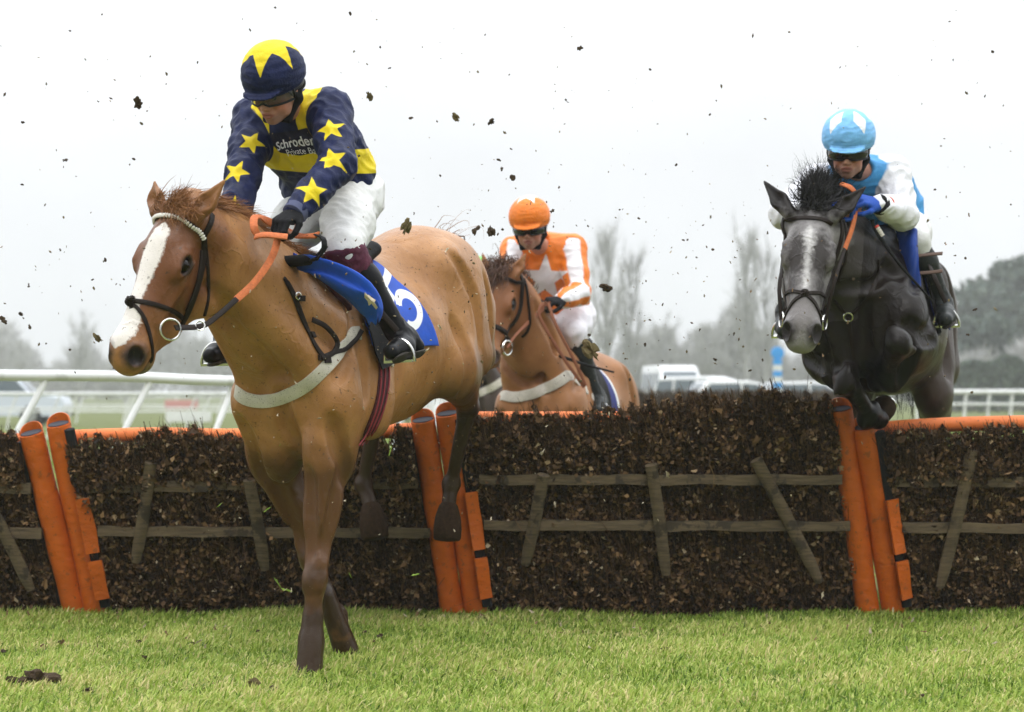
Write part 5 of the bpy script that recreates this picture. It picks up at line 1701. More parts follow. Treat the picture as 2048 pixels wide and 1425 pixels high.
sm = fo.modifiers.new('thickness', 'SOLIDIFY'); sm.thickness = .006
# soft pad and breast pad at the front of the saddle
mb = MB()
strap(mb, ch_bvh, [(612, 540), (645, 565), (672, 592), (692, 618)], .040, n=20, off=.020, thick=.010)
mb.build('pad', m_girthweb, sd)
mb = MB()
mb.tube(spline([P(560, 524, 7.44), P(595, 522, 7.40), P(628, 518, 7.38)], 10), .022, 12)
mb.tube(spline([P(628, 520, 7.38), P(640, 508, 7.36), P(652, 492, 7.34)], 8), .010, 8)
mb.build('neck_strap_handle', m_blackstrap, bg_)
# ------------------------------------------------------------------ the dark grey
gr = Horse(P(1752, 448, 9.30), 18, 5, 0)
gr.head(P(1625, 408, 8.66), P(1602, 676, 8.38), V(math.cos(math.radians(7)), -math.sin(math.radians(7)), 0))
gr_fore = [(-1, (gr.T(.10, -.20, -.64), P(1694, 760, 8.92), P(1738, 832, 9.12), P(1756, 838, 9.20), P(1772, 808, 9.26))),
           (1, (gr.T(.16, .19, -.60), P(1796, 684, 8.66), P(1772, 752, 8.98), P(1756, 764, 9.04), P(1738, 758, 9.12)))]
gr_hind = [(1, (gr.T(-.72, .20, -.74), P(1872, 900, 10.62), P(1880, 1040, 10.90), P(1876, 1075, 10.88), P(1872, 1125, 10.84))),
           (-1, (gr.T(-.72, -.20, -.74), P(1720, 905, 10.66), P(1712, 1050, 10.98), P(1708, 1085, 10.96), P(1704, 1135, 10.92)))]
m_gr = mat('dark_grey_coat', (.018, .0125, .0098), rough=.37, spec=.20, col2=(.006, .0045, .004), nscale=4, bump=.16, bscale=190, bump2=(.5, 9, .02, (1, 1, .7), 5.5), rvar=.10,
           masks=[('barrel', (.052, .039, .030), .14, .10, 7), ('leg', (.003, .003, .003), .04, .06, 14), ('face', (.27, .255, .25), .045, .14, 30),
                  ('patch', (.045, .038, .036), .022, .06, 40), ('blaze', (.58, .56, .55), .014, .045, 60), ('nosew', (.175, .160, .155), .02, .09, 130), ('muz', (.030, .025, .025), .014, .03, 40),
                  ('chin', (.24, .23, .10), .012, .02, 60), ('lid', (.012, .010, .010), .006, .006, 80)])
gr_root = make_horse_root('horse', gr, 'dark grey horse with a dappled grey face, forelegs tucked over the hurdle', 'racehorses jumping the hurdles')
v, q = horse_mesh(gr, gr_fore, gr_hind, ((-.06, .085, .185), (-.06, .085, .185)), crest=-.02, th=1.22)
me = mesh_np('body', v, quads=q)
coat_attrs(me, v, gr, ([.10, .13, .17, .22, .30, .38, .42], [-.01, .016, .016, .005, .004, .006, -.02], [0]*7), gr_fore, gr_hind)
Hh = gr.hloc(v); Lg = gr.loc(v)
inh = (Hh[:, 0] > -.1) & (np.abs(Hh[:, 1]) < .2) & (Hh[:, 2] > -.4) & (Hh[:, 2] < .15) & (Hh[:, 0] < .75)
me.attributes['face'].data.foreach_set('value', np.where(inh, np.minimum(Hh[:, 0] - .065, .19 + Hh[:, 2]), -1).astype(np.float32))
pt = np.maximum.reduce([.048 - np.linalg.norm((Hh - V(.235, s_*.046, -.02)) * V(.40, 1.25, .4), axis=1) for s_ in (-1, 1)] + [.042 - np.linalg.norm((Hh - V(.20, s_*.095, -.07)) * V(.7, .8, .6), axis=1) for s_ in (-1, 1)] + [.035 - np.linalg.norm((Hh - V(.36, s_*.050, -.05)) * V(.5, 1.3, .5), axis=1) for s_ in (-1, 1)] + [np.where(Hh[:, 2] < -.13, -.13 - Hh[:, 2], -1)])
set_attr(me, 'patch', np.where(inh, pt, -1))
set_attr(me, 'nosew', np.where(inh, .075 - np.linalg.norm((Hh - V(.50, 0, -.01)) * V(.8, 1.2, .6), axis=1), -1))
set_attr(me, 'barrel', np.minimum(-Lg[:, 0] - .02, np.abs(Lg[:, 1]) - .10 + (-Lg[:, 2] - .5)*.35))
gr_bvh = bvh_of(v, q)
link('body', me, gr_root, [m_gr])
eyes(gr, [m_eye], gr_root)
for i, (sg, J) in enumerate(gr_fore + gr_hind): hoof(J[3], J[4], [m_hoof], gr_root, r=.056)
mb = MB()
for i in (0,):
    J = gr_fore[i][1]; d = nrm(J[4] - J[3]); c = J[4]
    u_ = nrm(np.cross(d, V(1, 0, 0))); s_ = np.cross(d, u_)
    mb.tube([c + (u_*math.cos(t) + s_*math.sin(t))*.047 + d*.004 for t in np.linspace(.6, 2*math.pi - .6, 20)], .006, 6)
mb.build('horseshoe', m_metal, gr_root)
m_manek = mat('black_mane_hair', (.012, .011, .0115), rough=.5, noise=.5, nscale=20, spec=.2)
r_ = np.random.default_rng(15)
cs = np.array(spline(gr.crest, 120))
n_ = 3200
idx = (r_.beta(2.2, 1.1, n_) * 119).astype(int)
rt_ = np.array([near(gr_bvh, cs[i] + r_.normal(0, .014, 3) + V(0, 0, .03))[0] for i in idx])
tw = np.array([V(r_.normal(.0, .045), r_.normal(.02, .04), abs(r_.normal(.085, .035)) * (1.15 if i > 60 else .7)) for i in idx])
hair_mesh('mane', rt_, rt_ + tw, [m_manek], gr_root, .0032, 7, -.01, .016, 21)
fr = np.array([gr.h(r_.normal(-.01, .02), r_.normal(0, .028), r_.normal(.0, .006)) for _ in range(420)])
ft = fr + np.array([V(r_.normal(.03, .04), r_.normal(.05, .04), abs(r_.normal(.05, .03))) for _ in range(420)])
hair_mesh('forelock', fr, ft, [m_manek], gr_root, .0045, 6, .0, .02, 19)
n_ = 350
tr = np.array([gr.T(-1.29, 0, -.19) + r_.normal(0, .02, 3) for _ in range(n_)])
td = np.array([V(.10, .35, -.55) + r_.normal(0, .06, 3) for _ in range(n_)])
hair_mesh('tail', tr, tr + td * r_.uniform(.7, 1.1, (n_, 1)), [m_manek], gr_root, .008, 7, -.08, .05, 23)

br = empty('bridle', (0, 0, 0)); br.parent = gr_root
hp = gr.h
mb = MB()
strap(mb, gr_bvh, [(1572, 440), (1595, 437), (1622, 437), (1645, 440), (1664, 448)], .018, n=24, off=.005)
mb.build('browband', m_bridle, br)
mb = MB()
for sg in (-1, 1):
    w3 = [hp(.00, sg*.09, -.06), hp(.08, sg*.105, -.10), hp(.20, sg*.105, -.13), hp(.33, sg*.085, -.12), hp(.44, sg*.07, -.10)]
    pts = []; nr = []
    for p_ in spline(w3, 18):
        a, b = near(gr_bvh, p_, .005); pts.append(a); nr.append(b)
    mb.ribbon(pts, nr, .018, .004)
    w3 = [hp(.02, sg*.10, -.09), hp(.12, sg*.11, -.17), hp(.24, sg*.10, -.24), hp(.30, sg*.03, -.30)]
    pts = []; nr = []
    for p_ in spline(w3, 16):
        a, b = near(gr_bvh, p_, .007); pts.append(a); nr.append(b)
    mb.ribbon(pts, nr, .012, .003)
mb.build('cheekpiece', m_bridle, br)
mb = MB()
for sg in (-1, 1):
    for w3 in ([hp(.36, sg*.085, -.14), hp(.39, sg*.06, -.03), hp(.415, 0, -.005)], [hp(.415, 0, -.005), hp(.46, sg*.055, -.03), hp(.50, sg*.062, -.09), hp(.51, sg*.04, -.16)]):
        pts = []; nr = []
        for p_ in spline(w3, 14):
            a, b = near(gr_bvh, p_, .005); pts.append(a); nr.append(b)
        mb.ribbon(pts, nr, .016, .004)
kp, kn_ = near(gr_bvh, hp(.415, 0, .0))
for i in range(20):
    a = random.uniform(0, 6.28); d = V(math.cos(a), random.uniform(-.3, .3), math.sin(a)) * .018
    mb.tube([kp + kn_*.006 - d, kp + kn_*.016, kp + kn_*.006 + d*.7], .005, 6)
mb.build('noseband', m_bridle, br)
mb = MB()
for sg in (-1, 1):
    c_ = hp(.475, sg*.078, -.115)
    mb = MB(); mb.tube(ring_pts(c_, .034, gr.H @ V(.1, sg*1, .25)), .0042, 8, cap=False); mb.build('bit_ring', m_metal, br)
c_ = None
mb = MB()
c_ = hp(.475, .078, -.115)
a = spline([c_, P(1670, 560, 8.55), P(1690, 497, 8.68)], 12); mb.ribbon(a, [V(.5, -.8, .1)]*12, .016, .003, mi=0)
a = spline([P(1690, 498, 8.68), P(1705, 455, 8.72), P(1713, 415, 8.76), P(1714, 398, 8.78)], 14); mb.ribbon(a, [V(.6, -.8, .1)]*14, .022, .004, mi=1)
a = spline([P(1716, 392, 8.74), P(1700, 375, 8.72), P(1682, 368, 8.76)], 8); mb.ribbon(a, [V(.2, -.9, .4)]*8, .024, .004, mi=1)
c2 = hp(.475, -.078, -.115)
a = spline([c2, P(1560, 560, 8.62), P(1590, 470, 8.80), P(1645, 405, 8.86)], 16); mb.ribbon(a, [V(-.6, -.8, .1)]*16, .018, .003, mi=0)
mb.build('rein', [m_bridle, m_orange_rub], br)
bg2 = empty('breastplate', (0, 0, 0)); bg2.parent = gr_root
mb = MB()
strap(mb, gr_bvh, [(1757, 520), (1752, 560), (1735, 598), (1712, 620), (1700, 630)], .018, n=22, off=.005)
strap(mb, gr_bvh, [(1697, 634), (1680, 615), (1668, 600)], .016, n=10, off=.005)
strap(mb, gr_bvh, [(1697, 634), (1702, 680), (1706, 720)], .018, n=10, off=.006)
mb.build('yoke_strap', m_bridle, bg2)
mb = MB(); pp, n1 = hit(gr_bvh, 1697, 632); mb.tube(ring_pts(pp + n1*.012, .020, n1 + V(0, -.5, 0)), .004, 8, cap=False); mb.build('martingale_ring', m_metal, bg2)
sd2 = empty('saddle', (0, 0, 0)); sd2.parent = gr_root
m_cloth_dk = mat('dark_blue_saddle_cloth', (.012, .022, .19), rough=.7, bump=.2, bscale=80, noise=.3, nscale=10)
v, q, uv = patch(gr_bvh, lambda u, w_: gr.T(.04 - .55*u, (w_-.5)*-.84, .05 - .50*abs((w_-.5)*2)**1.25), 40, 80, .014, .004)
link('saddle_cloth', mesh_np('saddle_cloth', v, quads=q), sd2, [m_cloth_dk])
for sg in (1, -1):
    v, q, uv = patch(gr_bvh, lambda u, w_: gr.T(.06 - .30*u, sg*.35, -.02 - .50*w_), 24, 30, .026, .006)
    link('flap', mesh_np('flap', v, quads=q), sd2, [m_saddle])
F = Field()
F.rc(gr.T(-.05, 0, .005), .06, gr.T(-.22, 0, -.035), .09, .05, (gr.u, .55)); F.rc(gr.T(-.22, 0, -.035), .10, gr.T(-.50, 0, .02), .10, .05, (gr.u, .5))
v, q = F.mesh(.009); link('seat', mesh_np('seat', v, quads=q), sd2, [m_saddle])
mb = MB()
pts = []; nr = []
for a in np.linspace(-1.9, 1.9, 40):
    p_, n_ = near(gr_bvh, gr.T(-.16, math.sin(a)*.42, -.42 - .45*math.cos(a)), .008); pts.append(p_); nr.append(n_)
mb.ribbon(pts, nr, .07, .004); mb.build('girth', m_bridle, sd2)
# loose ends of the girth straps
m_bst = mat('brown_strap', (.10, .055, .035), rough=.6)
for yy in (508, 543):
    mb = MB()
    a = spline([P(1836, yy + 4, 9.02), P(1862, yy + (1 if yy < 520 else 2), 9.0), P(1885, yy - 1, 8.98)], 8)
    mb.ribbon(a, [V(0, -.7, .7)]*8, .020, .003); mb.build('strap_end', m_bst, sd2)
# ------------------------------------------------------------------ rider of the dark grey
r3 = Person(pel=P(1772, 446, 9.58), neck=P(1726, 348, 9.08), shL=P(1782, 348, 9.08), shR=P(1636, 368, 9.12),
            elL=P(1806, 430, 8.98), wrL=P(1758, 409, 8.80), elR=P(1570, 428, 8.96), wrR=P(1650, 425, 8.78),
            hipL=P(1806, 455, 9.52), hipR=P(1730, 455, 9.62), knL=P(1828, 480, 9.14), knR=P(1650, 500, 9.16),
            anL=P(1882, 602, 9.26), toL=P(1892, 640, 9.04), heL=P(1892, 624, 9.30), anR=P(1572, 622, 9.36), toR=P(1566, 662, 9.20), heR=P(1574, 642, 9.42),
            hdL=P(1716, 398, 8.76) - P(1758, 409, 8.80), hnL=V(.1, -.6, .8), hdR=P(1685, 412, 8.74) - P(1650, 425, 8.78), hnR=V(-.2, -.6, .8))
r3.headframe(P(1697, 301, 8.88), V(-.22, -.92, -.30), V(-.04, -.28, .94))
r3_root = empty('person', (r3.pel[0], r3.pel[1], 0), 'rider in pale blue and white silks with a pale blue diamond cap', 'person')
torso_field(Field(), r3)
person_body(r3, r3_root, m_skin)
PBLUE = (.19, .49, .86)
m_cap3 = mat('pale_blue_cap_silk', PBLUE, rough=.5, noise=.15, nscale=20, bump=.22, bscale=60, masks=[('pat', (.82, .83, .85), .0015)])
def diamonds(pol, az):
    best = np.full(len(pol), -1.0)
    for a in (-.62, .62, 1.9, -1.9, 3.14):
        d = np.abs((az - a + math.pi) % (2*math.pi) - math.pi)*np.sin(pol); best = np.maximum(best, .30 - d*1.15 - np.abs(pol - .82)*.55)
    return best * .1
cap_mesh(r3, r3_root, [m_cap3], diamonds, seed=6)
m_dgog = mat('dark_goggle_lens', (.006, .006, .007), rough=.10, spec=.5)
head_kit(r3, r3_root, m_dgog)
m_jack3 = mat('white_blue_silk', (.80, .80, .84), rough=.5, noise=.06, nscale=18, bump=.25, bscale=110, masks=[('pat', (.05, .30, .64), .003)])
def r3_pat(me, v, n):
    p = r3
    arm = np.minimum.reduce([np.linalg.norm(v - a - np.clip(((v-a) @ (b-a)) / ((b-a) @ (b-a)), 0, 1)[:, None]*(b-a), axis=1)
                             for a, b in ((lerp(p.shL, p.elL, -.10), p.elL), (p.elL, p.wrL), (lerp(p.shR, p.elR, -.12), p.elR), (p.elR, p.wrR))]) - .098
    set_attr(me, 'pat', arm)
jk3, r3_jb = jacket(r3, r3_root, m_jack3, 7, attrs=r3_pat)
breeches(r3, r3_root, m_breech, 18)
m_boot2 = mat('grey_black_boot', (.022, .025, .024), rough=.42, spec=.14, bump=.2, bscale=60, dirt=((.10, .09, .07), 60, .6, .62))
boots(r3, r3_root, m_boot2, None, m_sole)
m_gloveb = mat('blue_glove', (.010, .075, .42), rough=.7, bump=.4, bscale=220)
gloves(r3, r3_root, m_gloveb, m_blackstrap)
mb = MB(); ax = nrm(r3.elL - r3.wrL)
mb.tube([r3.wrL + ax*.045, r3.wrL + ax*.065], .052, 24); mb.build('wrist_band', mat('orange_elastic', (.62, .10, .03), rough=.7), r3_root)
for s_ in 'LR':
    tp = stirrup(lerp(getattr(r3, 'he'+s_), getattr(r3, 'to'+s_), .3), getattr(r3, 'to'+s_), V(0, .1, 1), sd2, .058)
    k_ = getattr(r3, 'kn'+s_)
    mb = MB(); mb.ribbon(spline([tp, lerp(tp, k_, .5) + V(0, -.04, 0), gr.T(-.20, .2 if s_ == 'L' else -.2, -.08)], 10), [V(.4 if s_ == 'L' else -.4, -.9, .1)]*10, .024, .003)
    mb.build('stirrup_leather', m_bridle, sd2)
wh = empty('riding_whip', P(1752, 462, 8.86), 'thin black whip with banded grip along the grey horse’s shoulder', 'whip')
mb = MB(); a = spline([P(1744, 440, 8.80), P(1752, 462, 8.80), P(1800, 530, 8.80), P(1866, 604, 8.90)], 24)
mb.tube(a, [.009]*6 + [.008 - .0002*i for i in range(18)], 8)
mb.build('shaft', m_blackstrap, wh)
mb = MB()
for i, t in enumerate((.115, .145, .175, .205, .235)):
    p0 = lerp(P(1744, 440, 8.80), P(1800, 530, 8.80), t*1.6 - .03); d = nrm(P(1800, 530, 8.80) - P(1744, 440, 8.80))
    mb.tube([p0 - d*.005, p0 + d*.005], .0125, 10, mi=0 if i else 1)
mb.build('grip_bands', [m_whiteweb, mat('red_band', (.55, .05, .03), rough=.6)], wh)

# saddle cloth blown out over the thigh
nu, nv_c = 30, 12; vs = []
a_ = spline([P(1790, 452, 9.10), P(1800, 500, 9.04), P(1806, 560, 9.04), P(1822, 610, 9.12)], nu)
b2 = spline([P(1832, 462, 9.02), P(1836, 510, 8.98), P(1838, 560, 9.02), P(1842, 606, 9.14)], nu)
for i in range(nu):
    for j in range(nv_c):
        t = j/(nv_c-1); vs.append(lerp(a_[i], b2[i], t) + V(0, -.05, 0)*math.sin(math.pi*t) + V(0, -.014, .004)*math.sin(9*t + .3*i))
fo = link('cloth_fold', mesh_np('cloth_fold', vs, quads=grid_obj_uv(nu, nv_c)), sd2, [mat('blue_flapping_cloth', (.010, .050, .30), rough=.65, noise=.2, nscale=10, bump=.15, bscale=60)])
sm = fo.modifiers.new('thickness', 'SOLIDIFY'); sm.thickness = .006
# ------------------------------------------------------------------ the second chestnut, about to take off
h2 = Horse(P(1112, 668, 11.60), 16, 7, 0)
h2.head(P(1000, 540, 10.98), P(964, 722, 10.80), V(math.cos(math.radians(25)), -math.sin(math.radians(25)), -.08))
h2_fore = [(-1, (h2.T(.06, -.20, -.66), h2.T(.42, -.17, -.86), h2.T(.30, -.16, -1.10), h2.T(.24, -.16, -1.14), h2.T(.19, -.16, -1.19))),
           (1, (h2.T(.06, .20, -.66), h2.T(.36, .18, -.90), h2.T(.20, .17, -1.12), h2.T(.14, .17, -1.15), h2.T(.08, .17, -1.19)))]
h2_hind = [(1, (h2.T(-.66, .20, -.72), h2.T(-.98, .17, -.86), h2.T(-.80, .17, -1.16), h2.T(-.76, .17, -1.20), h2.T(-.71, .17, -1.25))),
           (-1, (h2.T(-.60, -.20, -.72), h2.T(-.92, -.17, -.88), h2.T(-.72, -.17, -1.16), h2.T(-.68, -.17, -1.20), h2.T(-.63, -.17, -1.25)))]
h2_root = make_horse_root('horse', h2, 'reddish chestnut horse half hidden behind the leader’s rump', 'racehorses jumping the hurdles')
v, q = horse_mesh(h2, h2_fore, h2_hind, ((-.03, .03, .165), (-.03, .03, .165)), crest=-.02, h_body=.012, h_head=.006)
me = mesh_np('body', v, quads=q)
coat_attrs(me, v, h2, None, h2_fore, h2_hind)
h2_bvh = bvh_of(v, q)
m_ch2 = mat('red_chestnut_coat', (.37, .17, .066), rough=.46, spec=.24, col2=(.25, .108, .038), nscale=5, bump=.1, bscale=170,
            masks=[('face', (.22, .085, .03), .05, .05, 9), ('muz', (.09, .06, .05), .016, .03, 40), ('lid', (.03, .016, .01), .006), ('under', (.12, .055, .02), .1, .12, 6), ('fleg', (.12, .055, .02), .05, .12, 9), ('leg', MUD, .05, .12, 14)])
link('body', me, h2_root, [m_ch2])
eyes(h2, [m_eye], h2_root)
for i, (sg, J) in enumerate(h2_fore + h2_hind): hoof(J[3], J[4], [m_hoof], h2_root, r=.052)
r_ = np.random.default_rng(31)
cs = np.array(spline(h2.crest, 120)); n_ = 900
idx = (r_.uniform(.1, 1, n_) * 119).astype(int)
rt_ = np.array([near(h2_bvh, cs[i] + r_.normal(0, .014, 3) + V(0, 0, .03))[0] for i in idx])
tw = np.array([V(r_.normal(-.05, .035), r_.normal(.02, .03), r_.normal(-.02, .03)) for i in idx])
m_mane2 = mat('auburn_mane_hair', (.095, .040, .020), rough=.5, noise=.5, nscale=20)
hair_mesh('mane', rt_, rt_ + tw, [m_mane2], h2_root, .005, 6, -.04, .02, 33)
fr = np.array([h2.h(r_.normal(-.01, .02), r_.normal(0, .028), r_.normal(.0, .006)) for _ in range(500)])
ft = fr + np.array([h2.H @ V(r_.normal(.09, .04), r_.normal(-.02, .02), .012) for _ in range(500)])
hair_mesh('forelock', fr, ft, [m_mane2], h2_root, .0045, 6, -.015, .02, 34)
n_ = 300
tr = np.array([h2.T(-1.29, 0, -.19) + r_.normal(0, .02, 3) for _ in range(n_)])
td = np.array([V(.10, .35, -.45) + r_.normal(0, .06, 3) for _ in range(n_)])
hair_mesh('tail', tr, tr + td * r_.uniform(.7, 1.1, (n_, 1)), [m_mane2], h2_root, .008, 7, -.08, .05, 35)
br = empty('bridle', (0, 0, 0)); br.parent = h2_root; hp = h2.h
def world_strap(mb, bvh, pts, width, n=16, off=.006, thick=.004, mi=0):
    a = []; b = []
    for p_ in spline(pts, n):
        x, y = near(bvh, p_, off); a.append(x); b.append(y)
    mb.ribbon(a, b, width, thick, mi)
mb = MB()
world_strap(mb, h2_bvh, [hp(.05, .10, -.08), hp(.06, .05, .0), hp(.06, -.05, .0), hp(.05, -.10, -.08)], .018); mb.build('browband', m_bridle, br)
mb = MB()
for sg in (-1, 1):
    world_strap(mb, h2_bvh, [hp(-.01, sg*.09, -.06), hp(.08, sg*.105, -.10), hp(.20, sg*.105, -.14), hp(.33, sg*.085, -.13), hp(.46, sg*.07, -.10)], .022)
    world_strap(mb, h2_bvh, [hp(.02, sg*.10, -.09), hp(.12, sg*.11, -.17), hp(.24, sg*.10, -.26), hp(.30, sg*.03, -.30)], .014)
mb.build('cheekpiece', m_bridle, br)
mb = MB()
world_strap(mb, h2_bvh, [hp(.40, .05, -.19), hp(.39, .085, -.11), hp(.38, .04, .0), hp(.38, -.04, .0), hp(.39, -.085, -.11)], .026); mb.build('noseband', m_bridle, br)
mb = MB(); c_ = hp(.475, .085, -.115); mb.tube(ring_pts(c_, .040, h2.H @ V(.1, 1, .25)), .006, 8, cap=False); mb.build('bit', m_metal, br)
mb = MB()
for o_ in (0, 1):
    a = spline([c_, P(1032, 670, 10.95), P(1078, 622 + 6*o_, 11.10), P(1092 + 8*o_, 604, 11.10)], 14); mb.ribbon(a, [V(.4, -.8, .3)]*14, .014, .003)
a = spline([P(1088, 606, 11.04), P(1078, 630, 11.02), P(1120, 705, 11.10), P(1168, 775, 11.20)], 18); mb.ribbon(a, [V(.4, -.8, .1)]*18, .018, .003)
a = spline([P(1096, 606, 11.02), P(1112, 650, 11.02), P(1148, 720, 11.12), P(1172, 772, 11.20)], 18); mb.ribbon(a, [V(.4, -.8, .1)]*18, .018, .003)
mb.build('rein', mat('orange_brown_rein', (.28, .10, .05), rough=.7), br)
sd4 = empty('saddle', (0, 0, 0)); sd4.parent = h2_root
mb = MB()
strap(mb, h2_bvh, [(1003, 790), (1030, 795), (1070, 786), (1110, 768), (1142, 746)], .060, n=30, off=.008, thick=.005, pre=[h2.T(.0, -.30, -.42), h2.T(.12, -.28, -.43), h2.T(.22, -.26, -.44), h2.T(.30, -.21, -.45)], post=[h2.T(-.06, .33, -.40)])
mb.build('breast_girth', m_whiteweb, sd4)
m_cloth_ed = mat('navy_cloth_white_edge', (.012, .020, .16), rough=.7, bump=.2, bscale=80, masks=[('edge', (.75, .75, .75), .003)])
v, q, uv = patch(h2_bvh, lambda u, w_: h2.T(.04 - .48*u, (w_-.5)*-.84, .05 - .46*abs((w_-.5)*2)**1.25), 40, 80, .014, .004)
me = mesh_np('saddle_cloth', v, quads=q); set_attr(me, 'edge', uv[:, 0]*.48 - .44)
link('saddle_cloth', me, sd4, [m_cloth_ed])
for sg in (1, -1):
    v, q, uv = patch(h2_bvh, lambda u, w_: h2.T(.02 - .28*u, sg*.35, -.02 - .50*w_), 20, 24, .026, .006)
    link('flap', mesh_np('flap', v, quads=q), sd4, [m_saddle])
F = Field()
F.rc(h2.T(-.05, 0, .005), .06, h2.T(-.22, 0, -.035), .09, .05, (h2.u, .55)); F.rc(h2.T(-.22, 0, -.035), .10, h2.T(-.50, 0, .02), .10, .05, (h2.u, .5))
v, q = F.mesh(.010); link('seat', mesh_np('seat', v, quads=q), sd4, [m_saddle])
# ------------------------------------------------------------------ rider in orange
r2 = Person(pel=P(1122, 630, 11.86), neck=P(1086, 500, 11.58), shL=P(1144, 498, 11.60), shR=P(1030, 502, 11.66),
            elL=P(1158, 588, 11.42), wrL=P(1122, 602, 11.20), elR=P(1012, 575, 11.46), wrR=P(1058, 606, 11.22),
            hipL=P(1150, 636, 11.80), hipR=P(1098, 636, 11.90), knL=P(1148, 668, 11.40), knR=P(1052, 668, 11.48),
            anL=P(1186, 782, 11.50), toL=P(1196, 822, 11.36), heL=P(1206, 806, 11.56), anR=P(1030, 782, 11.6), toR=P(1022, 815, 11.44), heR=P(1034, 805, 11.66),
            hdL=P(1088, 602, 11.10) - P(1122, 602, 11.20), hnL=V(-.1, -.6, .8), hdR=P(1085, 608, 11.12) - P(1058, 606, 11.22), hnR=V(.1, -.6, .8))
r2.headframe(P(1060, 456, 11.36), V(-.16, -.94, -.24), V(-.06, -.22, .96))
r2_root = empty('person', (r2.pel[0], r2.pel[1], 0), 'rider in orange silks with a white chest star and orange cap', 'person')
torso_field(Field(), r2)
person_body(r2, r2_root, m_skin)
ORG = (.86, .21, .012)
m_cap2 = mat('orange_cap_silk', ORG, rough=.5, noise=.15, nscale=20, bump=.3, bscale=90, masks=[('pat', (.84, .82, .80), .0015)])
sp5 = star_poly(.78, .34, 5, math.pi)
cap_mesh(r2, r2_root, [m_cap2], lambda pol, az: sd_poly(np.stack([pol*np.sin(az + .1), pol*np.cos(az + .1)], 1), sp5)*.12, seed=8)
head_kit(r2, r2_root, m_dgog)
m_jack2 = mat('orange_silk', ORG, rough=.5, noise=.14, nscale=18, bump=.25, bscale=110, masks=[('pat', (.82, .80, .82), .002)])
def r2_pat(me, v, n):
    p = r2
    segs = ((lerp(p.shL, p.elL, .05), p.elL), (p.elL, p.wrL), (lerp(p.shR, p.elR, .05), p.elR), (p.elR, p.wrR))
    ds = [np.linalg.norm(v - a - np.clip(((v-a) @ (b-a)) / ((b-a) @ (b-a)), 0, 1)[:, None]*(b-a), axis=1) for a, b in segs]
    k_ = np.argmin(ds, 0); st = np.full(len(v), -1.0)
    for i, (a, b) in enumerate(segs):
        ax = nrm(b - a); u = nrm(np.cross(ax, V(0, -1, 0))); w_ = np.cross(ax, u); d = v - a
        an = np.arctan2(d @ w_, d @ u)
        st = np.where(k_ == i, .25 - np.abs(((an + .5) % (2*math.pi/3)) - math.pi/3)*.42, st)
    arm = np.min(ds, 0)
    ray = nrm(P(1084, 566, 11.0) - V(0, 0, CH)); t = (v - V(0, 0, CH)) @ ray; d = np.linalg.norm(v - V(0, 0, CH) - t[:, None]*ray, axis=1)
    c = v[np.argmin(np.where(d < .03, t, 99))]
    star = limb_star(v, n, c, V(.05, 0, 1), V(-.05, -1, 0), .150, 0, .40)
    set_attr(me, 'pat', np.maximum(np.where(arm < .095, st*.06, -.05), np.where(arm > .075, star, -1)))
jk2, r2_jb = jacket(r2, r2_root, m_jack2, 11, h=.008, attrs=r2_pat)
m_breech2 = mat('clean_white_breeches', (.78, .76, .80), rough=.75, noise=.05, nscale=20, bump=.25, bscale=70)
breeches(r2, r2_root, m_breech2, 28, h=.009)
boots(r2, r2_root, m_boot2, None, m_sole)
gloves(r2, r2_root, m_glove, None)
for s_ in 'LR':
    tp = stirrup(lerp(getattr(r2, 'he'+s_), getattr(r2, 'to'+s_), .3), getattr(r2, 'to'+s_), V(0, .1, 1), sd4, .058)
wh = empty('riding_whip', P(1168, 728, 11.2), 'thin black whip pointing right beside the orange rider’s boot', 'whip')
mb = MB(); mb.tube(spline([P(1118, 712, 11.18), P(1172, 730, 11.14), P(1228, 745, 11.1)], 12), [.010 - .0004*i for i in range(12)], 8); mb.build('shaft', m_blackstrap, wh)
# a fourth runner further back, nearly hidden: dark bay horse, rider in green
def copy_tree(o, parent=None, swap=None):
    c = o.copy(); COL.objects.link(c)
    if c.type == 'MESH' and swap:
        c.data = o.data.copy()
        for i, m_ in enumerate(c.data.materials):
            if m_ and m_.name in swap: c.data.materials[i] = swap[m_.name]
    if parent is not None: c.parent = parent
    for k_ in o.children: copy_tree(k_, c, swap)
    return c
off4 = V(-.40, 4.9, 0)
m_bay = mat('dark_bay_coat', (.060, .040, .030), rough=.5, noise=.3, nscale=5, masks=[('leg', (.01, .01, .01), .05)])
m_grn = mat('green_cap_silk', (.16, .72, .10), rough=.5, noise=.15, nscale=20)
m_grj = mat('green_silk', (.05, .35, .07), rough=.5, noise=.15, nscale=20)
h4 = copy_tree(h2_root, None, {'red_chestnut_coat': m_bay, 'auburn_mane_hair': m_manek})
h4.location = Vector(np.array(h2_root.location) + off4); tag(h4, 'dark bay horse almost hidden behind the leader’s hind leg', 'horse', 'racehorses jumping the hurdles')
r4_root = copy_tree(r2_root, None, {'orange_cap_silk': m_grn, 'orange_silk': m_grj})
r4_root.location = Vector(np.array(r2_root.location) + off4); tag(r4_root, 'farthest rider, only a bright green cap showing behind the leader’s tail', 'person')
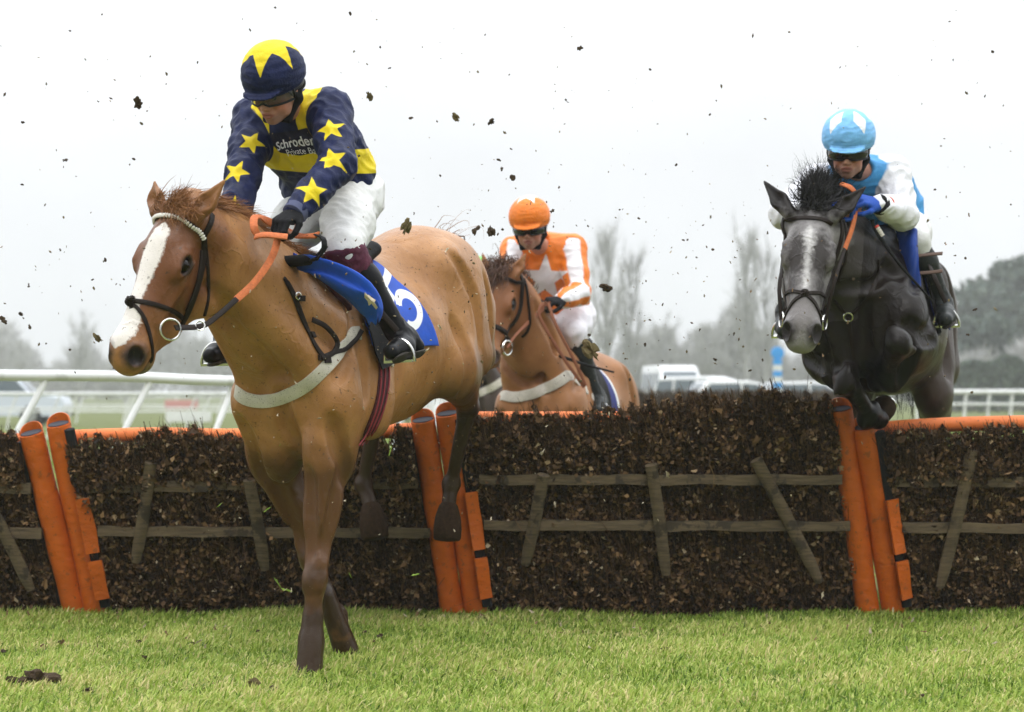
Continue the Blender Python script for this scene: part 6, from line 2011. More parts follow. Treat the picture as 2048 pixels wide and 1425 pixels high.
# ------------------------------------------------------------------ beyond the hurdles
m_rail = mat('white_plastic_rail', (.80, .81, .80), rough=.45, noise=.06, nscale=5, dirt=((.35, .36, .30), 3, .35, .58))
def running_rail(label, pts, r, hgt, step, curve, group=None, second=None, lean=-.30):
    a = spline(pts, 60)
    root = empty('running_rail', (a[0][0], a[0][1], 0), label, 'rail', group)
    mb = MB(); mb.tube(a, r, 12, flat=(V(0, 0, 1), .9)); mb.build('rail', m_rail, root)
    if second:
        mb = MB(); mb.tube([p - V(0, 0, second) for p in a], r*.55, 10); mb.build('lower_rail', m_rail, root)
    L = 0; nxt = .4*step
    for i in range(1, len(a)):
        d = np.linalg.norm(a[i] - a[i-1])
        while L + d > nxt:
            p = lerp(a[i-1], a[i], (nxt - L)/d); t = nrm(a[i] - a[i-1]); nxt += step
            g = p + t*lean*curve*3; g[2] = -.02
            mb = MB(); mb.tube(spline([p, p + t*lean*.25*curve + V(0, 0, -.10), lerp(p, g, .5) + t*lean*.5*curve, g], 14), r*.55, 10); mb.build('post', m_rail, root)
        L += d
    return root
running_rail('nearest white running rail with curved posts, left of the chestnut’s head', [P(-260, 744, 13.2), P(0, 751, 13.6), P(230, 753, 14.2), P(450, 762, 15.0), P(830, 768, 17.5), P(1010, 776, 21)], .043, 1.2, .86, .55)
for i, (Y, x0, x1, lab) in enumerate(((46, -13, .6, 'white hooped rail nearest the far side of the course'), (58, -17, 1.0, 'white hooped rail in front of the silver car'), (74, -22, 2.0, 'farthest white rail on the left, by the silver car'))):
    running_rail(lab, [V(x0, Y, 1.10 ), V((x0+x1)/2, Y + .4, 1.10 ), V(x1, Y + 2, 1.12 )], (.040 if i == 0 else .055), 1.1, 1.75, .35, 'far white rails on the left', second=.42)
running_rail('far white running rail on the right beyond the dark grey horse', [V(14.5, 72, 1.18), V(19, 72, 1.18), V(34, 74, 1.2)], .095, 1.2, .85, .1, second=.45)
# red and white board
rb = empty('course_board', (-11.6, 69, 0), 'small red and white board among the white rails', 'sign')
mb = MB(); mb.box((-11.55, 69, .72), (1.15, .05, .34)); mb.build('red_panel', mat('faded_red', (.62, .30, .28), rough=.6), rb, bevel=.01)
mb = MB(); mb.box((-11.3, 69.0, .30), (1.6, .05, .36)); mb.build('white_panel', m_rail, rb, bevel=.01)
for lx in (-12.0, -11.1):
    mb = MB(); mb.tube([V(lx, 69.05, 0), V(lx, 69.05, .9)], .03); mb.build('leg', m_rail, rb)
# dark brush fence further down the course
bf = empty('brush_fence', (5.0, 46, 0), 'low dark brush fence across the course beyond the hurdles', 'fence')
r = np.random.default_rng(61)
nl = 16000; x = r.uniform(2.75, 7.6, nl); z = r.uniform(0, 1.10, nl); y = 46 - .22 - .1*(1 - z) - np.abs(r.normal(0, .04, nl))
p0 = np.stack([x, y, z], 1); p1 = p0 + r.normal(0, 1, (nl, 3))*V(.05, .04, .03) + V(0, -.02, .12)
o = hair_mesh('brush', p0, p1, [m_brush], bf, .022, 3, 0, .02, 62); set_attr(o.data, 'hue', np.repeat(np.clip(r.normal(.35, .15, nl), 0, .8), 6))
mb = MB(); mb.box((5.18, 46, .53), (4.8, .36, 1.06)); c_ = mb.build('core', m_brush, bf, bevel=.05); set_attr(c_.data, 'hue', np.full(len(c_.data.vertices), .18))

# vehicles
m_wpaint = mat('white_car_paint', (.80, .81, .82), rough=.25, coat=.5, noise=.03)
m_silver = mat('silver_car_paint', (.60, .65, .72), rough=.3, coat=.4)
m_glass = mat('car_window_glass', (.10, .13, .15), rough=.08, spec=.7)
m_tyre = mat('tyre_rubber', (.015, .015, .016), rough=.85)
m_hub = mat('wheel_rim', (.45, .46, .48), rough=.35, metal=.8)
m_lampr = mat('tail_lamp_red', (.45, .02, .02), rough=.3)
m_lampw = mat('head_lamp', (.75, .76, .75), rough=.15)
def vehicle(loc, rz, prof, win, width, wheels, body_m, label, cat, name, front=True):
    """prof: side outline (x,z) of the body, win: side window outline; x forward"""
    root = empty(name, loc, label, cat)
    R = Rz(rz); lc = np.asarray(loc, float)
    W3 = lambda x, y, z: lc + R @ V(x, y, z)
    bm = bmesh.new()
    zt = max(p[1] for p in prof); rows = []
    for k in (-1, -.93, .93, 1):
        row = []
        for (x, z) in prof:
            tum = 1 - .16*max(0, (z - .9)/(zt - .9 + 1e-6)) if z > .9 else 1
            kk = k*tum; sh = .975 if abs(k) == 1 else 1.0
            cx = sum(p[0] for p in prof)/len(prof)
            row.append(bm.verts.new(Vector(W3(cx + (x-cx)*sh, kk*width/2, z*(sh if z > .5 else 1)))))
        rows.append(row)
    n = len(prof)
    for a in range(3):
        for i in range(n): bm.faces.new((rows[a][i], rows[a][(i+1) % n], rows[a+1][(i+1) % n], rows[a+1][i]))
    bm.faces.new(rows[0]); bm.faces.new(rows[3][::-1])
    bmesh.ops.recalc_face_normals(bm, faces=bm.faces)
    me = bpy.data.meshes.new('body'); bm.to_mesh(me); bm.free()
    me.polygons.foreach_set('use_smooth', np.ones(len(me.polygons), bool)); me.set_sharp_from_angle(angle=math.radians(35))
    link('body', me, root, [body_m])
    for sg in (-1, 1):
        for wpoly in win['side']:
            mb = MB(); vs = []
            for (x, z) in wpoly:
                tum = 1 - .16*max(0, (z - .9)/(zt - .9))
                vs.append(W3(x, sg*(width/2*tum*1.0 + .006), z*.985))
            mb.add(vs, [tuple(range(len(vs)))]); mb.build('side_window', m_glass, root, smooth=False)
    for nm in ('windscreen', 'rear_window'):
        (xa, za), (xb, zb) = win[nm]
        mb = MB(); d = .012 if nm == 'windscreen' else -.012
        ta = (1 - .16*max(0, (za-.9)/(zt-.9)))*.86; tb = (1 - .16*max(0, (zb-.9)/(zt-.9)))*.86
        mb.add([W3(xa+d, -width/2*ta, za), W3(xa+d, width/2*ta, za), W3(xb+d, width/2*tb, zb), W3(xb+d, -width/2*tb, zb)], [(0, 1, 2, 3)]); mb.build(nm, m_glass, root, smooth=False)
    xf = max(p[0] for p in prof); xr = min(p[0] for p in prof)
    for sg in (-1, 1):
        mb = MB(); mb.box(W3(xf - .02, sg*width*.36, .68), (.12, .34, .15), R); mb.build('headlight', m_lampw, root, bevel=.02)
        mb = MB(); mb.box(W3(xr + .02, sg*width*.42, .85), (.08, .16, .28), R); mb.build('tail_light', m_lampr, root, bevel=.02)
        for wx, wr in wheels:
            c = W3(wx, sg*(width/2 - .10), wr); axl = R @ V(0, sg, 0)
            mb = MB(); mb.tube([c - axl*.11, c - axl*.10, c + axl*.10, c + axl*.115], [wr*.9, wr, wr, wr*.86], 24)
            wl = mb.build('wheel', m_tyre, root)
            mb = MB(); mb.tube([c + axl*.105, c + axl*.122], [wr*.62, wr*.58], 20); mb.build('rim', m_hub, wl)
    mb = MB(); mb.box(W3(xf + .01, 0, .42), (.06, width*.9, .16), R); mb.build('bumper', m_tyre, root, bevel=.02)
    return root
VAN = [(-2.5, .3), (2.4, .3), (2.5, .75), (2.3, 1.10), (1.95, 1.28), (1.35, 2.15), (1.0, 2.34), (-2.4, 2.36), (-2.5, 2.2)]
VANW = dict(side=[[(1.75, 1.32), (1.25, 2.02), (.4, 2.05), (.4, 1.32)], [(.2, 1.32), (.2, 2.05), (-1.0, 2.05), (-1.0, 1.32)], [(-1.2, 1.32), (-1.2, 2.05), (-2.2, 2.05), (-2.2, 1.32)]], windscreen=((1.92, 1.34), (1.40, 2.08)), rear_window=((-2.5, 1.35), (-2.5, 2.05)))
CAR = [(-2.1, .3), (2.0, .28), (2.08, .62), (1.95, .85), (1.0, 1.02), (.35, 1.48), (-.1, 1.56), (-1.5, 1.54), (-1.98, 1.05), (-2.12, .8)]
CARW = dict(side=[[(.86, 1.06), (.28, 1.44), (-.25, 1.48), (-.25, 1.04)], [(-.35, 1.04), (-.35, 1.48), (-1.4, 1.46), (-1.75, 1.06)]], windscreen=((1.0, 1.06), (.42, 1.45)), rear_window=((-1.95, 1.1), (-1.58, 1.48)))
SUV = [(-2.2, .35), (2.1, .35), (2.2, .75), (2.1, 1.0), (1.05, 1.14), (.55, 1.68), (.1, 1.78), (-1.95, 1.76), (-2.2, 1.1)]
SUVW = dict(side=[[(.92, 1.18), (.50, 1.62), (-.2, 1.68), (-.2, 1.16)], [(-.3, 1.16), (-.3, 1.68), (-1.2, 1.68), (-1.2, 1.16)], [(-1.3, 1.16), (-1.3, 1.66), (-1.95, 1.64), (-2.05, 1.16)]], windscreen=((1.08, 1.18), (.62, 1.62)), rear_window=((-2.2, 1.15), (-2.0, 1.66)))
def at(px, Y): return (px - 1024)*Y/FPX
vehicle((at(1352, 84), 86, 0), math.radians(-82), VAN, VANW, 1.95, [(-1.6, .34), (1.6, .34)], m_wpaint, 'white van with a high roof parked beyond the middle hurdle', 'van', 'parked_van')
vehicle((at(1436, 74), 76, 0), math.radians(-35), SUV, SUVW, 1.85, [(-1.35, .36), (1.35, .36)], m_wpaint, 'white estate car parked right beside the white van', 'car', 'parked_car')
vehicle((at(1502, 66), 68, 0), math.radians(10), CAR, CARW, 1.75, [(-1.3, .31), (1.3, .31)], m_wpaint, 'low white car between the estate car and the blue striped marker', 'car', 'parked_car')
vehicle((at(1640, 70), 72, 0), math.radians(8), CAR, CARW, 1.75, [(-1.3, .31), (1.3, .31)], m_wpaint, 'white car half hidden behind the dark grey horse’s chest', 'car', 'parked_car')
vehicle((at(8, 68), 68, 0), math.radians(4), SUV, SUVW, 1.85, [(-1.35, .36), (1.05, .36)], m_silver, 'silver off-road car at the far left behind the rails', 'car', 'parked_car')
vehicle((at(858, 80), 82, 0), math.radians(170), CAR, CARW, 1.75, [(-1.3, .31), (1.3, .31)], m_wpaint, 'pale car seen below the leader’s belly', 'car', 'parked_car')
# striped marker post
mk = empty('marker_post', (at(1555, 58), 58, 0), 'blue and white striped marker post with a round blue top', 'marker')
x_ = at(1555, 58); m_mblue = mat('marker_blue', (.05, .34, .80), rough=.5)
mb = MB(); mb.tube([V(x_, 58, 0), V(x_, 58, 2.1)], .13, 16); mb.build('pole', m_rail, mk)
for k in range(6):
    mb = MB(); mb.tube([V(x_, 58, .25 + .34*k), V(x_, 58, .42 + .34*k)], .134, 16); mb.build('blue_band', m_mblue, mk)
mb = MB(); mb.tube([V(x_, 57.9, 2.30), V(x_, 58.1, 2.30)], .19, 28); mb.build('disc', m_mblue, mk, bevel=.02)

# ------------------------------------------------------------------ trees, hedges and a house in the haze
m_bark = mat('haze_paled_bark', (.33, .33, .32), rough=.9, noise=.4, nscale=4, bump=.4, bscale=8)  # bark lightened so its colour carries part of the distance haze
m_twig = mat('haze_paled_twigs', (.42, .42, .405), rough=.9, noise=.3, nscale=1)  # twigs paled as well, haze painted into the base colour
m_ever = attr_ramp_mat('evergreen_leaves', [(0, (.03, .05, .042)), (.5, (.07, .10, .082)), (1, (.13, .16, .12))], rough=.7)
m_hedgel = attr_ramp_mat('hedge_leaves', [(0, (.03, .055, .038)), (.5, (.065, .10, .065)), (1, (.13, .17, .10))], rough=.7)
def bare_tree(h, spread, seed, up=.55, twigs=2600):
    r = np.random.default_rng(seed)
    root = empty('bare_tree', (0, 0, 0))
    mb = MB(); tips = []
    tr_ = spline([V(0, 0, -.2), V(r.normal(0, .1), r.normal(0, .1), h*.25), V(r.normal(0, .25), r.normal(0, .25), h*.55), V(r.normal(0, .4), 0, h*.9)], 12)
    mb.tube(tr_, [h*.022*(1 - .9*i/11) + .01 for i in range(12)], 8); tips += tr_[7:]
    for k in range(26):
        i = r.integers(2, 11); b = tr_[i]; a = r.uniform(0, 6.28)
        L = h*r.uniform(.18, .42)*(1 - .45*i/11); d = nrm(V(math.cos(a)*spread, math.sin(a)*spread, up + r.uniform(0, .5)))
        e_ = b + d*L + V(0, 0, L*.25); pts = spline([b, b + d*L*.5 + r.normal(0, .03*L, 3), e_], 7)
        mb.tube(pts, [h*.0095*(1 - .85*j/6)*(1 - .5*i/11) + .006 for j in range(7)], 6); tips += pts[2:]
        for kk in range(4):
            j = r.integers(2, 7); b2 = pts[min(j, 6)]; a2 = r.uniform(0, 6.28); d2 = nrm(d*.8 + V(math.cos(a2)*spread, math.sin(a2)*spread, up)*.8); L2 = L*r.uniform(.25, .5)
            p2 = spline([b2, b2 + d2*L2*.5, b2 + d2*L2 + V(0, 0, L2*.2)], 5); mb.tube(p2, [h*.0035*(1 - .8*q/4) + .005 for q in range(5)], 5); tips += p2[1:]
    mb.build('trunk', m_bark, root)
    tips = np.array(tips); idx = r.integers(0, len(tips), twigs); b = tips[idx]
    out = b*V(1, 1, 0); out /= np.linalg.norm(out, axis=1, keepdims=True) + .3
    d = out*spread*.6 + V(0, 0, up*1.1) + r.normal(0, .55, (twigs, 3)); d /= np.linalg.norm(d, axis=1, keepdims=True)
    hair_mesh('crown', b, b + d*h*r.uniform(.03, .12, (twigs, 1)), [m_twig], root, .038, 4, 0, h*.008, seed + 1)
    return root
def leafy(name, pts_fn, n, size, seed, m_, parent):
    r = np.random.default_rng(seed)
    c, hv = pts_fn(r, n)
    a1 = r.normal(0, 1, (n, 3)); a1 /= np.linalg.norm(a1, axis=1, keepdims=True); a2 = r.normal(0, 1, (n, 3)); a2 -= a1*(a1*a2).sum(1, keepdims=True); a2 /= np.linalg.norm(a2, axis=1, keepdims=True)
    s_ = size*r.uniform(.5, 1.2, (n, 1))
    v = np.stack([c - a1*s_, c + a2*s_*.6, c + a1*s_, c - a2*s_*.6], 1).reshape(-1, 3)
    me = mesh_np(name, v, quads=np.arange(n*4).reshape(-1, 4), smooth=False); set_attr(me, 'hue', np.repeat(hv, 4))
    return link(name, me, parent, [m_])
def evergreen(h, w_, seed, n=9000, size=.42):
    r0 = np.random.default_rng(seed); root = empty('evergreen_tree', (0, 0, 0))
    mb = MB(); mb.tube([V(0, 0, -.2), V(.1, 0, h*.4), V(0, .1, h*.85)], [h*.03, h*.022, h*.006], 8)
    cl = [(V(r0.normal(0, w_*.42), r0.normal(0, w_*.42), h*(.28 + .68*r0.beta(1.3, 1.2))), r0.uniform(.12, .26)*w_) for _ in range(34)]
    cl = [(c*V(max(.25, 1.1 - c[2]/h*.75), max(.25, 1.1 - c[2]/h*.75), 1), q) for c, q in cl]
    for c, q in cl[:18]: mb.tube([V(0, 0, c[2]*.7), lerp(V(0, 0, c[2]*.8), c, .6), c], [h*.010, h*.006, .02], 5)
    mb.build('trunk', m_bark, root)
    def fn(r, n):
        k_ = r.integers(0, len(cl), n); d = r.normal(0, 1, (n, 3)); d /= np.linalg.norm(d, axis=1, keepdims=True)
        rad = r.uniform(.55, 1.1, (n, 1)); c = np.array([cl[i][0] for i in k_]) + d*rad*np.array([cl[i][1] for i in k_])[:, None]*V(1.15, 1.15, .8)
        return c, np.clip(r.normal(.5, .2, n) + .10*d[:, 2], 0, 1)
    leafy('crown', fn, n, size, seed + 1, m_ever, root)
    return root
protos = [bare_tree(13, .55, 71), bare_tree(12, .75, 72), bare_tree(14.5, .46, 73, up=1.0, twigs=1500)]
used_p = set()
def place_tree(k, px, Y, sc, rz, label):
    o = protos[k] if k not in used_p else copy_tree(protos[k]); used_p.add(k)
    o.location = (at(px, Y), Y, 0); o.scale = (sc, sc, sc); o.rotation_euler = (0, 0, rz); tag(o, label, 'tree', 'bare winter trees along the far edge of the course'); return o
place_tree(2, 1216, 172, .98, .3, 'tall slim bare tree just right of the orange rider')
place_tree(2, 1262, 178, .90, 1.9, 'slim bare tree second right of the orange rider')
place_tree(2, 1492, 172, .98, 2.9, 'tall bare tree behind the striped marker post, left of its pair')
place_tree(2, 1530, 176, .92, 4.4, 'tall bare tree behind the striped marker post, nearest the grey horse')
place_tree(0, 1330, 185, .62, 1.2, 'rounded bare tree above the white van')
place_tree(1, 1415, 180, .62, .2, 'rounded bare tree above the white estate car')
place_tree(0, 1158, 190, .60, 2.2, 'bare tree behind the orange rider’s elbow')
place_tree(1, 40, 230, .62, 3.2, 'bare tree at the far left above the silver car')
place_tree(0, 160, 225, .75, 4.0, 'broad bare tree left of the chestnut’s nose')
place_tree(1, 250, 235, .66, 5.0, 'bare tree straight behind the chestnut’s nose')
place_tree(0, 395, 230, .62, .8, 'bare tree between the chestnut’s chin and chest')
e1 = evergreen(12.0, 9.5, 81, n=14000); e1.location = (at(2010, 165), 165, 0); tag(e1, 'large dark evergreen at the right edge, tallest of the right-hand trees', 'tree', 'evergreens on the right')
e2 = evergreen(6.2, 5.0, 83); e2.location = (at(1948, 136), 136, 0); tag(e2, 'smallest evergreen, standing in front of the brick house', 'tree', 'evergreens on the right')
e3 = evergreen(10.5, 7.5, 85); e3.location = (at(2120, 160), 160, 0); tag(e3, 'evergreen cut off by the right edge of the picture', 'tree', 'evergreens on the right')
# hedge on the right
def hedge(name, x0, x1, Y, h_, label, m_, n, size, seed, cat='hedge'):
    root = empty(name, ((x0+x1)/2, Y, 0), label, cat)
    def fn(r, n):
        x = r.uniform(x0, x1, n); top = h_*(1 + .10*np.sin(x*.9) + .07*np.sin(x*2.3 + 1)); z = top*np.sqrt(r.uniform(0, 1, n)); y = Y + r.uniform(-.9, .9, n)
        return np.stack([x, y, z], 1), np.clip(r.normal(.45, .2, n), 0, 1)
    leafy('foliage', fn, n, size, seed, m_, root)
    mb = MB()
    for k in range(int((x1-x0)/2)): mb.tube([V(x0 + 1 + 2*k, Y, 0), V(x0 + 1 + 2*k, Y, h_*.7)], .05, 5)
    mb.build('stems', m_bark, root)
    return root
hedge('hedge', at(1880, 120), at(2140, 120), 120, 3.0, 'dark green hedge under the evergreens at the right edge', m_hedgel, 9000, .20, 91)
# wood and scrub too far and tangled to count
def scrub(label, x0, x1, Y, h_, n, seed, depth=10):
    r = np.random.default_rng(seed)
    x = r.uniform(x0, x1, n); y = Y + r.uniform(0, depth, n)
    top = h_*(.62 + .22*np.sin(x*.23 + seed) + .16*np.sin(x*.61 + 2*seed) + .1*np.sin(x*1.7))
    z = top*np.sqrt(r.uniform(0, 1, n)); p0 = np.stack([x, y, z*.85], 1)
    p1 = p0 + r.normal(0, 1, (n, 3))*V(.5, .5, .35) + V(0, 0, .7)
    o = hair_mesh('distant_wood', p0, p1, [m_twig], None, .14, 3, 0, .12, seed)
    tag(o, label, 'wood', kind='stuff')
scrub('bare scrub and wood beyond the parked cars', at(1080, 200), at(1720, 200), 200, 11.0, 36000, 3)
scrub('distant wood along the left horizon', at(-150, 250), at(1000, 250), 250, 12.0, 38000, 5)
scrub('scrub under the right-hand trees', at(1690, 190), at(2150, 190), 190, 9.0, 24000, 7)
scrub('bare scrub in front of the brick house', at(1870, 128), at(2150, 128), 128, 7.0, 12000, 9, depth=4)
# brick house
hs_ = empty('brick_house', (at(1985, 140), 140, 0), 'grey brick house with white windows near the right edge', 'house')
m_brick = mat('old_brick', (.215, .20, .195), rough=.9, noise=.25, nscale=2, bump=.2)
m_tile = mat('clay_roof_tiles', (.20, .19, .185), rough=.85, noise=.3, nscale=2)
xc = at(1985, 140)
mb = MB(); mb.box((xc, 144, 1.6), (5.4, 8, 3.2)); mb.build('wall', m_brick, hs_, smooth=False)
mb = MB(); mb.add([V(xc-3, 139.6, 3.2), V(xc+3, 139.6, 3.2), V(xc+3, 148.4, 3.2), V(xc-3, 148.4, 3.2), V(xc-3, 144, 5.0), V(xc+3, 144, 5.0)], [(0, 1, 5, 4), (2, 3, 4, 5), (0, 4, 3), (1, 2, 5), (0, 3, 2, 1)])
rf_ = mb.build('roof', m_tile, hs_, smooth=False)
mb = MB(); mb.box((xc+1.6, 144, 5.2), (.7, .9, 1.4)); mb.build('chimney', m_brick, rf_, smooth=False)
for dx in (-1.6, 1.2):
    mb = MB(); mb.box((xc+dx, 139.97, 2.1), (1.0, .08, 1.1)); wn = mb.build('window', m_rail, hs_, smooth=False)
    mb = MB(); mb.box((xc+dx-.22, 139.92, 2.1), (.36, .03, .9)); mb.box((xc+dx+.22, 139.92, 2.1), (.36, .03, .9)); mb.build('pane', m_glass, wn, smooth=False)
# damp winter air
hz_ = bpy.data.materials.new('damp_air'); hz_.use_nodes = True
N = hz_.node_tree.nodes
for n in list(N):
    if n.type != 'OUTPUT_MATERIAL': N.remove(n)
pv_ = N.new('ShaderNodeVolumePrincipled'); pv_.inputs['Density'].default_value = .0011; pv_.inputs['Color'].default_value = (.97, .98, 1.0, 1); pv_.inputs['Anisotropy'].default_value = .2
hz_.node_tree.links.new(pv_.outputs[0], N['Material Output'].inputs['Volume'])
mb = MB(); mb.box((0, 130, 8.5), (300, 330, 19)); hb = mb.build('haze', hz_, None, smooth=False); tag(hb, kind='stuff')
# ------------------------------------------------------------------ turf and leaves thrown up
r = np.random.default_rng(101)
m_clod = mat('dark_turf_clod', (.085, .054, .028), rough=.95, noise=.5, nscale=60, bump=.6, bscale=120)
m_clodo = mat('olive_turf_clod', (.19, .145, .060), rough=.95, noise=.5, nscale=60, bump=.6, bscale=120)
m_leafb = mat('dead_leaf', (.22, .135, .065), rough=.8, noise=.4, nscale=50)
m_leafp = mat('pale_wood_chip', (.55, .46, .33), rough=.8, noise=.3, nscale=50)
m_gbit = mat('torn_grass', (.22, .32, .04), rough=.7)
def clod_me(seed, m_, sc=(1, .8, .7), n=3):
    bm = bmesh.new(); bmesh.ops.create_icosphere(bm, subdivisions=n, radius=1)
    q = np.random.default_rng(seed); ks = np.concatenate([q.normal(0, 2.2, (5, 3)), q.normal(0, 6.5, (5, 3))]); ph = q.uniform(0, 6, 10); wt = [1]*5 + [.8]*5
    for v in bm.verts:
        c = np.array(v.co); d = 1 + .26*sum(w_*math.sin(c @ k_ + p_) for k_, p_, w_ in zip(ks, ph, wt)); v.co = Vector(c*min(1.7, max(.22, d))*np.array(sc))
    me = bpy.data.meshes.new('turf_clod'); bm.to_mesh(me); bm.free(); me.materials.append(m_); return me
def flake_me(seed, m_, l=1.3):
    q = np.random.default_rng(seed); bm = bmesh.new(); vs = []
    n = 13
    for i in range(n):
        a = 2*math.pi*i/n; rr = q.uniform(.35, 1.25); vs.append(bm.verts.new((math.cos(a)*rr*l, math.sin(a)*rr*.6, .25*math.sin(2*a + q.uniform(0, 2)))))
    c = bm.verts.new((0, 0, .22))
    for i in range(n): bm.faces.new((vs[i], vs[(i+1) % n], c))
    g = bmesh.ops.extrude_face_region(bm, geom=list(bm.faces))
    for v in g['geom']:
        if isinstance(v, bmesh.types.BMVert): v.co.z += .10
    bmesh.ops.recalc_face_normals(bm, faces=bm.faces)
    me = bpy.data.meshes.new('leaf_scrap'); bm.to_mesh(me); bm.free(); me.materials.append(m_); return me
clods = [clod_me(i, m_clod, (1, .7 + .05*i, .6)) for i in range(5)] + [clod_me(9, m_clodo, (1.2, .6, .8))]
flakes = [flake_me(i, m_leafb) for i in range(4)]; chips = [flake_me(20 + i, m_leafp, 1.6) for i in range(3)]; gbits = [flake_me(30 + i, m_gbit, 3.0) for i in range(2)]
def put(me, px, py, Y, s, name, label, cat, group):
    o = bpy.data.objects.new(name, me); COL.objects.link(o)
    o.location = Vector(P(px, py, Y)); k = s*Y/FPX
    o.scale = (k, k, k); o.rotation_euler = tuple(r.uniform(0, 6.28, 3)); tag(o, label, cat, group); return o
GT = 'crumbs of turf flying through the air'
big = [(275, 208, 10, 0, 'largest dark clod in the sky left of the navy cap'), (812, 455, 10, 5, 'olive clod flying over the leading chestnut’s rump'), (951, 462, 8, 1, 'left one of two brown clods side by side above the orange cap’s left'),
       (981, 464, 9, 2, 'right one of two brown clods side by side left of the orange cap'), (1212, 576, 9, 3, 'flat dark clod flying right of the orange rider’s arm'), (1182, 702, 15, 5, 'ragged olive tuft of turf in the air right of the orange rider’s boot'),
       (912, 236, 6, 5, 'brown clod in the sky right of the navy rider’s shoulder, left of a pair'), (983, 245, 6, 4, 'brown clod in the sky right of the navy rider’s shoulder, right of a pair'), (738, 192, 6, 5, 'curled scrap in the sky just right of the navy rider’s back'),
       (1160, 98, 6, 0, 'dark clod high in the middle of the sky'), (5, 640, 8, 1, 'dark clod at the left edge above the rail'), (196, 676, 7, 5, 'brown scrap beside the chestnut’s muzzle')]
for (x, y, s, k, lab) in big: put(clods[k], x, y, 7.4 if x < 900 else 8.6, s, 'turf_clod', lab, 'clod', None)
# measured smaller ones
small = [(130, 320, 5), (268, 318, 5), (45, 245, 4), (822, 237, 5), (998, 320, 4), (1003, 338, 4), (1025, 355, 5), (1132, 200, 3), (1022, 298, 3), (880, 352, 3), (1118, 375, 3), (1278, 437, 3), (1104, 422, 5), (1970, 193, 4), (1906, 120, 3), (1352, 330, 3),
         (1985, 104, 4), (57, 572, 4), (42, 628, 4), (60, 655, 5), (140, 700, 4), (150, 745, 3), (700, 28, 3), (550, 16, 4), (395, 125, 3), (140, 62, 3), (500, 60, 3), (760, 95, 3), (970, 70, 3), (1300, 140, 3), (1420, 230, 3), (1470, 515, 3), (1425, 500, 4), (1375, 480, 3), (1240, 420, 4),
         (340, 400, 2), (90, 410, 3), (120, 500, 3), (210, 520, 3), (185, 560, 3), (1290, 690, 4), (1300, 640, 4), (1340, 700, 3), (1325, 610, 3), (1430, 720, 4), (1500, 742, 4), (1525, 720, 4), (1400, 660, 3), (1260, 760, 4), (1330, 755, 3), (1480, 560, 3), (1950, 620, 4), (1935, 670, 3), (1870, 380, 3)]
for (x, y, s) in small: put(clods[r.integers(0, 5)], x, y, r.uniform(7.2, 9.2), s*r.uniform(.6, .95), 'turf_crumb', 'small crumb of turf hanging in the air', 'crumb', GT)
n = 125
for i in range(n):
    x = r.uniform(20, 1960); y = r.uniform(60, 760) if r.uniform() < .5 else r.uniform(450, 860)
    put(clods[r.integers(0, 6)] if r.uniform() < .6 else clods[5], x, y, r.uniform(6.9, 9.3), r.uniform(.9, 2.6), 'turf_crumb', 'small crumb of turf hanging in the air', 'crumb', GT)
for i in range(130):
    x = r.uniform(440, 1320) if i < 60 else r.uniform(1000, 1800) if i < 100 else r.uniform(0, 2000); y = r.uniform(380, 1200) if i < 60 else r.uniform(420, 900)
    put(flakes[r.integers(0, 4)] if r.uniform() < (.5 if i < 60 else .95) else chips[r.integers(0, 3)], x, y, r.uniform(7.0, 7.45) if x < 1300 else r.uniform(7.2, 8.2), r.uniform(1.4, 3.8), 'leaf_scrap', 'scrap of dead leaf flying through the air', 'leaf', 'scraps of dead leaf in the air')
for (x, y, s) in ((740, 600, 13), (893, 500, 6), (880, 655, 6), (855, 700, 5), (1085, 905, 6), (1110, 1010, 5), (1335, 950, 7), (1645, 1190, 6), (1745, 598, 0)):
    if s: put(chips[r.integers(0, 3)], x, y, 7.15 if x < 900 else 9.0, s, 'leaf_scrap', 'scrap of dead leaf flying through the air', 'leaf', 'scraps of dead leaf in the air')
for (x, y, s) in ((555, 1165, 9), (572, 1180, 9), (700, 1150, 6), (830, 1150, 7), (440, 1010, 5), (533, 1020, 6), (780, 905, 8), (560, 890, 4)):
    put(gbits[r.integers(0, 2)], x, y, 7.3, s*.55, 'grass_shred', 'torn blade of green grass flung up by the hooves', 'grass shred', 'torn grass in the air')
# on the turf
def ground_at(px, py):
    Y = FPX*CH/(py - HZ); return (px - 1024)*Y/FPX, Y
def ground_clod(px, py, s, lab, k, grp=None, name='turf_clod', dz=.3):
    X, Y = ground_at(px, py); o = bpy.data.objects.new(name, clods[k]); COL.objects.link(o); m_ = s*Y/FPX
    o.location = (X, Y, float(ground_z(X, Y)) + m_*dz + .03); o.scale = (m_, m_, m_*1.05); o.rotation_euler = (0, 0, r.uniform(0, 6)); tag(o, lab, 'clod', grp)
ground_clod(80, 1385, 27, 'biggest lump of dark earth on the grass in the lower left corner', 0)
ground_clod(38, 1390, 16, 'flatter lump of earth left of the biggest one in the lower left corner', 1)
ground_clod(175, 1402, 10, 'small lump of earth right of the biggest one in the lower left', 2)
ground_clod(505, 1392, 10, 'upended brown divot on the grass left of the chestnut’s hoof', 5)
ground_clod(548, 1402, 8, 'dark lump on the grass below the upended divot', 3)
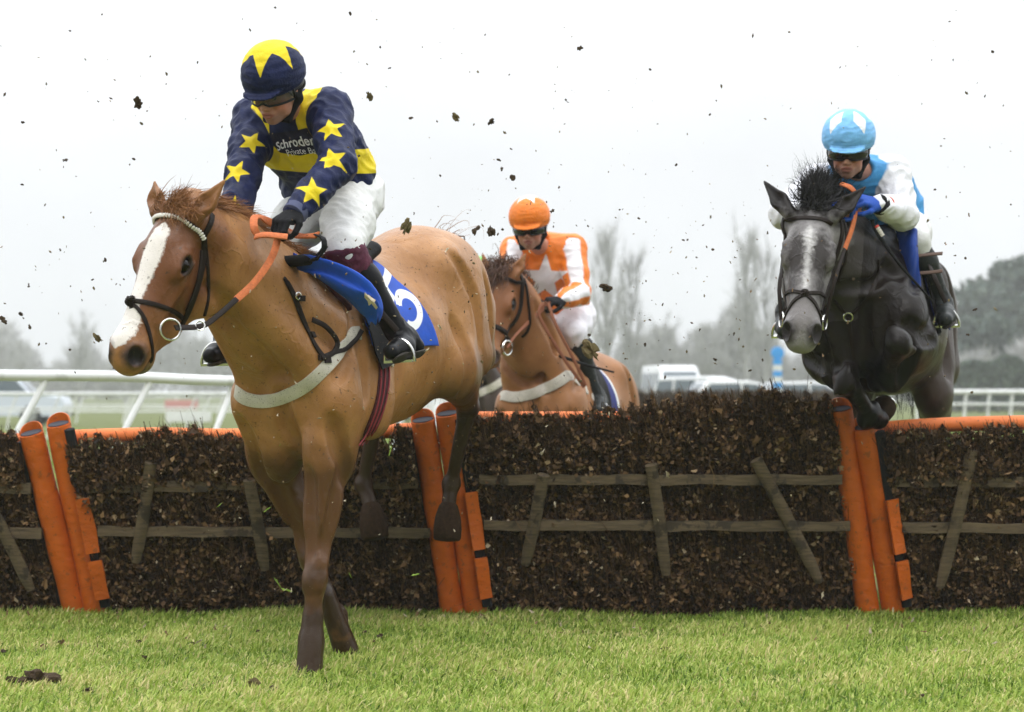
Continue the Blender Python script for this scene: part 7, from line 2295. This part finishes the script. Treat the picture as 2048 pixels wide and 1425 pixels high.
for (x, y, s) in ((278, 1300, 6), (275, 1290, 4), (8, 1312, 5), (290, 1332, 5), (360, 1285, 3), (385, 1303, 4), (242, 1365, 4), (515, 1280, 4), (728, 1280, 5), (762, 1290, 6), (990, 1350, 5), (1020, 1346, 6), (1328, 1320, 6), (1845, 1412, 5), (1170, 1250, 4), (1420, 1240, 3), (940, 1400, 3), (120, 1290, 4), (410, 1240, 3)):
    ground_clod(x, y, s, 'little dark crumb of earth lying on the grass', int(r.integers(0, 5)), 'crumbs of earth on the grass', 'turf_crumb')
for i in range(90):
    px = r.uniform(0, 2048); py = 1228 + abs(r.normal(0, 45)); X, Y = ground_at(px, min(py, 1420)); o = bpy.data.objects.new('fallen_leaf', (flakes + chips)[r.integers(0, 7)]); COL.objects.link(o)
    k = r.uniform(.006, .014); o.location = (X, Y, float(ground_z(X, Y)) + .045); o.scale = (k, k, k); o.rotation_euler = tuple(r.uniform(0, 6, 3)); tag(o, 'dry scrap of leaf fallen on the grass by the hurdles', 'leaf', 'leaves fallen on the grass')

# specks too fine and too many to count
n = 900
x = np.concatenate([r.uniform(0, 2048, 350), r.normal(1150, 330, 350), r.normal(620, 240, 200)]); y = np.concatenate([r.uniform(20, 820, 350), r.normal(620, 170, 350), r.normal(820, 230, 200)]); Y = np.where(x < 1000, r.uniform(6.9, 7.5, n), r.uniform(7.4, 9.2, n))
ok = (y > 10) & (y < 1190); x, y, Y = x[ok], y[ok], Y[ok]; n = len(x)
c = np.stack([(x - 1024)*Y/FPX, Y, CH - (y - HZ)*Y/FPX], 1)
a1 = r.normal(0, 1, (n, 3)); a1 /= np.linalg.norm(a1, axis=1, keepdims=True); a2 = r.normal(0, 1, (n, 3)); a2 -= a1*(a1*a2).sum(1, keepdims=True); a2 /= np.linalg.norm(a2, axis=1, keepdims=True); a3 = np.cross(a1, a2)
s_ = r.gamma(2.2, .00085, (n, 1)) + .0009
vs = np.stack([c - a1*s_*1.5, c + a2*s_*.8, c + a1*s_*1.5, c - a2*s_*.8, c + a3*s_*.5, c - a3*s_*.5], 1).reshape(-1, 3)
tr = np.array([(0, 1, 4), (1, 2, 4), (2, 3, 4), (3, 0, 4), (1, 0, 5), (2, 1, 5), (3, 2, 5), (0, 3, 5)])
me = mesh_np('turf_specks', vs, tris=(tr[None] + (np.arange(n)*6)[:, None, None]).reshape(-1, 3), smooth=False)
set_attr(me, 'hue', np.repeat(r.uniform(.2, 1, n), 6))
tag(link('turf_specks', me, None, [attr_ramp_mat('turf_speck', [(0, (.04, .025, .014)), (.55, (.12, .08, .04)), (.85, (.24, .18, .085)), (1, (.50, .42, .30))])]), kind='stuff')
